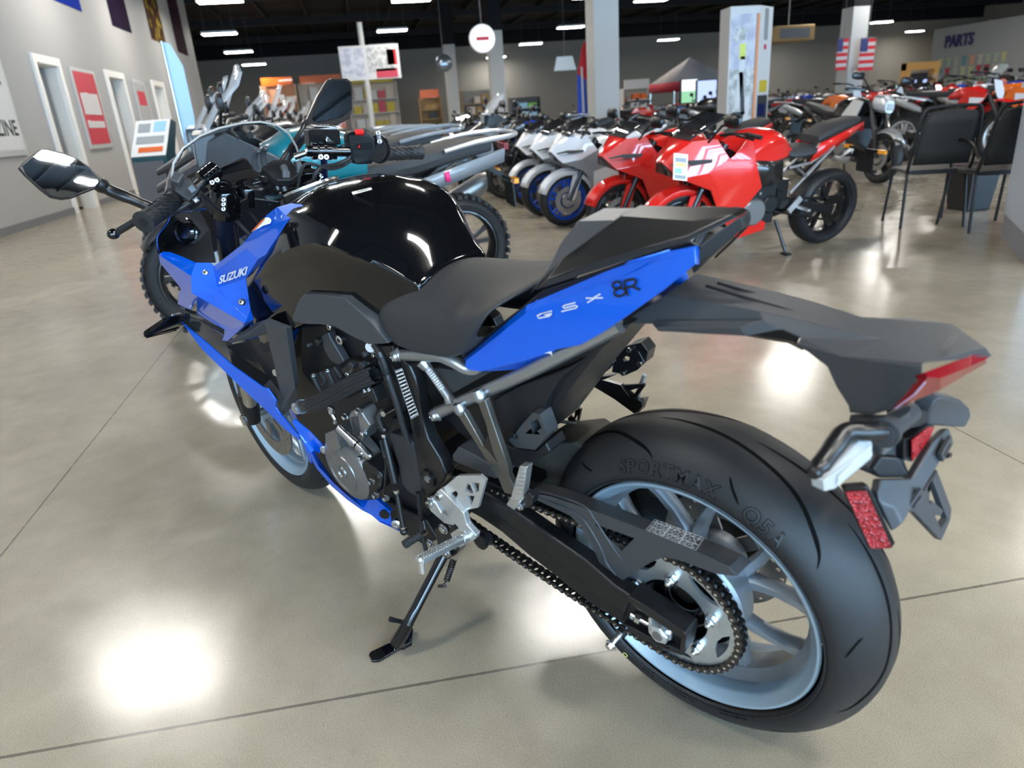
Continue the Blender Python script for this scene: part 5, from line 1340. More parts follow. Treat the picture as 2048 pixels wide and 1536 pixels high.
# plate hanger
PH = empty('plate_hanger', parent=BIKE)
b = MB(); b.prism([ZP(*p) for p in [(570, 740, .03), (740, 620, .0), (780, 640, -.01), (740, 850, .0), (780, 965, .0), (560, 970, .045), (500, 908, .055), (555, 830, .045)]], (.035, -.01, 0)); b.build('hanger_neck', 'matte_plastic', PH, bevel=.004)
shellz('hanger_gusset', 'matte_dark', [[(570, 815, .048), (690, 822, .03), (780, 965, .02), (555, 968, .05), (503, 910, .058)]], ZP, PH, thick=.01, bevel=.003)
bx = dict(a=(545, 1130, .085), b=(660, 1172, .078), c=(718, 1288, .078), d=(640, 1342, .086), e=(550, 1060, .080), f=(560, 970, .060), g=(780, 965, .03), h=(1040, 612, -.085), i=(1076, 690, -.087), j=(930, 715, -.03))
B_ = lambda s: [bx[k] for k in s.split()]
shellz('plate_bar', 'matte_plastic', [B_('b h i c'), B_('e f g j h b a'), B_('a b c d')], ZP, PH, thick=.012, bevel=.003)
b = MB()
for (u, v) in (((735, 1180), (830, 1045)), ((960, 820), (1030, 690))):
    p, q = ZP(*u, .05 if u[0] < 900 else -.035), ZP(*v, .025 if u[0] < 900 else -.065); n_ = V((-1, 0, .15)); b.bar(p + n_ * .003, q + n_ * .003, .006, .016, up=n_.cross(q - p))
    w = q - p; b.bar(p + n_ * .0045 + w * .15, q + n_ * .0045 - w * .25, .007, .004, up=n_.cross(w), mi=1)
b.build('plate_slot', ['matte_plastic', 'black_decal'], PH, bevel=.001)
b = MB(); b.plate([PL(1600 + x / 3.49, 680 + y / 3.49, ZP(860, 1080, .0), (-1, 0, .35)) for x, y in [(790, 1190), (862, 1082), (960, 905), (1062, 1180), (1052, 1262), (990, 1402)]], [[PL(1600 + x / 3.49, 680 + y / 3.49, ZP(860, 1080, .0), (-1, 0, .35)) for x, y in [(905, 1150), (915, 1000), (935, 985), (1010, 1190), (1035, 1250), (985, 1320), (950, 1230)]]], (.010, 0, 0))
b.build('plate_stay', 'matte_plastic', PH, bevel=.003)
b = MB(); b.prism([PL(1600 + x / 3.49, 680 + y / 3.49, ZP(860, 1080, .0), (-1, 0, .35)) for x, y in [(910, 1160), (930, 1120), (1010, 1190), (990, 1230), (950, 1228)]], (.02, 0, 0)); b.build('stay_clip', 'matte_plastic', PH, bevel=.003)
b = MB(); b.cyl(ZP(1020, 805, -.06), ZP(1040, 800, -.075), .004, 10); b.build('plate_screw', 'satin_black', PH)
# reflectors
def reflector(name, outer, inner, vec, zf, Yo):
    e = empty(name, parent=BIKE)
    b = MB(); b.prism([zf(*p) for p in outer], vec); b.build('reflector_case', 'satin_black', e, bevel=.002)
    n_ = -V(vec).normalized(); b = MB(); b.prism([zf(*p) + n_ * .0008 for p in inner], V(vec) * .2); b.build('reflector_lens', 'reflector', e, bevel=.0006); return e
reflector('side_reflector', [(300, 1045, .103), (318, 1030, .103), (462, 1020, .094), (490, 1040, .092), (668, 1422, .088), (642, 1460, .09), (480, 1460, .10)], [(316, 1062, .103), (464, 1052, .0945), (640, 1448, .0905), (492, 1454, .099)], (.006, -.008, 0), ZP, 0)
reflector('rear_reflector', [(730, 695, .018), (772, 690, .016), (905, 592, -.03), (945, 600, -.045), (905, 700, -.04), (785, 855, .01), (725, 838, .018)], [(782, 700, .012), (900, 600, -.032), (935, 606, -.044), (898, 694, -.038), (784, 845, .008)], (.012, -.002, 0), ZP, 0)

# ---------------- fork and steering head (turned with the wheel)
FK = empty('front_fork', parent=BIKE); steer(FK)
fx = lambda z: 1.465 - .035 - (z - .30) * .466 + .035
for sg in (1, -1):
    b = MB(); y = sg * .105; top = V((fx(1.005), y, 1.005)); mid = V((fx(.62), y, .62)); low = V((fx(.335), y, .335))
    b.tube([top, mid], .0265, 24); b.build('fork_outer_tube', mat('fork_blueblack', (.008, .010, .02), .25, .3) if sg > 0 else 'satin_black', FK)
    b = MB(); b.tube([mid + (mid - low).normalized() * .01, mid, low], [.028, .021, .021], 24, 1); b.tube([low + V((0, 0, .05)), low, low + V((.012, 0, -.05))], [.026, .028, .022], 20, 0); b.build('fork_leg', ['satin_black', 'steel'], FK)
    b = MB(); b.lathe(top, (top - mid), [(-.002, .027), (.006, .027), (.010, .024), (.011, .018), (.007, .016), (.007, .009), (.016, .009), (.016, 0)], 28); b.build('fork_cap', 'gloss_black', FK)
    b = MB(); b.box((1.50, sg * .083, .395), (.06, .035, .12), Matrix.Rotation(R(-20), 3, 'Y')); b.build('brake_caliper', 'satin_black', FK, bevel=.012)
axd = (V((fx(.6), 0, .6)) - V((fx(1.0), 0, 1.0))).normalized()
def clampplate(z, t, name, m):
    b = MB(); c = V((fx(z), 0, z)); u = V((0, 1, 0)); w = u.cross(axd).normalized()
    ol = [(-.145, -.02), (-.145, .02), (-.105, .042), (-.05, .03), (0, .045 + .03), (.05, .03), (.105, .042), (.145, .02), (.145, -.02), (.105, -.04), (.03, -.05), (-.03, -.05), (-.105, -.04)]
    b.prism([c + u * x + w * y for x, y in ol], axd * t); return b.build(name, m, FK, bevel=.005, seg=2)
clampplate(.985, .028, 'upper_triple_clamp', 'satin_black'); clampplate(.78, .035, 'lower_triple_clamp', 'satin_black')
b = MB(); b.cyl(V((fx(1.0) - .03, 0, 1.002)), V((fx(1.0) - .035, 0, 1.018)), .020, 28, ch=.002); b.build('steering_nut', 'satin_black', FK)
# front fender
b = MB(); rows = []
for i in range(19):
    a = R(28) + R(142) * i / 18; rr_ = []
    for y, r_ in ((-.078, .262), (-.076, .30), (-.058, .322), (-.025, .331), (0, .333), (.025, .331), (.058, .322), (.076, .30), (.078, .262)): rr_.append(FC + V((r_ * math.cos(a), y, r_ * math.sin(a))))
    rows.append(rr_)
b.grid(rows); o = b.build('front_fender', 'blue_paint', BIKE, solid=.003, off=0); steer(o)
for sg in (1, -1):
    b = MB(); b.prism([FC + V((r_ * math.cos(R(a)), sg * .079, r_ * math.sin(R(a)))) for r_, a in ((.26, 150), (.33, 152), (.33, 176), (.30, 196), (.285, 196), (.27, 176))], (0, -sg * .004, 0)); o = b.build('fender_stay', 'blue_paint', BIKE, bevel=.001); steer(o)
b = MB(); b.tube([FC + V((0, -.13, 0)), FC + V((0, .13, 0))], .0125, 18); b.cyl(FC + V((0, .12, 0)), FC + V((0, .135, 0)), .018, 20); o = b.build('front_axle', 'zinc', BIKE); steer(o)

# ---------------- handlebars
HB = empty('handlebar', parent=BIKE)
def zbp(x, y, Y): return ZB(x, y, Y)
gl0, gl1 = P(286, 445, .338), P(352, 398, .232)
b = MB(); d = (gl1 - gl0).normalized()
pts = [gl0, gl0 + d * .001, gl0 + d * .006, gl0 + d * .0065]; rs = [.011, .0225, .0225, .0195]
for i in range(1, 9): pts.append(gl0.lerp(gl1, .07 + .9 * i / 9)); rs.append(.0188 + .0012 * math.sin(i * 1.3))
pts += [gl1, gl1 + d * .002, gl1 + d * .012]; rs += [.0205, .0255, .0255]
b.tube(pts, rs, 28); GRP = b.build('grip', 'rubber', HB)
b = MB(); b.cyl(gl0 - d * .0007, gl0 + d * .004, .0100, 20); b.build('grip_end', 'black_decal', GRP)
b = MB(); u = d.orthogonal().normalized(); w = d.cross(u)
for j in range(14):
    a = 2 * PI * j / 14
    for i in range(5):
        t0 = .14 + .15 * i; q = [gl0.lerp(gl1, t0 + .10 * s) + (u * math.cos(a + .35 * s) + w * math.sin(a + .35 * s)) * .0196 for s in (0, .5, 1)]; b.tube(q, .0009, 5)
b.build('grip_rib', 'satin_black', GRP)
# left switch cube: two halves round the bar
sw0, sw1 = gl1 + d * .010, P(392, 376, .185)
b = MB(); ds = (sw1 - sw0); b.tube([sw0, sw0 + ds * .12, sw0 + ds * .55, sw0 + ds * .9, sw1], [.028, .035, .034, .030, .022], 20); SWL = b.build('switch_housing', 'matte_dark', HB, angle=50)
n_ = (CV - sw0).normalized(); upw = V((0, 0, 1)); 
def on_switch(name, m, x, y, Y, w, h, t, nrm, parent, bev=.0015):
    b = MB(); p = P(x, y, Y); nrm = V(nrm).normalized(); ux = d - nrm * d.dot(nrm); ux.normalize(); uy = nrm.cross(ux); q = Matrix([ux, uy, nrm]).transposed(); b.box(p, (w, h, t), q); return b.build(name, m, parent, bevel=bev)
on_switch('switch_panel', 'matte_dark', 375, 381, .232, .036, .036, .014, n_ + upw * .3, SWL, .003)
on_switch('beam_switch', 'matte_plastic', 355, 358, .246, .026, .02, .016, n_ + upw, SWL, .004)
on_switch('signal_switch', 'satin_black', 384, 378, .2365, .014, .015, .012, n_, SWL)
on_switch('horn_button', 'satin_black', 392, 400, .2315, .012, .012, .008, n_, SWL)
on_switch('horn_icon', 'white_print', 391.5, 401, .236, .005, .004, .002, n_, SWL, 0)
# left clamp block with screws
cl = P(416, 352, .150)
b = MB(); dd = (P(430, 345, .13) - sw1).normalized(); b.tube([sw1 - dd * .01, cl + dd * .03], .0112, 18); b.build('bar_tube', 'satin_black', HB)
b = MB(); 
for k in range(4): b.tube([cl + dd * (-.016 + .011 * k), cl + dd * (-.016 + .011 * k + .007)], .0195, 20)
b.tube([cl - dd * .016, cl + dd * .024], .0175, 20); b.build('bar_clamp', 'gloss_black', HB)
for (x, y) in ((424, 365), (434, 360)):
    b = MB(); p = P(x, y, .158); b.socket(p, (CV - p), .0052, .004, 0, 1); b.build('clamp_screw', ['steel', 'black_decal'], HB)
ftop = P(445, 392, .105)
b = MB(); b.tube([cl + V((.01, -.02, -.012)), P(428, 372, .125), ftop + V((0, 0, .015)), ftop + V((0.01, 0, -.03))], [.011, .012, .014, .020], 16); b.build('riser_post', 'gloss_black', HB)
b = MB(); b.lathe(P(450, 405, .105), (-.42, 0, .9), [(-.03, .034), (.012, .034), (.02, .030), (.030, .029), (.036, .025), (.038, 0)], 28); b.build('clip_on_collar', 'gloss_black', HB)
b = MB(); b.lathe(P(497, 388, .04), (-.42, 0, .9), [(-.02, .030), (.02, .030), (.026, .026), (.028, .014), (.025, .012), (.025, 0)], 28); b.build('fork_cap_cover', 'gloss_black', HB)
for y in (399.5, 408.5, 418):
    b = MB(); p = P(447, y, .135); b.socket(p, (CV - p), .0050, .004, 0, 1); b.build('collar_screw', ['steel', 'black_decal'], HB)
# clutch lever
tube('clutch_lever', 'satin_black', smooth_path([P(400, 388, .20), P(365, 415, .235), P(320, 432, .275), P(283, 437, .31), P(255, 452, .335), P(232, 466, .355)], 4), [.008] * 8 + [.0085] * 6 + [.0075] * 7, HB)
b = MB(); b.sphere(P(227, 468, .36), .0115, 16, sc=(1, 1.15, 1)); b.build('lever_ball', 'gloss_black', HB)
# right side
gr0, gr1 = P(842, 304, -.338), P(768, 308, -.232)
b = MB(); d2 = (gr1 - gr0).normalized(); pts = [gr0, gr0 + d2 * .001, gr0 + d2 * .008]; rs = [.012, .0190, .0175]
for i in range(1, 9): pts.append(gr0.lerp(gr1, .07 + .9 * i / 9)); rs.append(.0162 + .001 * math.sin(i * 1.6))
b.tube(pts + [gr1], rs + [.018], 24); GR2 = b.build('grip', 'rubber', HB)
b = MB(); u2 = d2.orthogonal().normalized(); w2 = d2.cross(u2)
for j in range(12):
    a = 2 * PI * j / 12
    for i in range(5):
        t0 = .12 + .16 * i; b.tube([gr0.lerp(gr1, t0 + .10 * s) + (u2 * math.cos(a + .4 * s) + w2 * math.sin(a + .4 * s)) * .0168 for s in (0, .5, 1)], .0009, 5)
b.build('grip_rib', 'satin_black', GR2)
sw = lambda x, y, Y: ZB(x, y, Y)
b = MB(); c1 = [sw(1370, 500, -.165), sw(1395, 470, -.165), sw(1520, 478, -.20), sw(1560, 520, -.205), sw(1565, 640, -.205), sw(1535, 690, -.20), sw(1420, 690, -.17), sw(1380, 640, -.165)]
b.prism(c1, (.035, -.012, 0)); SWR = b.build('switch_housing', 'matte_dark', HB, bevel=.006, seg=3)
b = MB(); b.prism([sw(1415, 468, -.172), sw(1470, 465, -.186), sw(1482, 482, -.188), (sw(1480, 500, -.188)), sw(1425, 500, -.173)], (-.006, .004, .004)); b.build('kill_switch', 'red_switch', SWR, bevel=.0015)
b = MB(); b.prism([sw(1430, 545, -.173), sw(1530, 540, -.20), sw(1535, 585, -.20), sw(1435, 590, -.173)], (-.004, .003, 0)); b.build('start_rocker', 'satin_black', SWR, bevel=.001)
b = MB(); b.prism([sw(1440, 578, -.1735), sw(1448, 558, -.1755), sw(1456, 577, -.177)], (-.0045, .0035, 0)); b.build('hazard_mark', 'red_switch', SWR)
b = MB(); b.tube([sw(1560, 590, -.205), sw(1592, 590, -.225)], [.030, .024], 24); b.tube([sw(1575, 590, -.213), sw(1582, 590, -.217)], .033, 24); b.build('throttle_collar', 'satin_black', HB)
for (x, y) in ((1573, 483), (1582, 540)):
    b = MB(); p = sw(x, y, -.21); b.socket(p, (CV - p), .0058, .005, 0, 1); b.build('lever_screw', ['steel', 'black_decal'], HB)
b = MB(); b.tube([sw(1573, 478, -.21), sw(1583, 545, -.212)], .005, 10); b.build('lever_link', 'cast_alu', HB)
b = MB(); b.tube([sw(1100, 600, -.075), sw(1385, 605, -.165)], .0118, 18); b.build('bar_tube', 'gloss_black', HB)
b = MB()
for (x, w_) in ((1150, .02), (1195, .0215), (1245, .0215), (1280, .02)): b.tube([sw(x - 16, 600, -.09 - (x - 1150) * .00032), sw(x + 16, 601, -.10 - (x - 1150) * .00032)], w_, 20)
b.build('bar_clamp', 'gloss_black', HB)
b = MB(); p = sw(1100, 600, -.078); q = sw(1128, 600, -.085); b.tube([p, q], .0135, 18); b.tube([sw(1020, 640, -.05), sw(1100, 612, -.075)], .0075, 12); b.build('bar_end_bolt', 'steel', HB)
for x in (1195, 1232):
    b = MB(); p = sw(x, 641, -.095); b.socket(p, (CV - p), .0062, .006, 0, 1); b.build('clamp_screw', ['steel', 'black_decal'], HB)
tube('riser_post', mat('post_blue', (.01, .012, .04), .25, .4), [sw(1215, 650, -.105), sw(1218, 745, -.105), sw(1215, 840, -.105)], [.008, .008, .012], HB)
b = MB(); b.prism([sw(1060, 750, -.06), sw(1225, 735, -.105), sw(1235, 830, -.105), sw(1130, 850, -.075), sw(1050, 820, -.06)], (.05, 0, .01)); b.build('clip_on_collar', 'gloss_black', HB, bevel=.006)
for y in (766, 794):
    b = MB(); p = sw(1199, y, -.098); b.socket(p, (CV - p), .0052, .005, 0, 1); b.build('collar_screw', ['steel', 'black_decal'], HB)
# brake reservoir
b = MB(); rc = [sw(1112, 462, -.11), sw(1320, 462, -.155), sw(1330, 560, -.155), sw(1120, 565, -.11)]; b.prism(rc, (.045, -.015, 0)); RES = b.build('brake_reservoir', 'satin_black', HB, bevel=.003)
b = MB(); tp = [sw(1128, 448, -.112), sw(1160, 434, -.118), sw(1290, 436, -.150), sw(1322, 455, -.155), sw(1312, 466, -.153), sw(1130, 464, -.112)]; b.prism(tp, (.045, -.015, .002)); b.build('reservoir_lid', 'sensor_silver', RES, bevel=.002)
b = MB(); p = sw(1253, 525, -.1405); b.lathe(p, (-.92, .3, .2), [(-.002, .0098), (.0025, .0098), (.0035, .008), (.002, .0068), (.001, 0)], 24, 0); b.build('sight_glass', 'steel', RES)
b = MB(); p = sw(1253, 525, -.1405) ; dd_ = V((-.92, .3, .2)).normalized(); b.lathe(p + dd_ * .0022, dd_, [(0, .0064), (.0006, .0062), (.0006, 0)], 20); b.build('sight_window', 'black_decal', RES)
# brake lines and cables
tube('brake_hose', 'rubber', smooth_path([sw(1330, 560, -.15), sw(1385, 640, -.16), sw(1300, 690, -.12), sw(1180, 720, -.05), sw(1130, 850, -.03)], 6), .0048, HB, 10)
tube('throttle_cable', 'rubber', smooth_path([sw(1400, 660, -.165), sw(1340, 700, -.14), sw(1250, 720, -.08), sw(1090, 690, -.02), sw(1040, 860, .0)], 6), .0036, HB, 8)
tube('clutch_cable', 'rubber', smooth_path([P(400, 385, .19), P(440, 420, .14), P(470, 440, .10), P(500, 470, .08)], 6), .0045, HB, 8)
tube('wire_harness', 'rubber', smooth_path([P(500, 425, .05), P(520, 450, .06), P(545, 470, .07), P(520, 500, .08)], 6), .0035, HB, 8)

# ---------------- dash: ignition lock, phone holder, instrument cover
b = MB(); p = P(514, 368, .02); n_ = V((-.42, 0, .9)).normalized(); b.lathe(p - n_ * .03, n_, [(0, .032), (.03, .030), (.034, .026), (.034, .020), (.037, .019), (.037, .013), (.034, .012), (.034, 0)], 32); IGN = b.build('ignition_lock', 'satin_black', BIKE)
b = MB(); b.lathe(p + n_ * .0042, n_, [(0, .0195), (.0012, .0195), (.0012, .016), (0, .016)], 28)
for i in range(5): b.box(p + n_ * .0047 + V((.0, (i - 2) * .0055, 0)), (.016, .0016, .0006))
b.build('lock_marks', 'silver_decal', IGN)
b = MB(); ins = [P(385, 366, .115), P(440, 336, .045), P(487, 314, -.035), P(496, 318, -.05), P(508, 338, -.06), P(462, 362, .02), P(405, 388, .10)]
b.prism(ins, (.05, -.004, -.012)); b.build('instrument_cover', 'satin_black', BIKE, bevel=.004)
b = MB(); b.prism([P(432, 352, .06), P(508, 338, -.05), P(530, 352, -.05), P(470, 385, .05), P(440, 372, .07)], (0, 0, -.012)); b.build('dash_tray', 'matte_dark', BIKE, bevel=.003)
PHN = empty('phone_holder', parent=BIKE)
hb_ = [ZB(800, 700, .0), ZB(880, 655, -.03), ZB(1000, 660, -.06), ZB(1070, 740, -.05), ZB(1000, 790, -.01), ZB(900, 790, .015)]
b = MB(); b.prism(hb_, (0.012, 0, -.016)); b.build('holder_tray', 'matte_dark', PHN, bevel=.004)
for (pts, w_) in (([(765, 720, .022), (755, 640, .022), (775, 600, .018), (795, 605, .014)], .007), ([(820, 690, .0), (812, 620, .0), (828, 585, -.002), (840, 590, -.004)], .007), ([(960, 790, -.008), (958, 730, -.014), (945, 705, -.016)], .008), ([(1050, 760, -.045), (1052, 700, -.05), (1040, 680, -.05)], .008), ([(980, 800, -.01), (975, 735, -.018)], .006)):
    b = MB(); b.tube(smooth_path([ZB(*q) for q in pts], 4), w_, 10); b.build('holder_jaw', 'matte_plastic', PHN)
b = MB(); b.tube(smooth_path([ZB(900, 790, -.0), ZB(890, 840, .0), ZB(870, 880, .0)], 4), .014, 14)
for k in range(3): b.tube([ZB(860 + 45 * k, 820 + 8 * k, .0), ZB(872 + 45 * k, 850 + 8 * k, .0)], .011, 12)
b.build('holder_stem', 'satin_black', PHN)
b = MB(); b.lathe(ZB(870, 895, .0), (-.3, 0, .95), [(-.012, .028), (.0, .028), (.006, .022), (.008, .012), (.008, 0)], 28); b.build('holder_base', mat('holder_teal', (.03, .05, .06), .35), PHN)

# ---------------- mirrors and screen
def mirror(name, o, n, outl, glass, stem, zf, back, mirr=1):
    e = empty(name, parent=BIKE); o, n = V(o), V(n).normalized()
    q = [PL(*zf(*p), o, n) for p in outl]; c = sum(q, V()) / len(q); b = MB()
    dep = -n
    ring = lambda s, dz: [c + (p - c) * s + dep * dz for p in q]
    b.loft([ring(.97, -.004), ring(1.0, .0), ring(1.0, .008), ring(.86, .03), ring(.5, .045)]); b.build('mirror_housing', 'satin_black', e, angle=40)
    g_ = [PL(*zf(*p), o + n * .0055, n) for p in glass]; gp = []
    for i in range(len(g_)):
        for k in range(4): gp.append(g_[i].lerp(g_[(i + 1) % len(g_)], k / 4))
    gc_ = sum(gp, V()) / len(gp); RC_ = .9
    rg = [[gc_ + (p - gc_) * s + n * (.004 - ((p - gc_).length * s) ** 2 / (2 * RC_)) for p in gp] for s in (.02, .2, .4, .6, .8, 1.0)]
    b = MB(); b.grid(rg, closed=True); b.add(rg[0], [tuple(range(len(gp)))]); b.build('mirror_glass', 'mirror_glass', e, angle=80)
    b = MB(); b.tube(smooth_path(stem[0], 4), stem[1] * 1 if isinstance(stem[1], list) else stem[1], 14); b.build('mirror_stem', 'satin_black', e)
    return e
zmp = lambda x, y: (x / 3.657, 220 + y / 3.657); zbq = lambda x, y: (280 + x / 3.303, 120 + y / 3.303)
sl = smooth_path([P(198, 368, .275), P(222, 382, .262), P(262, 398, .235), P(300, 414, .205), P(330, 424, .185)], 4)
e = mirror('mirror', (1.29, .335, 1.095), (-.93, .06, .27), [(133, 425), (165, 385), (290, 285), (345, 280), (470, 315), (560, 350), (660, 420), (728, 490), (732, 530), (700, 572), (520, 645), (450, 655), (370, 640), (290, 580), (180, 480)],
           [(165, 410), (300, 298), (345, 293), (470, 327), (560, 362), (650, 427), (712, 495), (715, 530), (690, 556), (510, 632), (450, 641), (375, 625), (300, 565), (195, 472)], ([V(p) for p in (P(196, 366, .28), P(222, 382, .262), P(262, 398, .235), P(300, 414, .205), P(332, 425, .185))], [.018] * 3 + [.014] * 5 + [.0125] * 9), zmp, None)
e = mirror('mirror', (1.29, -.335, 1.135), (-.95, .0, .31), [(1095, 395), (1165, 240), (1235, 130), (1260, 122), (1365, 122), (1395, 145), (1402, 200), (1402, 330), (1385, 385), (1310, 425), (1180, 445), (1110, 440)],
           [(1138, 385), (1180, 270), (1245, 150), (1270, 135), (1355, 135), (1385, 155), (1392, 210), (1392, 325), (1340, 372), (1185, 412), (1150, 408)], ([V(p) for p in (ZB(1115, 430, -.29), ZB(1080, 490, -.265), ZB(1000, 600, -.235), ZB(945, 680, -.205), ZB(935, 720, -.19))], [.020] * 3 + [.016] * 5 + [.013] * 9), zbq, None)
# left front indicator
IN_ = empty('turn_signal', parent=BIKE)
iq = [(92, 520, .325), (300, 382, .265), (400, 358, .235), (560, 330, .20), (575, 390, .195), (545, 430, .20), (430, 502, .232), (210, 562, .285), (102, 582, .325), (80, 548, .33)]
b = MB(); b.prism([ZL(*p) for p in iq], (.018, -.004, -.010)); b.build('signal_body', 'gloss_black', IN_, bevel=.005, seg=3)
b = MB(); b.tube([ZL(470, 350, .215), ZL(430, 362, .225), ZL(380, 362, .24)], [.006, .0045, .003], 10); b.build('signal_cap', 'steel', IN_)
mk('amber_lens', (.75, .30, .03), .15, coat=.6)
b = MB(); b.prism([ZL(*p) + V((.019, -.004, -.010)) for p in iq[1:3] + iq[6:9]], (.006, 0, 0)); b.build('signal_lens', 'amber_lens', IN_, bevel=.002)
# windscreen
arch = [(1.235, .176, 1.000), (1.228, .170, 1.045), (1.220, .155, 1.080), (1.212, .125, 1.106), (1.206, .080, 1.123), (1.206, .030, 1.130)]
arch = arch + [(x, -y, z) for x, y, z in arch[::-1]]
rows = []
for t in (0, .25, .55, .8, 1):
    rows.append([V((x + t * (.30 + .02 * (1 - abs(y) / .18)), y * (1 - .42 * t), z - t * (z - .90) * .80 + .03 * math.sin(PI * t))) for x, y, z in arch])
def screen_mat():
    m, n, l, b = _mat('smoked_screen')
    b.inputs['Base Color'].default_value = (.86, .86, .88, 1); b.inputs['Roughness'].default_value = .02; b.inputs['Transmission Weight'].default_value = 1.0; b.inputs['IOR'].default_value = 1.01
    return m
M['screen'] = screen_mat()
b = MB(); b.grid(rows); SCN = b.build('windscreen', 'screen', BIKE, solid=.003, off=0, sub=1)
b = MB(); b.tube(rows[0], .0028, 8); b.build('screen_edge', mat('screen_edge', (.30, .28, .26), .3), SCN)
# ---------------------------------------------------------------- the other motorcycles in the hall
def hexc(k, c, **kw):
    if k not in M: mk(k, c, kw.pop('rough', .35), **kw)
    return k
hexc('red_paint', (.62, .012, .008), coat=1.0, rough=.3); hexc('white_paint', (.62, .63, .65), coat=1.0, rough=.3); hexc('grey_paint', (.22, .24, .26), coat=.6); hexc('teal_paint', (.0, .16, .20), coat=1.0)
hexc('black_paint', (.008, .008, .009), coat=.8); hexc('royal_paint', (.01, .05, .42), coat=1.0); hexc('orange_paint', (.75, .14, .01), coat=.8); hexc('green_paint', (.12, .45, .03), coat=.8); hexc('silver_paint', (.45, .46, .47), metal=.6)
hexc('blue_rim', (.005, .06, .40)); hexc('gold_part', (.55, .33, .05), metal=.7); hexc('pink_mark', (.75, .03, .18)); hexc('amber_plastic', (.70, .32, .02)); hexc('dark_screen', (.02, .02, .022), rough=.06, coat=1.0, alpha=.85); hexc('clear_screen', (.75, .8, .85), rough=.08, alpha=.35)
def bwheel(b, cx, r, hw, rimi, tyi, disc=None, n=36, knob=0):
    c = V((cx, 0, r)); k = r * .74
    pr = [(0, r), (hw * .5, r * .985), (hw * .85, r * .93), (hw, r * .86), (hw * .93, k + .008), (hw * .8, k)]
    b.lathe(c, YAX, pr[::-1] + [(-y, q) for y, q in pr[1:]], n, tyi)
    if knob:
        for i in range(44):
            a = 2 * PI * i / 44; d = V((math.cos(a), 0, math.sin(a)))
            for y in (-.55, .05, .55): b.box(c + d * (r - .004) + V((0, (y + (.2 if i % 2 else 0)) * hw, 0)), (.02, hw * .42, .026), Matrix.Rotation(-a, 3, 'Y'), tyi)
    b.lathe(c, YAX, [(hw * .8, k + .003), (hw * .82, k - .008), (hw * .6, k - .022), (0, k - .028), (-hw * .6, k - .022), (-hw * .82, k - .008), (-hw * .8, k + .003)], n, rimi)
    for i in range(5):
        for s in (-.2, .2):
            a = 2 * PI * i / 5 + .3; d0 = V((math.cos(a), 0, math.sin(a))); d1 = V((math.cos(a + s), 0, math.sin(a + s))); b.bar(c + d0 * .04, c + d1 * (k - .02), .026, .03, up=YAX, mi=rimi)
    b.cyl(c - V((0, .06, 0)), c + V((0, .06, 0)), .05, 16, rimi)
def bdisc(b, cx, r, ys, rad, mi=0):
    for y in ys: b.lathe((cx, y, r), YAX, [(-.003, rad * .62), (-.003, rad), (.003, rad), (.003, rad * .62)], 28, mi); b.cyl((cx, y - .01, r), (cx, y + .01, r), rad * .5, 12, mi)
def quadp(b, pts, mi=0, m=True):
    pts = [V(p) for p in pts]; n = len(pts)
    b.add(pts, [tuple(range(n))], mi, False)
    if m: b.add([V((p.x, -p.y, p.z)) for p in pts], [tuple(range(n))[::-1]], mi, False)
def ring(x, y, z, hw, hh, n=12, sq=1.0):
    return [V((x, y + hw * math.copysign(abs(math.cos(2 * PI * i / n)) ** sq, math.cos(2 * PI * i / n)), z + hh * math.copysign(abs(math.sin(2 * PI * i / n)) ** sq, math.sin(2 * PI * i / n)))) for i in range(n)]
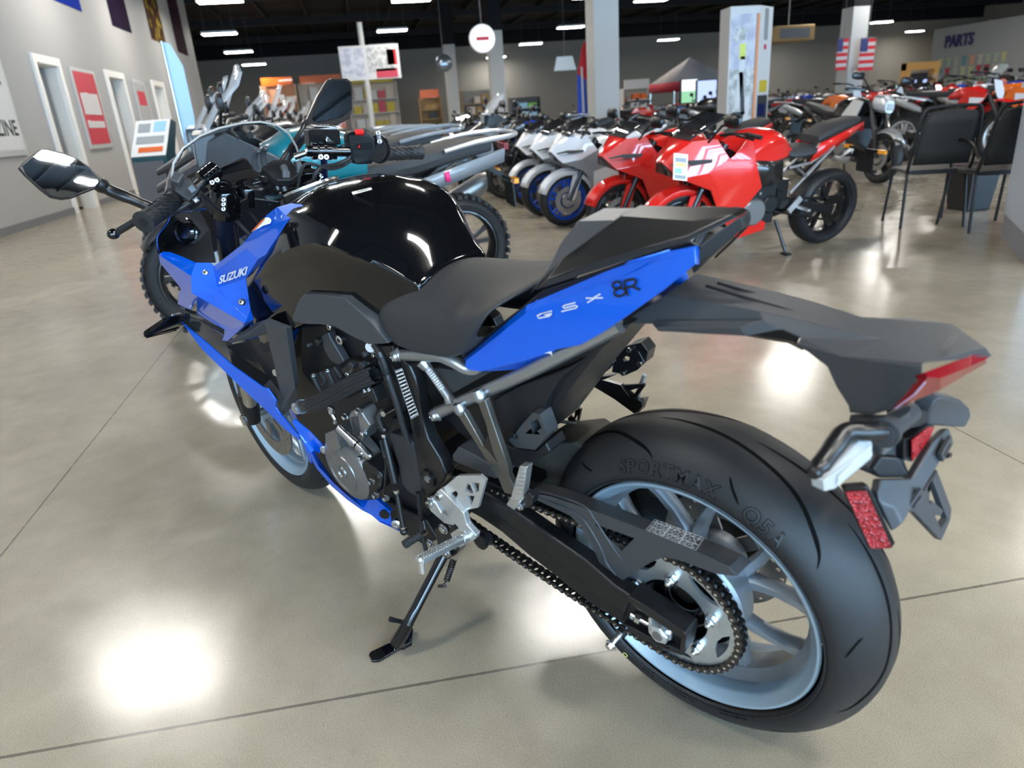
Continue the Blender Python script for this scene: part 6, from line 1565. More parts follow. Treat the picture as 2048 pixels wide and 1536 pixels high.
def bike_parts(kind, c1, c2, rimc='black_paint', tankc=None):
    tc2 = 'grey_paint' if tankc else c2
    if tankc: c2 = 'black_paint'
    rackc = 'silver_paint' if tankc else 'grey_paint'
    """[(part name, mesh builder, materials, bevel/solid settings)] in bike coordinates"""
    out = []
    def part(name, mats, fn, **k):
        b = MB(); fn(b); out.append((name, b, mats if isinstance(mats, list) else [mats], k))
    wb = {'sport': 1.43, 'naked': 1.45, 'adventure': 1.58, 'dirt': 1.48, 'touring': 1.60}[kind]
    fr_, rr_ = {'sport': (.30, .315), 'naked': (.30, .315), 'adventure': (.345, .33), 'dirt': (.35, .335), 'touring': (.33, .32)}[kind]
    kn = 1 if kind in ('adventure', 'dirt') else 0
    part('front_wheel', [rimc, 'tyre_rubber'], lambda b: bwheel(b, wb, fr_, .055 if kind != 'dirt' else .042, 0, 1, knob=kn))
    part('rear_wheel', [rimc, 'tyre_rubber'], lambda b: bwheel(b, 0, rr_, .085 if kind != 'dirt' else .055, 0, 1, knob=kn))
    part('front_brake_disc', 'brake_disc', lambda b: bdisc(b, wb, fr_, (-.07, .07) if kind != 'dirt' else (.07,), .15)); part('rear_brake_disc', 'brake_disc', lambda b: bdisc(b, 0, rr_, (-.1,), .12))
    hx, hz = wb - .30, .92
    for sg in (-1, 1):
        part('fork_leg', ['gold_part' if kind in ('dirt',) and c1 == 'orange_paint' else 'black_paint', 'satin_black'], lambda b: (b.tube([(wb, sg * .095, fr_), (wb - .13, sg * .095, fr_ + .3)], .024, 10, 1), b.tube([(wb - .13, sg * .095, fr_ + .3), (hx, sg * .095, hz)], .029, 10, 0)))
    part('frame', ['frame_black' if c1 != 'red_paint' or kind != 'sport' else 'frame_black', 'powder_black'], lambda b: (b.bar((hx, .11, .86), (.55, .11, .55), .04, .07), b.bar((hx, -.11, .86), (.55, -.11, .55), .04, .07), b.bar((.57, .1, .42), (.02, .11, rr_), .05, .07, mi=1), b.bar((.57, -.1, .42), (.02, -.11, rr_), .05, .07, mi=1), b.box((.56, 0, .5), (.1, .24, .22))))
    for sg in (-1, 1): part('subframe_tube', 'frame_grey' if kind in ('sport', 'naked') else 'frame_black', lambda b: (b.tube([(.55, sg * .13, .70), (.34, sg * .13, .72), (.02, sg * .08, .86)], .014, 8), b.tube([(.5, sg * .13, .5), (.1, sg * .1, .82)], .014, 8), b.tube([(.47, sg * .13, .7), (.36, sg * .13, .62)], .010, 8)))
    part('engine', ['engine_black', 'engine_cover', 'zinc'], lambda b: (b.box((.86, 0, .46), (.42, .30, .34)), b.box((.92, 0, .66), (.26, .32, .16), Matrix.Rotation(R(-20), 3, 'Y')), b.cyl((.86, -.19, .40), (.86, .19, .40), .105, 24, 1, ch=.012), b.cyl((.70, -.17, .44), (.70, .17, .44), .07, 20, 0, ch=.01), [b.cyl((.86 + .12 * math.cos(i), .15, .42 + .13 * math.sin(i)), (.86 + .12 * math.cos(i), .165, .42 + .13 * math.sin(i)), .012, 8, 2) for i in range(7)]))
    part('chain', 'chain_steel', lambda b: (b.tube([(0, .1, rr_ + .1), (.6, .1, .45)], .009, 6), b.tube([(0, .1, rr_ - .1), (.6, .1, .36)], .009, 6), b.lathe((0, .1, rr_), YAX, [(-.004, .06), (-.004, .108), (.004, .108), (.004, .06)], 24)))
    part('side_stand', 'satin_black', lambda b: (b.tube([(.60, .13, .30), (.55, .24, .06)], .013, 8), b.box((.55, .25, .045), (.05, .06, .012))))
    part('footrest', 'cast_alu', lambda b: [b.bar((.42, s * .16, .39), (.42, s * .28, .385), .03, .018) for s in (-1, 1)] + [b.bar((.40, s * .155, .46), (.50, s * .155, .36), .05, .012, up=(0, 1, 0)) for s in (-1, 1)])
    if kind == 'sport':
        part('fuel_tank', c1, lambda b: b.grid([[V((x, -y, z)) for y, z in s[:0:-1]] + [V((x, y, z)) for y, z in s] for x, s in TK[::1]]), sub=1)
        part('side_fairing', [c1, 'black_paint', c2], lambda b: (quadp(b, [(1.62, .035, .82), (1.45, .13, .97), (1.28, .185, .985), (1.18, .225, .84), (1.36, .235, .76), (1.54, .15, .72)]), quadp(b, [(1.18, .225, .84), (1.08, .20, .90), (.98, .15, .97), (.94, .16, .95), (.94, .215, .80)]), quadp(b, [(1.36, .235, .76), (1.18, .225, .84), (.94, .215, .80), (.90, .22, .70), (1.22, .23, .62)], 2),
             quadp(b, [(1.22, .23, .62), (.90, .22, .70), (.84, .20, .60), (.98, .19, .44), (.72, .16, .30), (.72, .15, .24), (.98, .155, .20), (1.20, .20, .42)]), quadp(b, [(1.54, .15, .72), (1.36, .235, .76), (1.22, .23, .62), (1.20, .20, .42), (1.30, .20, .62)], 2), quadp(b, [(1.605, .045, .80), (1.50, .175, .85), (1.34, .238, .855), (1.34, .238, .83), (1.50, .18, .81), (1.60, .05, .775)], 1)), solid=.012, bevel=.006)
        part('frame_cover', 'black_paint', lambda b: quadp(b, [(.95, .17, .80), (.92, .19, .70), (.84, .18, .58), (.60, .14, .60), (.62, .14, .76)]), solid=.012)
        part('headlight_nose', [c1, 'black_paint'], lambda b: (b.add([(1.62, .035, .82), (1.62, -.035, .82), (1.45, -.13, .97), (1.45, .13, .97)], [(0, 1, 2, 3)]), b.add([(1.54, .15, .72), (1.62, .035, .82), (1.62, -.035, .82), (1.54, -.15, .72)], [(0, 1, 2, 3)], 1)), solid=.01)
        part('windscreen', 'dark_screen', lambda b: b.grid([[V((x, y * w, z)) for y in (-1, -.6, 0, .6, 1)] for x, w, z in ((1.46, .12, .975), (1.34, .16, 1.06), (1.16, .15, 1.13))]), solid=.004)
        part('front_fender', c1, lambda b: b.grid([[V((wb + r_ * math.cos(a), y, fr_ + r_ * math.sin(a))) for y, r_ in ((-.075, .27), (-.07, .31), (0, .335), (.07, .31), (.075, .27))] for a in [R(18 + 13 * i) for i in range(12)]]), solid=.006); part('fender_stay', c1, lambda b: [b.prism([(wb + .02, s * .1, .30), (wb - .06, s * .1, .30), (wb - .15, s * .1, .58), (wb - .04, s * .1, .56)], (0, -s * .012, 0)) for s in (-1, 1)])
        seatz = .82
        part('seat', 'seat_vinyl', lambda b: b.grid([[V((x, y * w, z - (abs(y) == 1) * .06)) for y in (-1, -.8, 0, .8, 1)] for x, w, z in ((.56, .12, .83), (.42, .14, .825), (.28, .15, .845))]), solid=.03, sub=1)
        part('pillion_seat', 'seat_vinyl', lambda b: b.loft([ring(x, 0, z, w, h, 10, .6) for x, z, w, h in ((.27, .88, .11, .03), (.12, .94, .12, .045), (-.10, .985, .09, .04), (-.18, 1.0, .05, .02))]))
        part('tail_panel', c1, lambda b: quadp(b, [(.36, .14, .73), (.26, .12, .86), (-.18, .08, .985), (-.20, .06, .95), (.10, .1, .80)]), solid=.012)
    elif kind == 'naked':
        part('fuel_tank', [c1, c2], lambda b: b.grid([[V((x, -y, z)) for y, z in s[:0:-1]] + [V((x, y, z)) for y, z in s] for x, s in TK], 0), sub=1)
        part('tank_shroud', c2, lambda b: quadp(b, [(1.18, .22, .92), (.98, .2, .96), (.80, .19, .78), (.96, .22, .66), (1.12, .23, .74)]), solid=.015, bevel=.005)
        part('headlight', [c2, 'clear_lens'], lambda b: (b.loft([ring(x, 0, z, w, h, 12, .7) for x, z, w, h in ((1.20, .92, .11, .10), (1.32, .90, .10, .10), (1.38, .87, .06, .07))]), b.box((1.385, 0, .87), (.02, .08, .08), None, 1)), bevel=.003)
        part('front_fender', c2, lambda b: b.grid([[V((wb + r_ * math.cos(a), y, fr_ + r_ * math.sin(a))) for y, r_ in ((-.07, .28), (0, .335), (.07, .28))] for a in [R(30 + 14 * i) for i in range(9)]]), solid=.006)
        part('seat', 'seat_vinyl', lambda b: b.loft([ring(x, 0, z, w, h, 12, .6) for x, z, w, h in ((.56, .80, .10, .04), (.40, .81, .14, .045), (.28, .84, .14, .05), (.05, .90, .11, .045), (-.16, .95, .07, .03))]))
        part('tail_panel', c1, lambda b: quadp(b, [(.36, .14, .72), (.26, .13, .80), (-.18, .06, .93), (-.20, .05, .90), (.10, .1, .78)]), solid=.012); part('belly_pan', c2, lambda b: quadp(b, [(1.12, .15, .42), (.80, .16, .30), (.70, .14, .24), (1.0, .12, .20)]), solid=.012)
    elif kind in ('adventure', 'touring'):
        part('fuel_tank', tankc or c1, lambda b: b.loft([ring(x, 0, z, w, h, 16, .8) for x, z, w, h in ((.56, .90, .10, .08), (.66, .95, .17, .13), (.84, .97, .21, .16), (1.0, .95, .21, .16), (1.14, .93, .14, .12))]))
        part('side_fairing', [c1, c2], lambda b: (quadp(b, [(1.46, .06, 1.08), (1.30, .16, 1.14), (1.08, .21, 1.02), (.86, .23, .90), (.96, .24, .72), (1.18, .23, .74), (1.44, .10, .96)]), quadp(b, [(1.44, .10, .96), (1.18, .23, .74), (1.26, .2, .70), (1.62, .05, .90)], 1)), solid=.014, bevel=.006)
        part('beak', c1 if kind == 'adventure' else c2, lambda b: b.loft([ring(x, 0, z, w, h, 10, .6) for x, z, w, h in ((1.34, 1.0, .12, .06), (1.5, .95, .10, .045), (1.72, .86, .05, .018))]))
        part('headlight', ['black_paint', 'clear_lens'], lambda b: (b.box((1.42, 0, 1.05), (.12, .2, .16)), b.box((1.485, 0, 1.05), (.01, .15, .12), None, 1)), bevel=.01)
        th = 1.42 if kind == 'adventure' else 1.56
        part('windscreen', 'clear_screen', lambda b: b.grid([[V((x - .03 * y * y, y * w, z)) for y in (-1, -.7, -.3, .3, .7, 1)] for x, w, z in ((1.44, .16, 1.12), (1.34, .20, 1.26), (1.22, .19, th - .06), (1.19, .14, th))]), solid=.005)
        part('front_fender', c2, lambda b: b.grid([[V((wb + r_ * math.cos(a), y, fr_ + r_ * math.sin(a))) for y, r_ in ((-.075, .345), (0, .375), (.075, .345))] for a in [R(35 + 13 * i) for i in range(9)]]), solid=.006)
        part('seat', 'seat_vinyl', lambda b: b.loft([ring(x, 0, z, w, h, 12, .6) for x, z, w, h in ((.60, .84, .09, .05), (.45, .86, .14, .055), (.28, .88, .15, .06), (.02, .93, .14, .055), (-.22, .95, .10, .04))]))
        part('tail_panel', [tc2, 'pink_mark' if tankc else 'black_paint'], lambda b: (quadp(b, [(.34, .15, .70), (.28, .16, .80), (-.30, .11, .93), (-.30, .09, .85), (.05, .12, .76)]), quadp(b, [(.10, .150, .775), (.07, .150, .775), (.08, .149, .835), (.11, .149, .83)], 1)), solid=.014)
        part('luggage_rack', rackc, lambda b: [b.tube(smooth_path([(.1, s * .16, .95), (-.1, s * .16, .985), (-.32, s * .13, 1.0), (-.40, s * .05, 1.0), (-.40, 0, 1.0)], 4), .014, 8) for s in (-1, 1)])
        part('silencer', ['engine_cover', 'silver_paint' if tankc else 'grey_paint'], lambda b: (b.loft([ring(x, -.2, z, w, h, 14) for x, z, w, h in ((.34, .40, .03, .03), (.22, .46, .055, .065), (-.22, .66, .06, .075), (-.27, .68, .045, .06))]), b.bar((.2, -.265, .47), (-.2, -.265, .66), .012, .07, mi=1)))
        if kind == 'never': part('top_case', 'black_paint', lambda b: b.loft([ring(x, 0, z, w, h, 14, .5) for x, z, w, h in ((-.12, 1.10, .16, .10), (-.18, 1.14, .22, .14), (-.46, 1.15, .22, .14), (-.52, 1.12, .17, .10))]))
    else:
        part('fuel_tank', c1, lambda b: b.loft([ring(x, 0, z, w, h, 12, .7) for x, z, w, h in ((.62, .90, .06, .05), (.78, .93, .10, .08), (1.0, .92, .11, .10), (1.1, .90, .07, .07))]))
        part('radiator_shroud', [c1, c2], lambda b: (quadp(b, [(1.22, .16, .90), (.92, .12, .96), (.80, .11, .80), (1.02, .17, .66), (1.16, .19, .74)]), quadp(b, [(1.2, .17, .84), (.98, .15, .86), (1.0, .175, .76), (1.15, .19, .78)], 1)), solid=.012, bevel=.005)
        part('seat', 'seat_vinyl', lambda b: b.loft([ring(x, 0, z, w, h, 10, .6) for x, z, w, h in ((.86, .96, .05, .03), (.60, .93, .075, .04), (.30, .94, .085, .04), (-.05, .97, .06, .03))]))
        part('rear_fender', [c2], lambda b: b.grid([[V((x, y * w, z - .03 * abs(y))) for y in (-1, 0, 1)] for x, w, z in ((.30, .11, .88), (.05, .11, .93), (-.25, .09, .97), (-.50, .06, .98))]), solid=.012)
        part('front_fender', [c1], lambda b: b.grid([[V((x, y * w, z - .03 * abs(y))) for y in (-1, 0, 1)] for x, w, z in ((1.14, .07, .80), (1.32, .09, .84), (1.55, .08, .80), (1.78, .05, .72))]), solid=.012)
        part('number_plate', c2, lambda b: b.prism([(1.22, -.09, 1.08), (1.22, .09, 1.08), (1.28, .10, .92), (1.30, .05, .84), (1.30, -.05, .84), (1.28, -.10, .92)], (.012, 0, 0)))
        part('silencer', 'silver_paint', lambda b: b.loft([ring(x, -.13, z, w, h, 12) for x, z, w, h in ((.30, .72, .03, .03), (.2, .75, .05, .05), (-.12, .86, .05, .05), (-.15, .87, .03, .03))]))
    if kind in ('sport', 'naked'): part('silencer', ['satin_black', 'silver_paint'], lambda b: b.loft([ring(x, -.19, z, w, h, 14) for x, z, w, h in ((.55, .26, .03, .03), (.45, .27, .06, .07), (.12, .33, .06, .075), (.06, .35, .045, .05))]))
    hbz = {'sport': 1.0, 'naked': 1.06, 'adventure': 1.16, 'dirt': 1.16, 'touring': 1.16}[kind]; bw = .34 if kind == 'sport' else .41
    part('handlebar', ['satin_black', 'rubber'], lambda b: [(b.tube([(hx + .02, s * .05, hbz - .02), (hx, s * .16, hbz), (hx - .07, s * (bw - .12), hbz)], .011, 8), b.tube([(hx - .07, s * (bw - .12), hbz), (hx - .10, s * bw, hbz - .01)], .017, 10, 1), b.bar((hx - .0, s * .2, hbz - .005), (hx - .04, s * bw, hbz - .02), .01, .014)) for s in (-1, 1)])
    if kind != 'dirt':
        mz = hbz + (.12 if kind != 'sport' else .10); mx = hx + (.16 if kind == 'sport' else .0)
        for s in (-1, 1):
            part('mirror', ['satin_black', 'mirror_glass'], lambda b: (b.tube([(mx + .05, s * .17, mz - .14), (mx + .02, s * .26, mz - .02), (mx, s * .31, mz)], .009, 6), b.loft([ring(mx + d, s * .35, mz + .02, .085 * k, .048 * k, 12, .7) for d, k in ((.035, .5), (.02, .95), (0, 1))]), b.add(ring(mx - .002, s * .35, mz + .02, .076, .042, 12, .7), [tuple(range(12))], 1)))
    part('tail_light', 'red_lens', lambda b: b.box((-.20 if kind != 'adventure' else -.33, 0, .93), (.04, .12, .04)), bevel=.006)
    if kind != 'dirt':
        part('plate_hanger', 'matte_dark', lambda b: (b.bar((-.12, 0, .88), (-.36, 0, .72), .06, .03), b.bar((-.36, 0, .74), (-.38, 0, .56), .16, .012, up=(1, 0, 0))))
        for s in (-1, 1): part('turn_signal', ['satin_black', 'amber_lens'], lambda b: (b.bar((-.32, s * .03, .75), (-.33, s * .14, .75), .02, .02), b.box((-.34, s * .17, .75), (.03, .07, .03), None, 1)))
    return out
SPOTS = []
def free(x, y, h, lim=.80):
    c = [(x + t * math.cos(h), y + t * math.sin(h)) for t in (-.2, .35, .9, 1.5)]
    if any((a - p) ** 2 + (b - q) ** 2 < 1.0 for a, b in c for p, q in COLPOS): return False
    return all((a - p) ** 2 + (b - q) ** 2 > lim * lim for a, b in c for p, q in SPOTS)
PROTO = {}
def get_bike(kind, c1, c2, rimc='black_paint', joined=False, tankc=None):
    key = (kind, c1, c2, rimc, joined, tankc)
    if key in PROTO:
        return copy_tree(PROTO[key])
    ps = bike_parts(kind, c1, c2, rimc, tankc)
    nm = {'sport': 'sport_motorcycle', 'naked': 'naked_motorcycle', 'adventure': 'adventure_motorcycle', 'dirt': 'dirt_bike', 'touring': 'touring_motorcycle'}[kind]
    if joined:
        b = MB(); mats = []
        for n, m, ml, k in ps:
            base = len(mats); mats += ml; o = len(b.v); b.v += m.v; b.f += [tuple(o + i for i in f_) for f_ in m.f]; b.m += [base + i for i in m.m]; b.sm += m.sm
        root = b.build(nm, mats, weld=False)
    else:
        root = empty(nm)
        for n, m, ml, k in ps: m.build(n, ml, root, solid=k.get('solid', 0), bevel=k.get('bevel', 0), sub=k.get('sub', 0), off=0)
    PROTO[key] = root
    return root
def place_bike(kind, c1, c2, rear, head, label, group=None, rimc='black_paint', joined=False, lean=7, scale=1.0, cat='motorcycle', tankc=None):
    o = get_bike(kind, c1, c2, rimc, joined, tankc)
    SPOTS.extend([(rear[0] + t * math.cos(head), rear[1] + t * math.sin(head)) for t in (-.2, .35, .9, 1.5)])
    o.location = (rear[0], rear[1], .0); o.rotation_euler = (-R(lean), 0, head); o.scale = scale if isinstance(scale, tuple) else (scale,) * 3
    for k in ('label', 'category', 'group'):
        if k in o: del o[k]
    tag(o, label, cat, group); return o
def two(front, rear):
    d = V(front) - V(rear); return math.atan2(d.y, d.x), d.length
UP = PI / 2
# teal adventure bike just behind the blue one
hd, L = two(FLOOR(440, 664).xy, FLOOR(925, 590).xy)
place_bike('adventure', 'black_paint', 'grey_paint', FLOOR(925, 590).xy, hd, 'black and grey adventure motorcycle with teal tank standing right behind the blue one', rimc='black_paint', scale=(L / 1.58, 1.0, 1.0), tankc='teal_paint')
# red and white row
rows_ = [('red_paint', 'red_paint', 'red sport motorcycle with white spec tag, nearest of the red pair', 'black_paint'), ('red_paint', 'red_paint', 'red sport motorcycle between the tagged red one and the white row', 'black_paint'),
         ('white_paint', 'grey_paint', 'white sport motorcycle next to the red pair, blue wheels', 'blue_rim'), ('white_paint', 'grey_paint', 'white sport motorcycle in the middle of the white row', 'blue_rim'), ('white_paint', 'grey_paint', 'white sport motorcycle at the far end of the white row', 'blue_rim')]
hd0 = R(100); dirv = V((math.cos(hd0), math.sin(hd0)))
fronts = [(3.655, -1.565), (4.78, -1.52), (5.91, -1.44), (6.80, -1.43), (7.76, -1.50)]
for i, (c1, c2, lb, rc) in enumerate(rows_):
    rr = V(fronts[i]) - dirv * 1.33
    place_bike('sport', c1, c2, rr, hd0 + (.0, .02, -.03, .02, .0)[i], lb, 'sport motorcycles in the red and white row', rimc=rc, scale=(.93, .93, .90))
# rest of the first row and the rows behind it
rb = random.Random(11)
PAL = [('naked', 'black_paint', 'black_paint'), ('naked', 'royal_paint', 'black_paint'), ('adventure', 'black_paint', 'grey_paint'), ('naked', 'grey_paint', 'black_paint'), ('sport', 'black_paint', 'black_paint'), ('naked', 'white_paint', 'black_paint'), ('sport', 'white_paint', 'royal_paint'), ('sport', 'royal_paint', 'black_paint')]
CN = {'black_paint': 'black', 'royal_paint': 'blue', 'grey_paint': 'grey', 'white_paint': 'white', 'red_paint': 'red', 'orange_paint': 'orange', 'green_paint': 'green', 'silver_paint': 'silver'}
# black adventure and touring bikes behind the teal one
for i in range(11):
    x = 4.75 + 1.0 * i; kd = 'touring' if i % 3 == 1 else 'adventure'
    place_bike(kd, 'black_paint', 'black_paint' if i % 2 else 'grey_paint', (x + .05, .15 + .05 * (i % 2)), R(97 + (i % 3) * 2), 'black %s motorcycle in the dark row behind the teal one' % ('touring' if kd == 'touring' else ('adventure' if i % 2 else 'and grey adventure')), 'dark adventure and touring motorcycles in a row', joined=i > 5, scale=1.04)
for i in range(9):
    kd, a, c = PAL[i % len(PAL)]
    place_bike(kd, a, c, (8.95 + 1.0 * i, -2.85 - .03 * i), R(97 + rb.uniform(-3, 3)), '%s %s motorcycle in the row beyond the white sport bikes' % (CN[a], kd), 'motorcycles continuing the first row', joined=i > 2)
# right-hand side: black naked bike, dirt bikes behind the chairs
f0, r0 = FLOOR(1800, 372), FLOOR(1605, 352)
place_bike('naked', 'black_paint', 'silver_paint', r0.xy, two(f0.xy, r0.xy)[0], 'black and silver naked motorcycle between the red one and the chairs', lean=8)
DC = [('red_paint', 'white_paint'), ('orange_paint', 'white_paint'), ('red_paint', 'white_paint'), ('black_paint', 'red_paint'), ('red_paint', 'black_paint'), ('white_paint', 'red_paint'), ('royal_paint', 'white_paint'), ('red_paint', 'red_paint'), ('red_paint', 'white_paint'), ('green_paint', 'black_paint')]
b0 = FLOOR(1795, 322)
for i in range(14):
    r_, q_ = divmod(i, 7); a, c = DC[(i + r_ * 4) % 10]
    x, y = b0.x + .30 * q_ + 2.5 * r_, b0.y - 1.02 * q_ + .3 * r_
    place_bike('dirt', a, c, (x, y), R(196 + (q_ % 3) * 3), ('%s and %s dirt bike in the %s row behind the black chairs' % (CN[a], CN[c], ('front', 'rear')[r_])) if a != c else 'all %s dirt bike in the %s row behind the black chairs' % (CN[a], ('front', 'rear')[r_]), 'dirt bikes behind the chairs', joined=i > 4, rimc='black_paint' if i % 2 else 'silver_paint')
ROWS = [(-6.4, 8.2, 15, -88), (-9.6, 10.0, 18, 92), (-13.0, 11.0, 18, -90), (-16.8, 13.0, 18, 90), (-20.5, 14.0, 18, -88)]
RP_ = [('naked', 'black_paint', 'black_paint'), ('sport', 'red_paint', 'black_paint'), ('dirt', 'white_paint', 'royal_paint'), ('naked', 'grey_paint', 'black_paint'), ('dirt', 'red_paint', 'white_paint'), ('sport', 'white_paint', 'black_paint'), ('dirt', 'royal_paint', 'white_paint'), ('adventure', 'black_paint', 'grey_paint'), ('dirt', 'red_paint', 'red_paint'), ('naked', 'royal_paint', 'black_paint'), ('dirt', 'orange_paint', 'white_paint')]
COLS = ((10.2, 12.2, -6.6, -4.2), (15.5, 16.9, -6.9, -4.6), (19.4, 20.8, -14.5, -12.0))
for k, (y, x0, n, hd) in enumerate(ROWS):
    for i in range(n):
        x = x0 + i * (1.02 + .06 * k); kd, a, c = RP_[(i * 3 + k * 4) % len(RP_)]
        if any(ax - 1 < x < bx + 1 and ay - 1.6 < y < by + 1.6 for ax, bx, ay, by in COLS): continue
        hh = R(hd + rb.uniform(-4, 4))
        if not free(x, y, hh): continue
        place_bike(kd, a, c, (x, y + rb.uniform(-.03, .03)), hh, '%s %s bike among the packed rows further back' % (CN[a], kd), 'motorcycles packed in the far rows', joined=True)
# yellow-forked one by the black chair
# spec tag on the red bike
e = empty('spec_tag'); tag(e, 'white spec tag hanging on the nearest red motorcycle', 'tag')
T0 = WX(1362, 330, 3.32); dx = V(WR(1362, 330)).normalized()
vv = [WX(x, y, 3.33) for x, y in ((1348, 306), (1376, 309), (1374, 362), (1346, 359))]
b = MB(); b.prism(vv, (.004, 0, 0)); b.build('card', 'white_trim', e)
mk('tag_yellow', (.65, .6, .1), .5); mk('tag_grey', (.25, .27, .28), .5); mk('tag_blue', (.25, .45, .6), .5)
for (u0, v0, u1, v1, m) in ((.1, .15, .9, .32, 'tag_grey'), (.15, .36, .85, .46, 'tag_yellow'), (.1, .55, .6, .75, 'tag_blue'), (.1, .8, .9, .95, 'tag_grey')):
    at = lambda u, v: vv[0].lerp(vv[1], u).lerp(vv[3].lerp(vv[2], u), v) + V((-.001, 0, 0))
    b = MB(); b.add([at(u0, v0), at(u1, v0), at(u1, v1), at(u0, v1)], [(0, 1, 2, 3)], 0, False); b.build('printed_field', m, e)

# ---------------------------------------------------------------- left wall: posters, banners, kiosk
mk('poster_white', (.62, .61, .60), .5); mk('poster_red', (.52, .035, .06), .45); mk('poster_black', (.02, .02, .022), .5); mk('banner_blue', (.008, .03, .30), .9, spec=.05); mk('banner_dark', (.012, .006, .02), .9, spec=.05); mk('banner_photo', (.04, .018, .014), .9, spec=.05, noise=(3.5, (.22, .16, .02), .5, .62)); mk('banner_plum', (.03, .012, .02), .9, spec=.05)
mk('poster_silver', (.55, .56, .55), .35, .3)
def wallbox(x0, x1, z0, z1, d=.02, m='poster_white', par=None, name='panel', off=0.0):
    return boxo(name, (x0, WALLY - .004 - off - d, z0), (x1, WALLY - .004 - off, z1), m, par)
def wtext(body, x0, x1, z0, z1, m, par, off, name='lettering'):
    v, f_ = text_mesh(body, 1.0, bold=.02); xs_ = [p.x for p in v]; ys_ = [p.y for p in v]
    b = MB(); b.add([(x0 + (p.x - min(xs_)) / (max(xs_) - min(xs_)) * (x1 - x0), WALLY - .004 - off, z0 + (p.y - min(ys_)) / (max(ys_) - min(ys_)) * (z1 - z0)) for p in v], f_, 0, False); b.build(name, m, par)
# white framed poster with two words, cut by the left edge of the frame
e = empty('wall_poster', (11.0, WALLY - .03, 1.0)); e.matrix_world = Matrix.Identity(4); tag(e, 'large white framed poster with black lettering, left of the first door', 'poster')
wallbox(10.2, 11.55, 1.02, 2.50, .03, 'poster_silver', e, 'poster_frame'); wallbox(10.27, 11.48, 1.1, 2.43, .004, 'poster_white', e, 'poster_print', .03)
wtext('E', 11.05, 11.32, 2.0, 2.28, 'poster_black', e, .036); wtext('ZINE', 10.72, 11.40, 1.30, 1.52, 'poster_black', e, .036)
e = empty('wall_poster'); tag(e, 'red framed poster with white lettering between the first two doors', 'poster')
wallbox(14.34, 15.66, 1.02, 2.46, .03, 'poster_silver', e, 'poster_frame'); wallbox(14.42, 15.55, 1.1, 2.40, .004, 'poster_red', e, 'poster_print', .03)
rg_ = random.Random(8); b = MB()
for z0, z1, n in ((1.64, 2.04, 7), (1.40, 1.54, 9)):
    x = 14.50
    for q in range(n):
        w_ = .97 / n; b.add([(x, WALLY - .042, z0), (x + w_ * .88, WALLY - .042, z0), (x + w_ * .88, WALLY - .042, z1 - rg_.uniform(0, .03)), (x, WALLY - .042, z1 - rg_.uniform(0, .03))], [(0, 1, 2, 3)], 0, False); x += w_
b.build('lettering', 'poster_white', e)
e = empty('wall_poster'); tag(e, 'grey poster with a small red square between the second and third doors', 'poster')
wallbox(18.25, 19.35, 1.02, 2.46, .03, 'poster_silver', e, 'poster_frame'); wallbox(18.33, 19.27, 1.1, 2.38, .004, 'wall_grey', e, 'poster_print', .03); wallbox(18.45, 19.1, 1.9, 2.22, .002, 'poster_red', e, 'printed_square', .035)
for i, ((a, b_), zb, m, lb) in enumerate((((14.55, 16.0), 3.57, 'banner_blue', 'blue banner hung high on the left wall, nearest of four'), ((17.9, 19.4), 3.55, 'banner_dark', 'dark purple banner hung high on the left wall, second of four'), ((21.3, 22.9), 3.62, 'banner_photo', 'banner with a dark and yellow picture high on the left wall, third of four'), ((24.3, 25.8), 3.58, 'banner_plum', 'dark plum banner high at the end of the left wall'))):
    e = empty('wall_banner'); tag(e, lb, 'banner', 'banners high on the left wall')
    wallbox(a, b_, zb, zb + 2.2, .006, m, e, 'banner_cloth'); boxo('banner_rod', (a - .05, WALLY - .035, zb + 2.19), (b_ + .05, WALLY - .008, zb + 2.22), 'base_grey', e)
# spec kiosk
kp_ = FLOOR(345, 476); e = empty('spec_kiosk', (kp_.x, kp_.y, 0), R(-12)); tag(e, 'slim dark teal kiosk with a slanted spec board by the left wall', 'kiosk')
mk('kiosk_teal', (.01, .05, .065), .4); mk('kiosk_grey', (.09, .09, .10), .5)
b = MB(); b.prism([(-.14, -.2, .02), (.16, -.2, .02), (.16, -.2, .95), (.36, -.2, 1.28), (.24, -.2, 1.32), (-.10, -.2, .92)], (0, .4, 0)); b.build('kiosk_body', 'kiosk_teal', e, bevel=.008)
b = MB(); b.box((-.142, 0, .46), (.008, .36, .84)); b.build('kiosk_front', 'kiosk_grey', e)
b = MB(); b.box((0, 0, .012), (.5, .5, .024)); b.build('kiosk_base', 'kiosk_grey', e, bevel=.006)
q = Matrix.Rotation(R(49.5), 3, 'Y'); n_ = V((-.40, 0, .34)).normalized(); ud = V((.34, 0, .40)).normalized(); c_k = V((.07, 0, 1.12)) + n_ * .006
def kq(u0, v0, u1, v1, m, nm, lift=0):
    b = MB(); b.prism([c_k + V((0, s * .2, 0)) + ud * t + n_ * lift for s, t in ((u0, v0), (u1, v0), (u1, v1), (u0, v1))], n_ * .004); b.build(nm, m, e)
kq(-1, -.25, 1, .25, 'poster_white', 'spec_board')
for u0, v0, u1, v1, m in ((-.8, .08, -.1, .22, 'tag_blue'), (.1, .08, .8, .2, 'tag_grey'), (-.8, -.08, .8, .02, 'tag_grey'), (-.8, -.2, .6, -.13, 'warning_orange')): kq(u0, v0, u1, v1, m, 'printed_field', .005)
b = MB(); b.cyl((-.148, .02, .35), (-.152, .02, .35), .07, 20); b.build('round_sticker', 'poster_white', e)
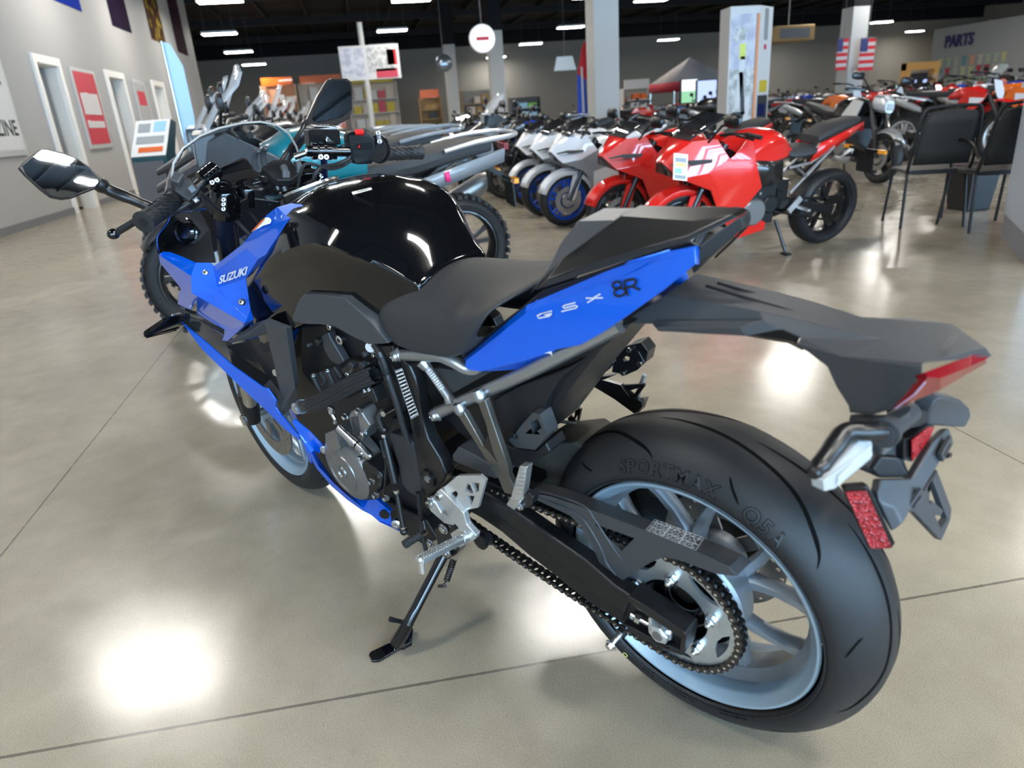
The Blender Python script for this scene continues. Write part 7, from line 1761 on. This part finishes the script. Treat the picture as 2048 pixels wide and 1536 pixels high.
# tall feather banner by the kiosk
bp = WX(378, 330, 7.6); e = empty('feather_banner', (bp.x, bp.y, 0)); tag(e, 'narrow pale blue and yellow feather banner beside the dark motorcycles', 'banner')
mk('banner_sky', (.35, .55, .75), .6); mk('banner_lime', (.65, .7, .15), .6)
b = MB(); b.cyl((0, 0, .02), (0, 0, 2.05), .012, 10); b.build('pole', 'steel', e); b = MB(); b.box((0, 0, .015), (.4, .4, .03)); b.build('foot', 'base_grey', e)
b = MB(); b.prism([(.012, 0, .75), (.012, -.10, .80), (.012, -.16, 1.3), (.012, -.16, 1.8), (.012, -.08, 2.02), (.012, 0, 2.05)], (.004, 0, 0)); b.build('banner_cloth', 'banner_sky', e); b = MB(); b.prism([(.010, -.01, .78), (.010, -.10, .82), (.010, -.12, 1.0), (.010, -.01, 1.0)], (.002, 0, 0)); b.build('banner_foot', 'banner_lime', e)

# ---------------------------------------------------------------- chairs and the grey counter at the right
mk('chair_black', (.010, .010, .011), .45); mk('chair_mesh', (.022, .023, .023), .7)
def chair(x, y, rz, lb):
    e = empty('stacking_chair', (x, y, 0), rz); tag(e, lb, 'chair', 'black chairs by the counter')
    b = MB(); b.loft([ring(xx, 0, .44, .22, .018, 14, .4) for xx in (-.21, -.2, .2, .22)]); b.build('seat', 'chair_black', e, bevel=.004)
    b = MB(); rows = []
    for t in (0, .25, .5, .75, 1): rows.append([V((-.21 - .10 * t - .015 * (1 - (s * s)), s * (.20 - .03 * t ** 3), .50 + .40 * t - .02 * (s * s) * (t == 1))) for s in (-1, -.8, -.4, 0, .4, .8, 1)])
    b.grid(rows); b.build('backrest', 'chair_mesh', e, solid=.02, off=0)
    b = MB(); b.tube(smooth_path([(-.19, -.225, .44), (-.25, -.225, .6), (-.31, -.20, .88), (-.32, -.12, .925), (-.32, .12, .925), (-.31, .20, .88), (-.25, .225, .6), (-.19, .225, .44)], 4), .012, 8); b.build('back_frame', 'chair_black', e)
    for sx in (-1, 1):
        for sy in (-1, 1): b = MB(); b.tube([(sx * .17, sy * .215, .44), (sx * .23, sy * .235, .0)], .012, 8); b.build('leg', 'chair_black', e)
    for sy in (-1, 1): b = MB(); b.tube(smooth_path([(-.2, sy * .235, .55), (-.1, sy * .26, .66), (.14, sy * .26, .66), (.17, sy * .22, .46)], 4), .012, 8); b.build('armrest', 'chair_black', e)
    return e
p1, p2 = FLOOR(1842, 447), FLOOR(1990, 458)
chair(p1.x, p1.y, R(-22), 'black stacking chair farther from the grey counter'); chair(p2.x + .12, p2.y, R(-14), 'black stacking chair close beside the grey counter')
mk('counter_blue', (.42, .49, .57), .5); mk('counter_grey', (.22, .23, .26), .5)
cp = FLOOR(2050, 532); e = empty('counter', (cp.x, cp.y, 0), R(-38)); tag(e, 'pale blue-grey counter cut by the right edge of the frame', 'counter')
b = MB(); b.prism([(-.02, 0, .16), (.06, 0, 1.02), (1.1, 0, 1.02), (1.1, 0, .16)], (0, -.35, 0)); b.build('counter_panel', 'counter_blue', e, bevel=.006); b = MB(); b.box((.55, -.175, .08), (1.1, .33, .16)); b.build('plinth', 'counter_grey', e); b = MB(); b.box((.56, -.175, 1.04), (1.16, .40, .035)); b.build('counter_top', 'poster_white', e, bevel=.005)
bp = FLOOR(1935, 418); e = empty('waste_bin', (bp.x, bp.y, 0)); tag(e, 'black bin on the floor between the two chairs', 'bin'); b = MB(); b.loft([[V((sx * w, sy * w, z)) for sx, sy in ((-1, -1), (1, -1), (1, 1), (-1, 1))] for w, z in ((.12, 0), (.15, .38))]); b.build('bin_body', 'chair_black', e, bevel=.01); b = MB(); b.box((0, 0, .388), (.32, .32, .02)); b.build('bin_rim', 'satin_black', e)

# ---------------------------------------------------------------- signs, tower, flags, tent, screens
def facing(px, py, x, name, lb, cat, group=None):
    p = WX(px, py, x); e = empty(name, (p.x, p.y, 0)); tag(e, lb, cat, group); return e, p
PXM = lambda x: (x - CAMW[0]) / CF * 1.09      # metres per image pixel at depth x
# advertising tower
tx = 11.2; a_, b2_, c2_ = WX(1457, 120, tx), WX(1516, 120, tx + .02), WX(1541, 120, tx + .35)
e = empty('advert_tower', (a_.x, a_.y, 0)); tag(e, 'tall white advertising tower with a rider picture among the motorcycles', 'display')
zt = WX(1480, 12, tx).z
pts = [(0, 0), (b2_.x - a_.x, b2_.y - a_.y), (c2_.x - a_.x, c2_.y - a_.y), (c2_.x - a_.x - .05, c2_.y - a_.y + .60), (.4, .2)]
b = MB(); b.prism([(x, y, 0) for x, y in pts[:3] + [(c2_.x - a_.x + .1, -.05)]], (0, 0, zt)); b.build('tower_body', 'poster_white', e, bevel=.006)
w_ = (b2_.y - a_.y)
def tw(u0, z0, u1, z1, m, nm='picture_field', lift=.003, sl=0): b = MB(); b.prism([(-lift, w_ * u0 + 0, z0), (-lift, w_ * u1, z0), (-lift, w_ * (u1 + sl), z1), (-lift, w_ * (u0 + sl), z1)], (.002, 0, 0)); b.build(nm, m, e)
mk('pic_lilac', (.42, .42, .52), .5, noise=(5, (.62, .62, .66), .4, .6)); mk('pic_grey', (.35, .34, .33), .5, noise=(9, (.60, .60, .58), .42, .6)); mk('pic_orange', (.65, .25, .10), .5); mk('pic_dark', (.03, .03, .035), .5); mk('pic_yellow', (.55, .42, .03), .5)
tw(.04, 1.55, .86, zt - .12, 'pic_lilac'); tw(.04, .55, .86, 1.55, 'pic_grey'); tw(.88, .55, .97, zt - .12, 'pic_orange')
for (u0, z0, u1, z1, m, sl) in ((.25, .9, .42, 1.75, 'poster_white', .15), (.48, .8, .62, 1.5, 'pic_dark', -.12), (.35, 1.7, .55, 1.95, 'banner_lime', 0), (.1, .6, .5, .85, 'pic_dark', .1), (.55, .6, .72, 1.1, 'poster_white', .06), (.12, 2.0, .5, 2.2, 'pic_grey', .1)): tw(u0, z0, u1, z1, m, 'rider_shape', .005, sl)
sv = V((c2_.x - b2_.x, c2_.y - b2_.y, 0)); so = V((b2_.x - a_.x, b2_.y - a_.y, 0)); sn = V((sv.y, -sv.x, 0)).normalized(); sn = sn if sn.x < 0 else -sn
def ts(u0, z0, u1, z1, m): b = MB(); b.prism([so + sv * u + V((0, 0, z)) + sn * .003 for u, z in ((u0, z0), (u1, z0), (u1, z1), (u0, z1))], -sn * .002); b.build('side_print', m, e)
ts(.35, 2.0, .65, 2.5, 'tag_grey'); ts(.4, 1.85, .6, 1.93, 'poster_red'); ts(.1, .5, .9, 1.1, 'pic_dark'); ts(.2, 1.15, .8, 1.35, 'pic_yellow'); ts(.2, .75, .7, .95, 'banner_blue')
# feather flag, red over blue
e, p = facing(1176, 200, 17.0, 'feather_flag', 'tall red and blue feather flag beside the big grey column', 'flag'); k = PXM(17)
mk('flag_red', (.60, .02, .03), .6); mk('flag_blue', (.02, .07, .50), .6)
b = MB(); b.cyl((0, 0, .02), (0, 0, 2.75), .015, 8); b.build('pole', 'steel', e); b = MB(); b.box((0, 0, .02), (.5, .5, .04)); b.build('foot', 'base_grey', e)
b = MB(); b.prism([(-.01, 0, .7), (-.01, .28, .72), (-.01, .26, 1.9), (-.01, .05, 1.75)], (.004, 0, 0)); b.build('flag_lower', 'flag_blue', e); b = MB(); b.prism([(-.01, 0, 1.72), (-.01, .26, 1.9), (-.01, .12, 2.5), (-.01, -.06, 2.75)], (.004, 0, 0)); b.build('flag_upper', 'flag_red', e)
b = MB(); b.prism([(-.014, .10, 1.0), (-.014, .16, 1.0), (-.014, .17, 2.05), (-.014, .12, 2.05)], (.002, 0, 0)); b.build('white_stripe', 'poster_white', e)
# hanging board with pictures
e, p = facing(738, 125, 25.0, 'hanging_sign', 'white and red picture board on a grey post over the back displays', 'sign'); k = PXM(25)
b = MB(); b.box((.06, -1.0 * k * 50 + k * 48, p.z), (.06, 97 * k, 52 * k)); b.build('sign_board', 'poster_white', e, bevel=.01)
for (u0, v0, u1, v1, m) in ((-45, -20, -8, 22, 'pic_lilac'), (-2, -14, 42, 22, 'pic_grey'), (10, -24, 45, -10, 'poster_red'), (30, -5, 46, 18, 'flag_red')):
    b = MB(); b.box((.02, -(u0 + u1) / 2 * k, p.z + (v0 + v1) / 2 * k), (.01, (u1 - u0) * k, (v1 - v0) * k)); b.build('sign_picture', m, e)
b = MB(); b.cyl((.12, .15, 0), (.12, .15, p.z + 60 * k), .09, 12); b.build('post', 'column_grey', e)
# round white hanging sign
e, p = facing(965, 77, 20.0, 'hanging_sign', 'round white sign hanging from the black ceiling', 'sign'); k = PXM(20)
mk('sign_glow', (.9, .9, .9), .4, emit=((.95, .97, 1), 1.1))
b = MB(); b.cyl((0, 0, p.z), (.1, 0, p.z), 21 * k, 40); b.build('sign_face', 'sign_glow', e); b = MB(); b.lathe((0, 0, p.z), (1, 0, 0), [(-.012, 20 * k), (-.012, 22 * k), (.11, 22 * k), (.11, 20 * k)], 40); b.build('sign_rim', 'lamp_case', e)
b = MB(); b.box((-.005, 0, p.z), (.004, 22 * k, 6 * k)); b.build('sign_mark', 'poster_red', e); b = MB(); b.cyl((.05, 0, p.z + 21 * k), (.05, 0, HC - .3), .012, 8); b.build('hanger_rod', 'base_grey', e)
e, p = facing(888, 126, 30.0, 'convex_mirror', 'dim round convex mirror hanging before the back wall', 'mirror'); k = PXM(30)
b = MB(); b.sphere((0, 0, p.z), 14 * k, 20, sc=(.35, 1, 1)); b.build('mirror_dome', mat('dome', (.22, .25, .27), .2, .6), e); b = MB(); b.cyl((.05, 0, p.z + 13 * k), (.05, 0, HC - .3), .012, 8); b.build('hanger_rod', 'base_grey', e)
# canopy tent with screens
tx = 24.0; pl, pr_ = WX(1322, 200, tx), WX(1432, 200, tx); w = abs(pl.y - pr_.y); cy = (pl.y + pr_.y) / 2
e = empty('canopy_tent', (tx, cy, 0)); tag(e, 'red and grey canopy tent at the back of the hall', 'tent'); mk('tent_red', (.30, .015, .03), .7); mk('tent_grey', (.22, .20, .20), .7)
ztop, zev = WX(1420, 112, tx).z, WX(1350, 165, tx).z
b = MB(); h = w / 2; vs = [(-h, -h, zev), (h, -h, zev), (h, h, zev), (-h, h, zev), (0, 0, ztop)]; b.add(vs, [(0, 1, 4), (1, 2, 4), (2, 3, 4), (3, 0, 4)]); b.build('canopy', 'tent_grey', e, solid=.01)
b = MB()
for a, c in (((-h, -h), (h, -h)), ((h, -h), (h, h)), ((h, h), (-h, h)), ((-h, h), (-h, -h))): b.add([(a[0], a[1], zev), (c[0], c[1], zev), (c[0], c[1], zev - .3), (a[0], a[1], zev - .3)], [(0, 1, 2, 3)])
b.build('valance', 'tent_red', e, solid=.01)
for sx in (-1, 1):
    for sy in (-1, 1): b = MB(); b.cyl((sx * h * .97, sy * h * .97, 0), (sx * h * .97, sy * h * .97, zev), .03, 8); b.build('tent_leg', 'steel', e)
mk('screen_green', (.1, .2, .1), .3, emit=((.35, .75, .45), 1.0)); mk('screen_white', (.5, .5, .5), .3, emit=((.85, .9, .9), 1.1)); mk('screen_blue', (.2, .25, .4), .3, emit=((.50, .60, 1.0), 1.1))
def tv(px0, px1, py0, py1, x, ml, lb):
    a, c = WX(px0, py0, x), WX(px1, py1, x); e = empty('video_screen', (x, (a.y + c.y) / 2, 0)); tag(e, lb, 'screen'); ww, hh, zc = abs(a.y - c.y), abs(a.z - c.z), (a.z + c.z) / 2
    b = MB(); b.box((.06, 0, zc), (.08, ww + .06, hh + .06)); b.build('screen_case', 'satin_black', e)
    n = len(ml)
    for i, m in enumerate(ml): b = MB(); b.box((.012, 0, zc + hh / 2 - hh * (i + .5) / n), (.01, ww, hh / n)); b.build('display_panel', m, e)
    b = MB(); b.cyl((.1, 0, 0), (.1, 0, zc - hh / 2), .05, 10); b.box((.1, 0, .02), (.6, .7, .04)); b.build('screen_stand', 'satin_black', e)
tv(1396, 1432, 162, 206, 20.5, ['screen_blue'], 'pale blue lit video screen standing at the back by the advertising tower'); tv(1364, 1394, 160, 204, 21.5, ['screen_white', 'screen_green'], 'white over green lit video screen left of the pale blue screen')
# back displays
def shelf_unit(px0, px1, py0, py1, x, cols, lb, head=None):
    a, c = WX(px0, py0, x), WX(px1, py0, x); w = abs(a.y - c.y); zt = max(.9, WX(px0, py0, x).z); e = empty('display_shelf', (x, (a.y + c.y) / 2, 0)); tag(e, lb, 'shelf', 'display shelves along the back')
    b = MB(); b.box((.3, 0, zt / 2), (.05, w, zt)); b.build('back_panel', cols[0], e); n = 4
    for i in range(n): b = MB(); b.box((.05, 0, .15 + i * (zt - .3) / n), (.5, w, .04)); b.build('shelf_board', cols[1], e)
    for s in (-1, 1): b = MB(); b.box((.1, s * (w / 2), zt / 2), (.5, .04, zt)); b.build('upright', cols[1], e)
    if head: b = MB(); b.box((-.05, 0, zt + .18), (.1, w * .9, .42)); b.build('header_sign', head, e)
    rr = random.Random(px0); out = []
    for i in range(n):
        y = -w / 2 + .22
        while y < w / 2 - .62:
            ww = rr.uniform(.25, .5); hh = rr.uniform(.2, (zt - .3) / n - .1); b = MB(); b.box((e.location.x + .05, e.location.y + y + ww / 2, .17 + i * (zt - .3) / n + hh / 2 + .002), (.3, ww, hh)); m = rr.choice(cols[2:]); o = b.build('goods_box', m, None)
            tag(o, '%s box of goods on the %s' % (GN.get(m, 'pale'), lb.split(',')[0]), 'box', 'boxed goods on the back displays'); y += ww + .06
GN = {'pic_yellow': 'yellow', 'orange_paint': 'orange', 'poster_white': 'white', 'poster_red': 'red', 'tan_board': 'tan', 'pic_dark': 'black', 'tag_blue': 'pale blue', 'peach': 'peach', 'green_paint': 'green'}
mk('tan_board', (.38, .24, .10), .6); mk('peach', (.72, .36, .20), .6); mk('cream', (.60, .52, .44), .6)
shelf_unit(520, 590, 172, 245, 44.0, ['peach', 'cream', 'orange_paint', 'poster_white', 'peach'], 'peach display wall behind the dark motorcycles', 'orange_paint'); shelf_unit(596, 688, 168, 245, 44.0, ['cream', 'cream', 'orange_paint', 'pic_yellow', 'poster_white', 'peach'], 'orange and yellow display wall left of the mirror', 'orange_paint'); shelf_unit(692, 792, 168, 245, 43.5, ['cream', 'poster_white', 'poster_white', 'poster_red', 'cream', 'pic_yellow'], 'cream display wall below the picture board', 'pic_yellow')
shelf_unit(838, 880, 196, 240, 40.0, ['tan_board', 'tan_board', 'tan_board', 'pic_dark'], 'tan shelf under the orange sign', 'orange_paint'); shelf_unit(922, 986, 182, 240, 38.0, ['wall_dim', 'tan_board', 'tan_board', 'tan_board', 'cream'], 'open wooden rack full of cartons')
shelf_unit(1020, 1080, 196, 240, 36.0, ['pic_dark', 'base_grey', 'poster_white', 'green_paint', 'tag_blue'], 'dark rack left of the feather flag'); shelf_unit(1245, 1300, 178, 230, 34.0, ['wall_dim', 'poster_white', 'poster_red', 'poster_white', 'orange_paint'], 'white and red rack right of the big column', 'poster_white')
e, p = facing(1130, 128, 33.0, 'hanging_sign', 'pale winged sign hung before the back wall', 'sign'); k = PXM(33)
b = MB(); b.prism([(0, -20 * k, p.z - 10 * k), (0, 20 * k, p.z - 10 * k), (0, 14 * k, p.z + 12 * k), (0, -14 * k, p.z + 12 * k)], (.1, 0, 0)); b.build('sign_board', 'poster_silver', e); b = MB(); b.cyl((.05, 0, p.z + 12 * k), (.05, 0, HC - .3), .012, 8); b.build('hanger_rod', 'base_grey', e)
# heater box below the ceiling
e, p = facing(1590, 66, 26.0, 'unit_heater', 'beige heater box hanging below the ceiling right of the tower', 'heater'); k = PXM(26); b = MB(); b.box((.5, 0, p.z), (1.0, 80 * k, 26 * k)); b.build('heater_case', 'tan_board', e, bevel=.02); b = MB(); b.box((-.01, 0, p.z), (.02, 60 * k, 16 * k)); b.build('heater_grille', 'base_grey', e); b = MB(); b.cyl((.5, 0, p.z + 13 * k), (.5, 0, HC - .3), .02, 8); b.build('hanger_rod', 'base_grey', e)
# flags beside the far column
mk('flag_white', (.55, .50, .50), .6); mk('flag_navy', (.04, .05, .16), .6)
for (x0, x1, lb) in ((1676, 1692, 'striped flag with a dark corner, left of the far right column'), (1722, 1745, 'striped flag with a dark corner, right of the far right column')):
    X = 19.7; a, c = WX(x0, 78, X), WX(x1, 140, X); e = empty('hanging_flag', (X, (a.y + c.y) / 2, 0)); tag(e, lb, 'flag', 'striped flags by the column'); w = abs(a.y - c.y)
    for i in range(9): b = MB(); z1 = a.z - (a.z - c.z) * i / 9; z0 = a.z - (a.z - c.z) * (i + 1) / 9; b.box((0, 0, (z0 + z1) / 2), (.008, w, z1 - z0)); b.build('stripe', 'flag_red' if i % 2 == 0 else 'flag_white', e)
    b = MB(); b.box((-.006, w * .25, a.z - (a.z - c.z) * .2), (.006, w * .5, (a.z - c.z) * .4)); b.build('canton', 'flag_navy', e); b = MB(); b.cyl((0, -w / 2, a.z + .02), (0, w / 2, a.z + .02), .012, 8); b.cyl((0, 0, a.z), (0, 0, HC - .3), .006, 6); b.build('flag_rod', 'base_grey', e)
# parts wall: sign, shirts, orange portal
WYP = -30.99
def pw(px, py): return WY(px, py, WYP + .0)
a, c = pw(1893, 105), pw(1943, 84); e = empty('wall_sign'); tag(e, 'dark blue PARTS lettering on the grey wall at right', 'sign'); v, f_ = text_mesh('PARTS', 1.0, bold=.02, depth=.03); xs_ = [p.x for p in v]; ys_ = [p.y for p in v]
zb, zt2 = 2.75, 3.35; L = (pw(1890, 95).x, pw(1945, 95).x); b = MB()
b.add([(L[0] + (p.x - min(xs_)) / (max(xs_) - min(xs_)) * (L[1] - L[0]), WYP + .02 + p.z, zb + (p.y - min(ys_)) / (max(ys_) - min(ys_)) * (zt2 - zb)) for p in v], f_, 0, False); b.build('lettering', mat('sign_navy', (.02, .03, .12), .5), e)
shirts = ['banner_lime', 'cream', 'poster_white', 'tag_blue', 'pic_dark', 'orange_paint', 'green_paint', 'cream', 'banner_lime']; rs_ = random.Random(4)
mk('shirt_yellow', (.55, .55, .28), .8); mk('shirt_green', (.42, .50, .35), .8); mk('shirt_teal', (.15, .32, .32), .8)
SH = [('shirt_yellow', 'pale yellow'), ('shirt_green', 'pale green'), ('cream', 'cream'), ('shirt_teal', 'teal'), ('peach', 'orange'), ('poster_red', 'red'), ('poster_white', 'white')]
for r_ in range(3):
    for i in range(9):
        px = 1880 + i * 15.5; x = pw(px, 140).x; z = 2.25 - r_ * .52; m, n = rs_.choice(SH[:3] + SH); w = .36; b = MB()
        b.prism([(x - w / 2, WYP + .01, z), (x - w * .28, WYP + .01, z - .1), (x - w * .28, WYP + .01, z - .44), (x + w * .28, WYP + .01, z - .44), (x + w * .28, WYP + .01, z - .1), (x + w / 2, WYP + .01, z), (x + w * .3, WYP + .01, z + .02), (x, WYP + .01, z - .03), (x - w * .3, WYP + .01, z + .02)], (0, .03, 0))
        o = b.build('hanging_shirt', m); tag(o, '%s shirt pinned on the parts wall, %s row' % (n, ('top', 'middle', 'bottom')[r_]), 'shirt', 'shirts on the parts wall')
pa_, pb_ = WX(1806, 150, 27.0), WX(1872, 150, 27.0); e = empty('portal_frame', (27.0, (pa_.y + pb_.y) / 2, 0)); tag(e, 'orange portal frame at the back beside the parts wall', 'display frame'); w = abs(pa_.y - pb_.y); zt3 = WX(1830, 126, 27.0).z
mk('portal_orange', (.72, .36, .10), .5)
for s in (-1, 1): b = MB(); b.box((0, s * (w / 2 - .12), zt3 / 2), (.3, .24, zt3)); b.build('portal_post', 'portal_orange', e)
b = MB(); b.box((0, 0, zt3 - .13), (.32, w, .3)); b.build('portal_beam', 'portal_orange', e)
b = MB(); b.box((.2, 0, zt3 / 2 - .2), (.04, w - .5, zt3 - .4)); b.build('portal_back', 'pic_dark', e)
# ---------------------------------------------------------------- camera and render settings
cam = bpy.data.cameras.new('camera'); cam_o = bpy.data.objects.new('camera', cam); COL.objects.link(cam_o)
rt = V(BW @ CM[0]); dn = V(BW @ CM[1]); fw = V(BW @ CM[2])
mw = Matrix.Identity(4)
for i in range(3):
    mw[i][0] = rt[i]; mw[i][1] = -dn[i]; mw[i][2] = -fw[i]; mw[i][3] = CAMW[i]
cam_o.matrix_world = mw
cam.sensor_width = 36.0; cam.sensor_fit = 'HORIZONTAL'; cam.lens = CF / 2048 * 36.0
cam.clip_start = 0.05; cam.clip_end = 200
cam.dof.use_dof = True; cam.dof.focus_distance = 1.75; cam.dof.aperture_fstop = cam.lens / 1000 / 0.0065
SC.camera = cam_o
SC.view_settings.view_transform = 'Standard'; SC.view_settings.look = 'None'
SC.view_settings.exposure = EXPOSURE; SC.view_settings.gamma = 1.0; SC.view_settings.use_curve_mapping = False
SC.cycles.use_denoising = True
SC.cycles.max_bounces = 8; SC.cycles.diffuse_bounces = 3; SC.cycles.glossy_bounces = 4; SC.cycles.transmission_bounces = 6; SC.cycles.transparent_max_bounces = 8
SC.cycles.caustics_reflective = False; SC.cycles.caustics_refractive = False
SC.cycles.sample_clamp_indirect = 6.0
bpy.context.view_layer.update()
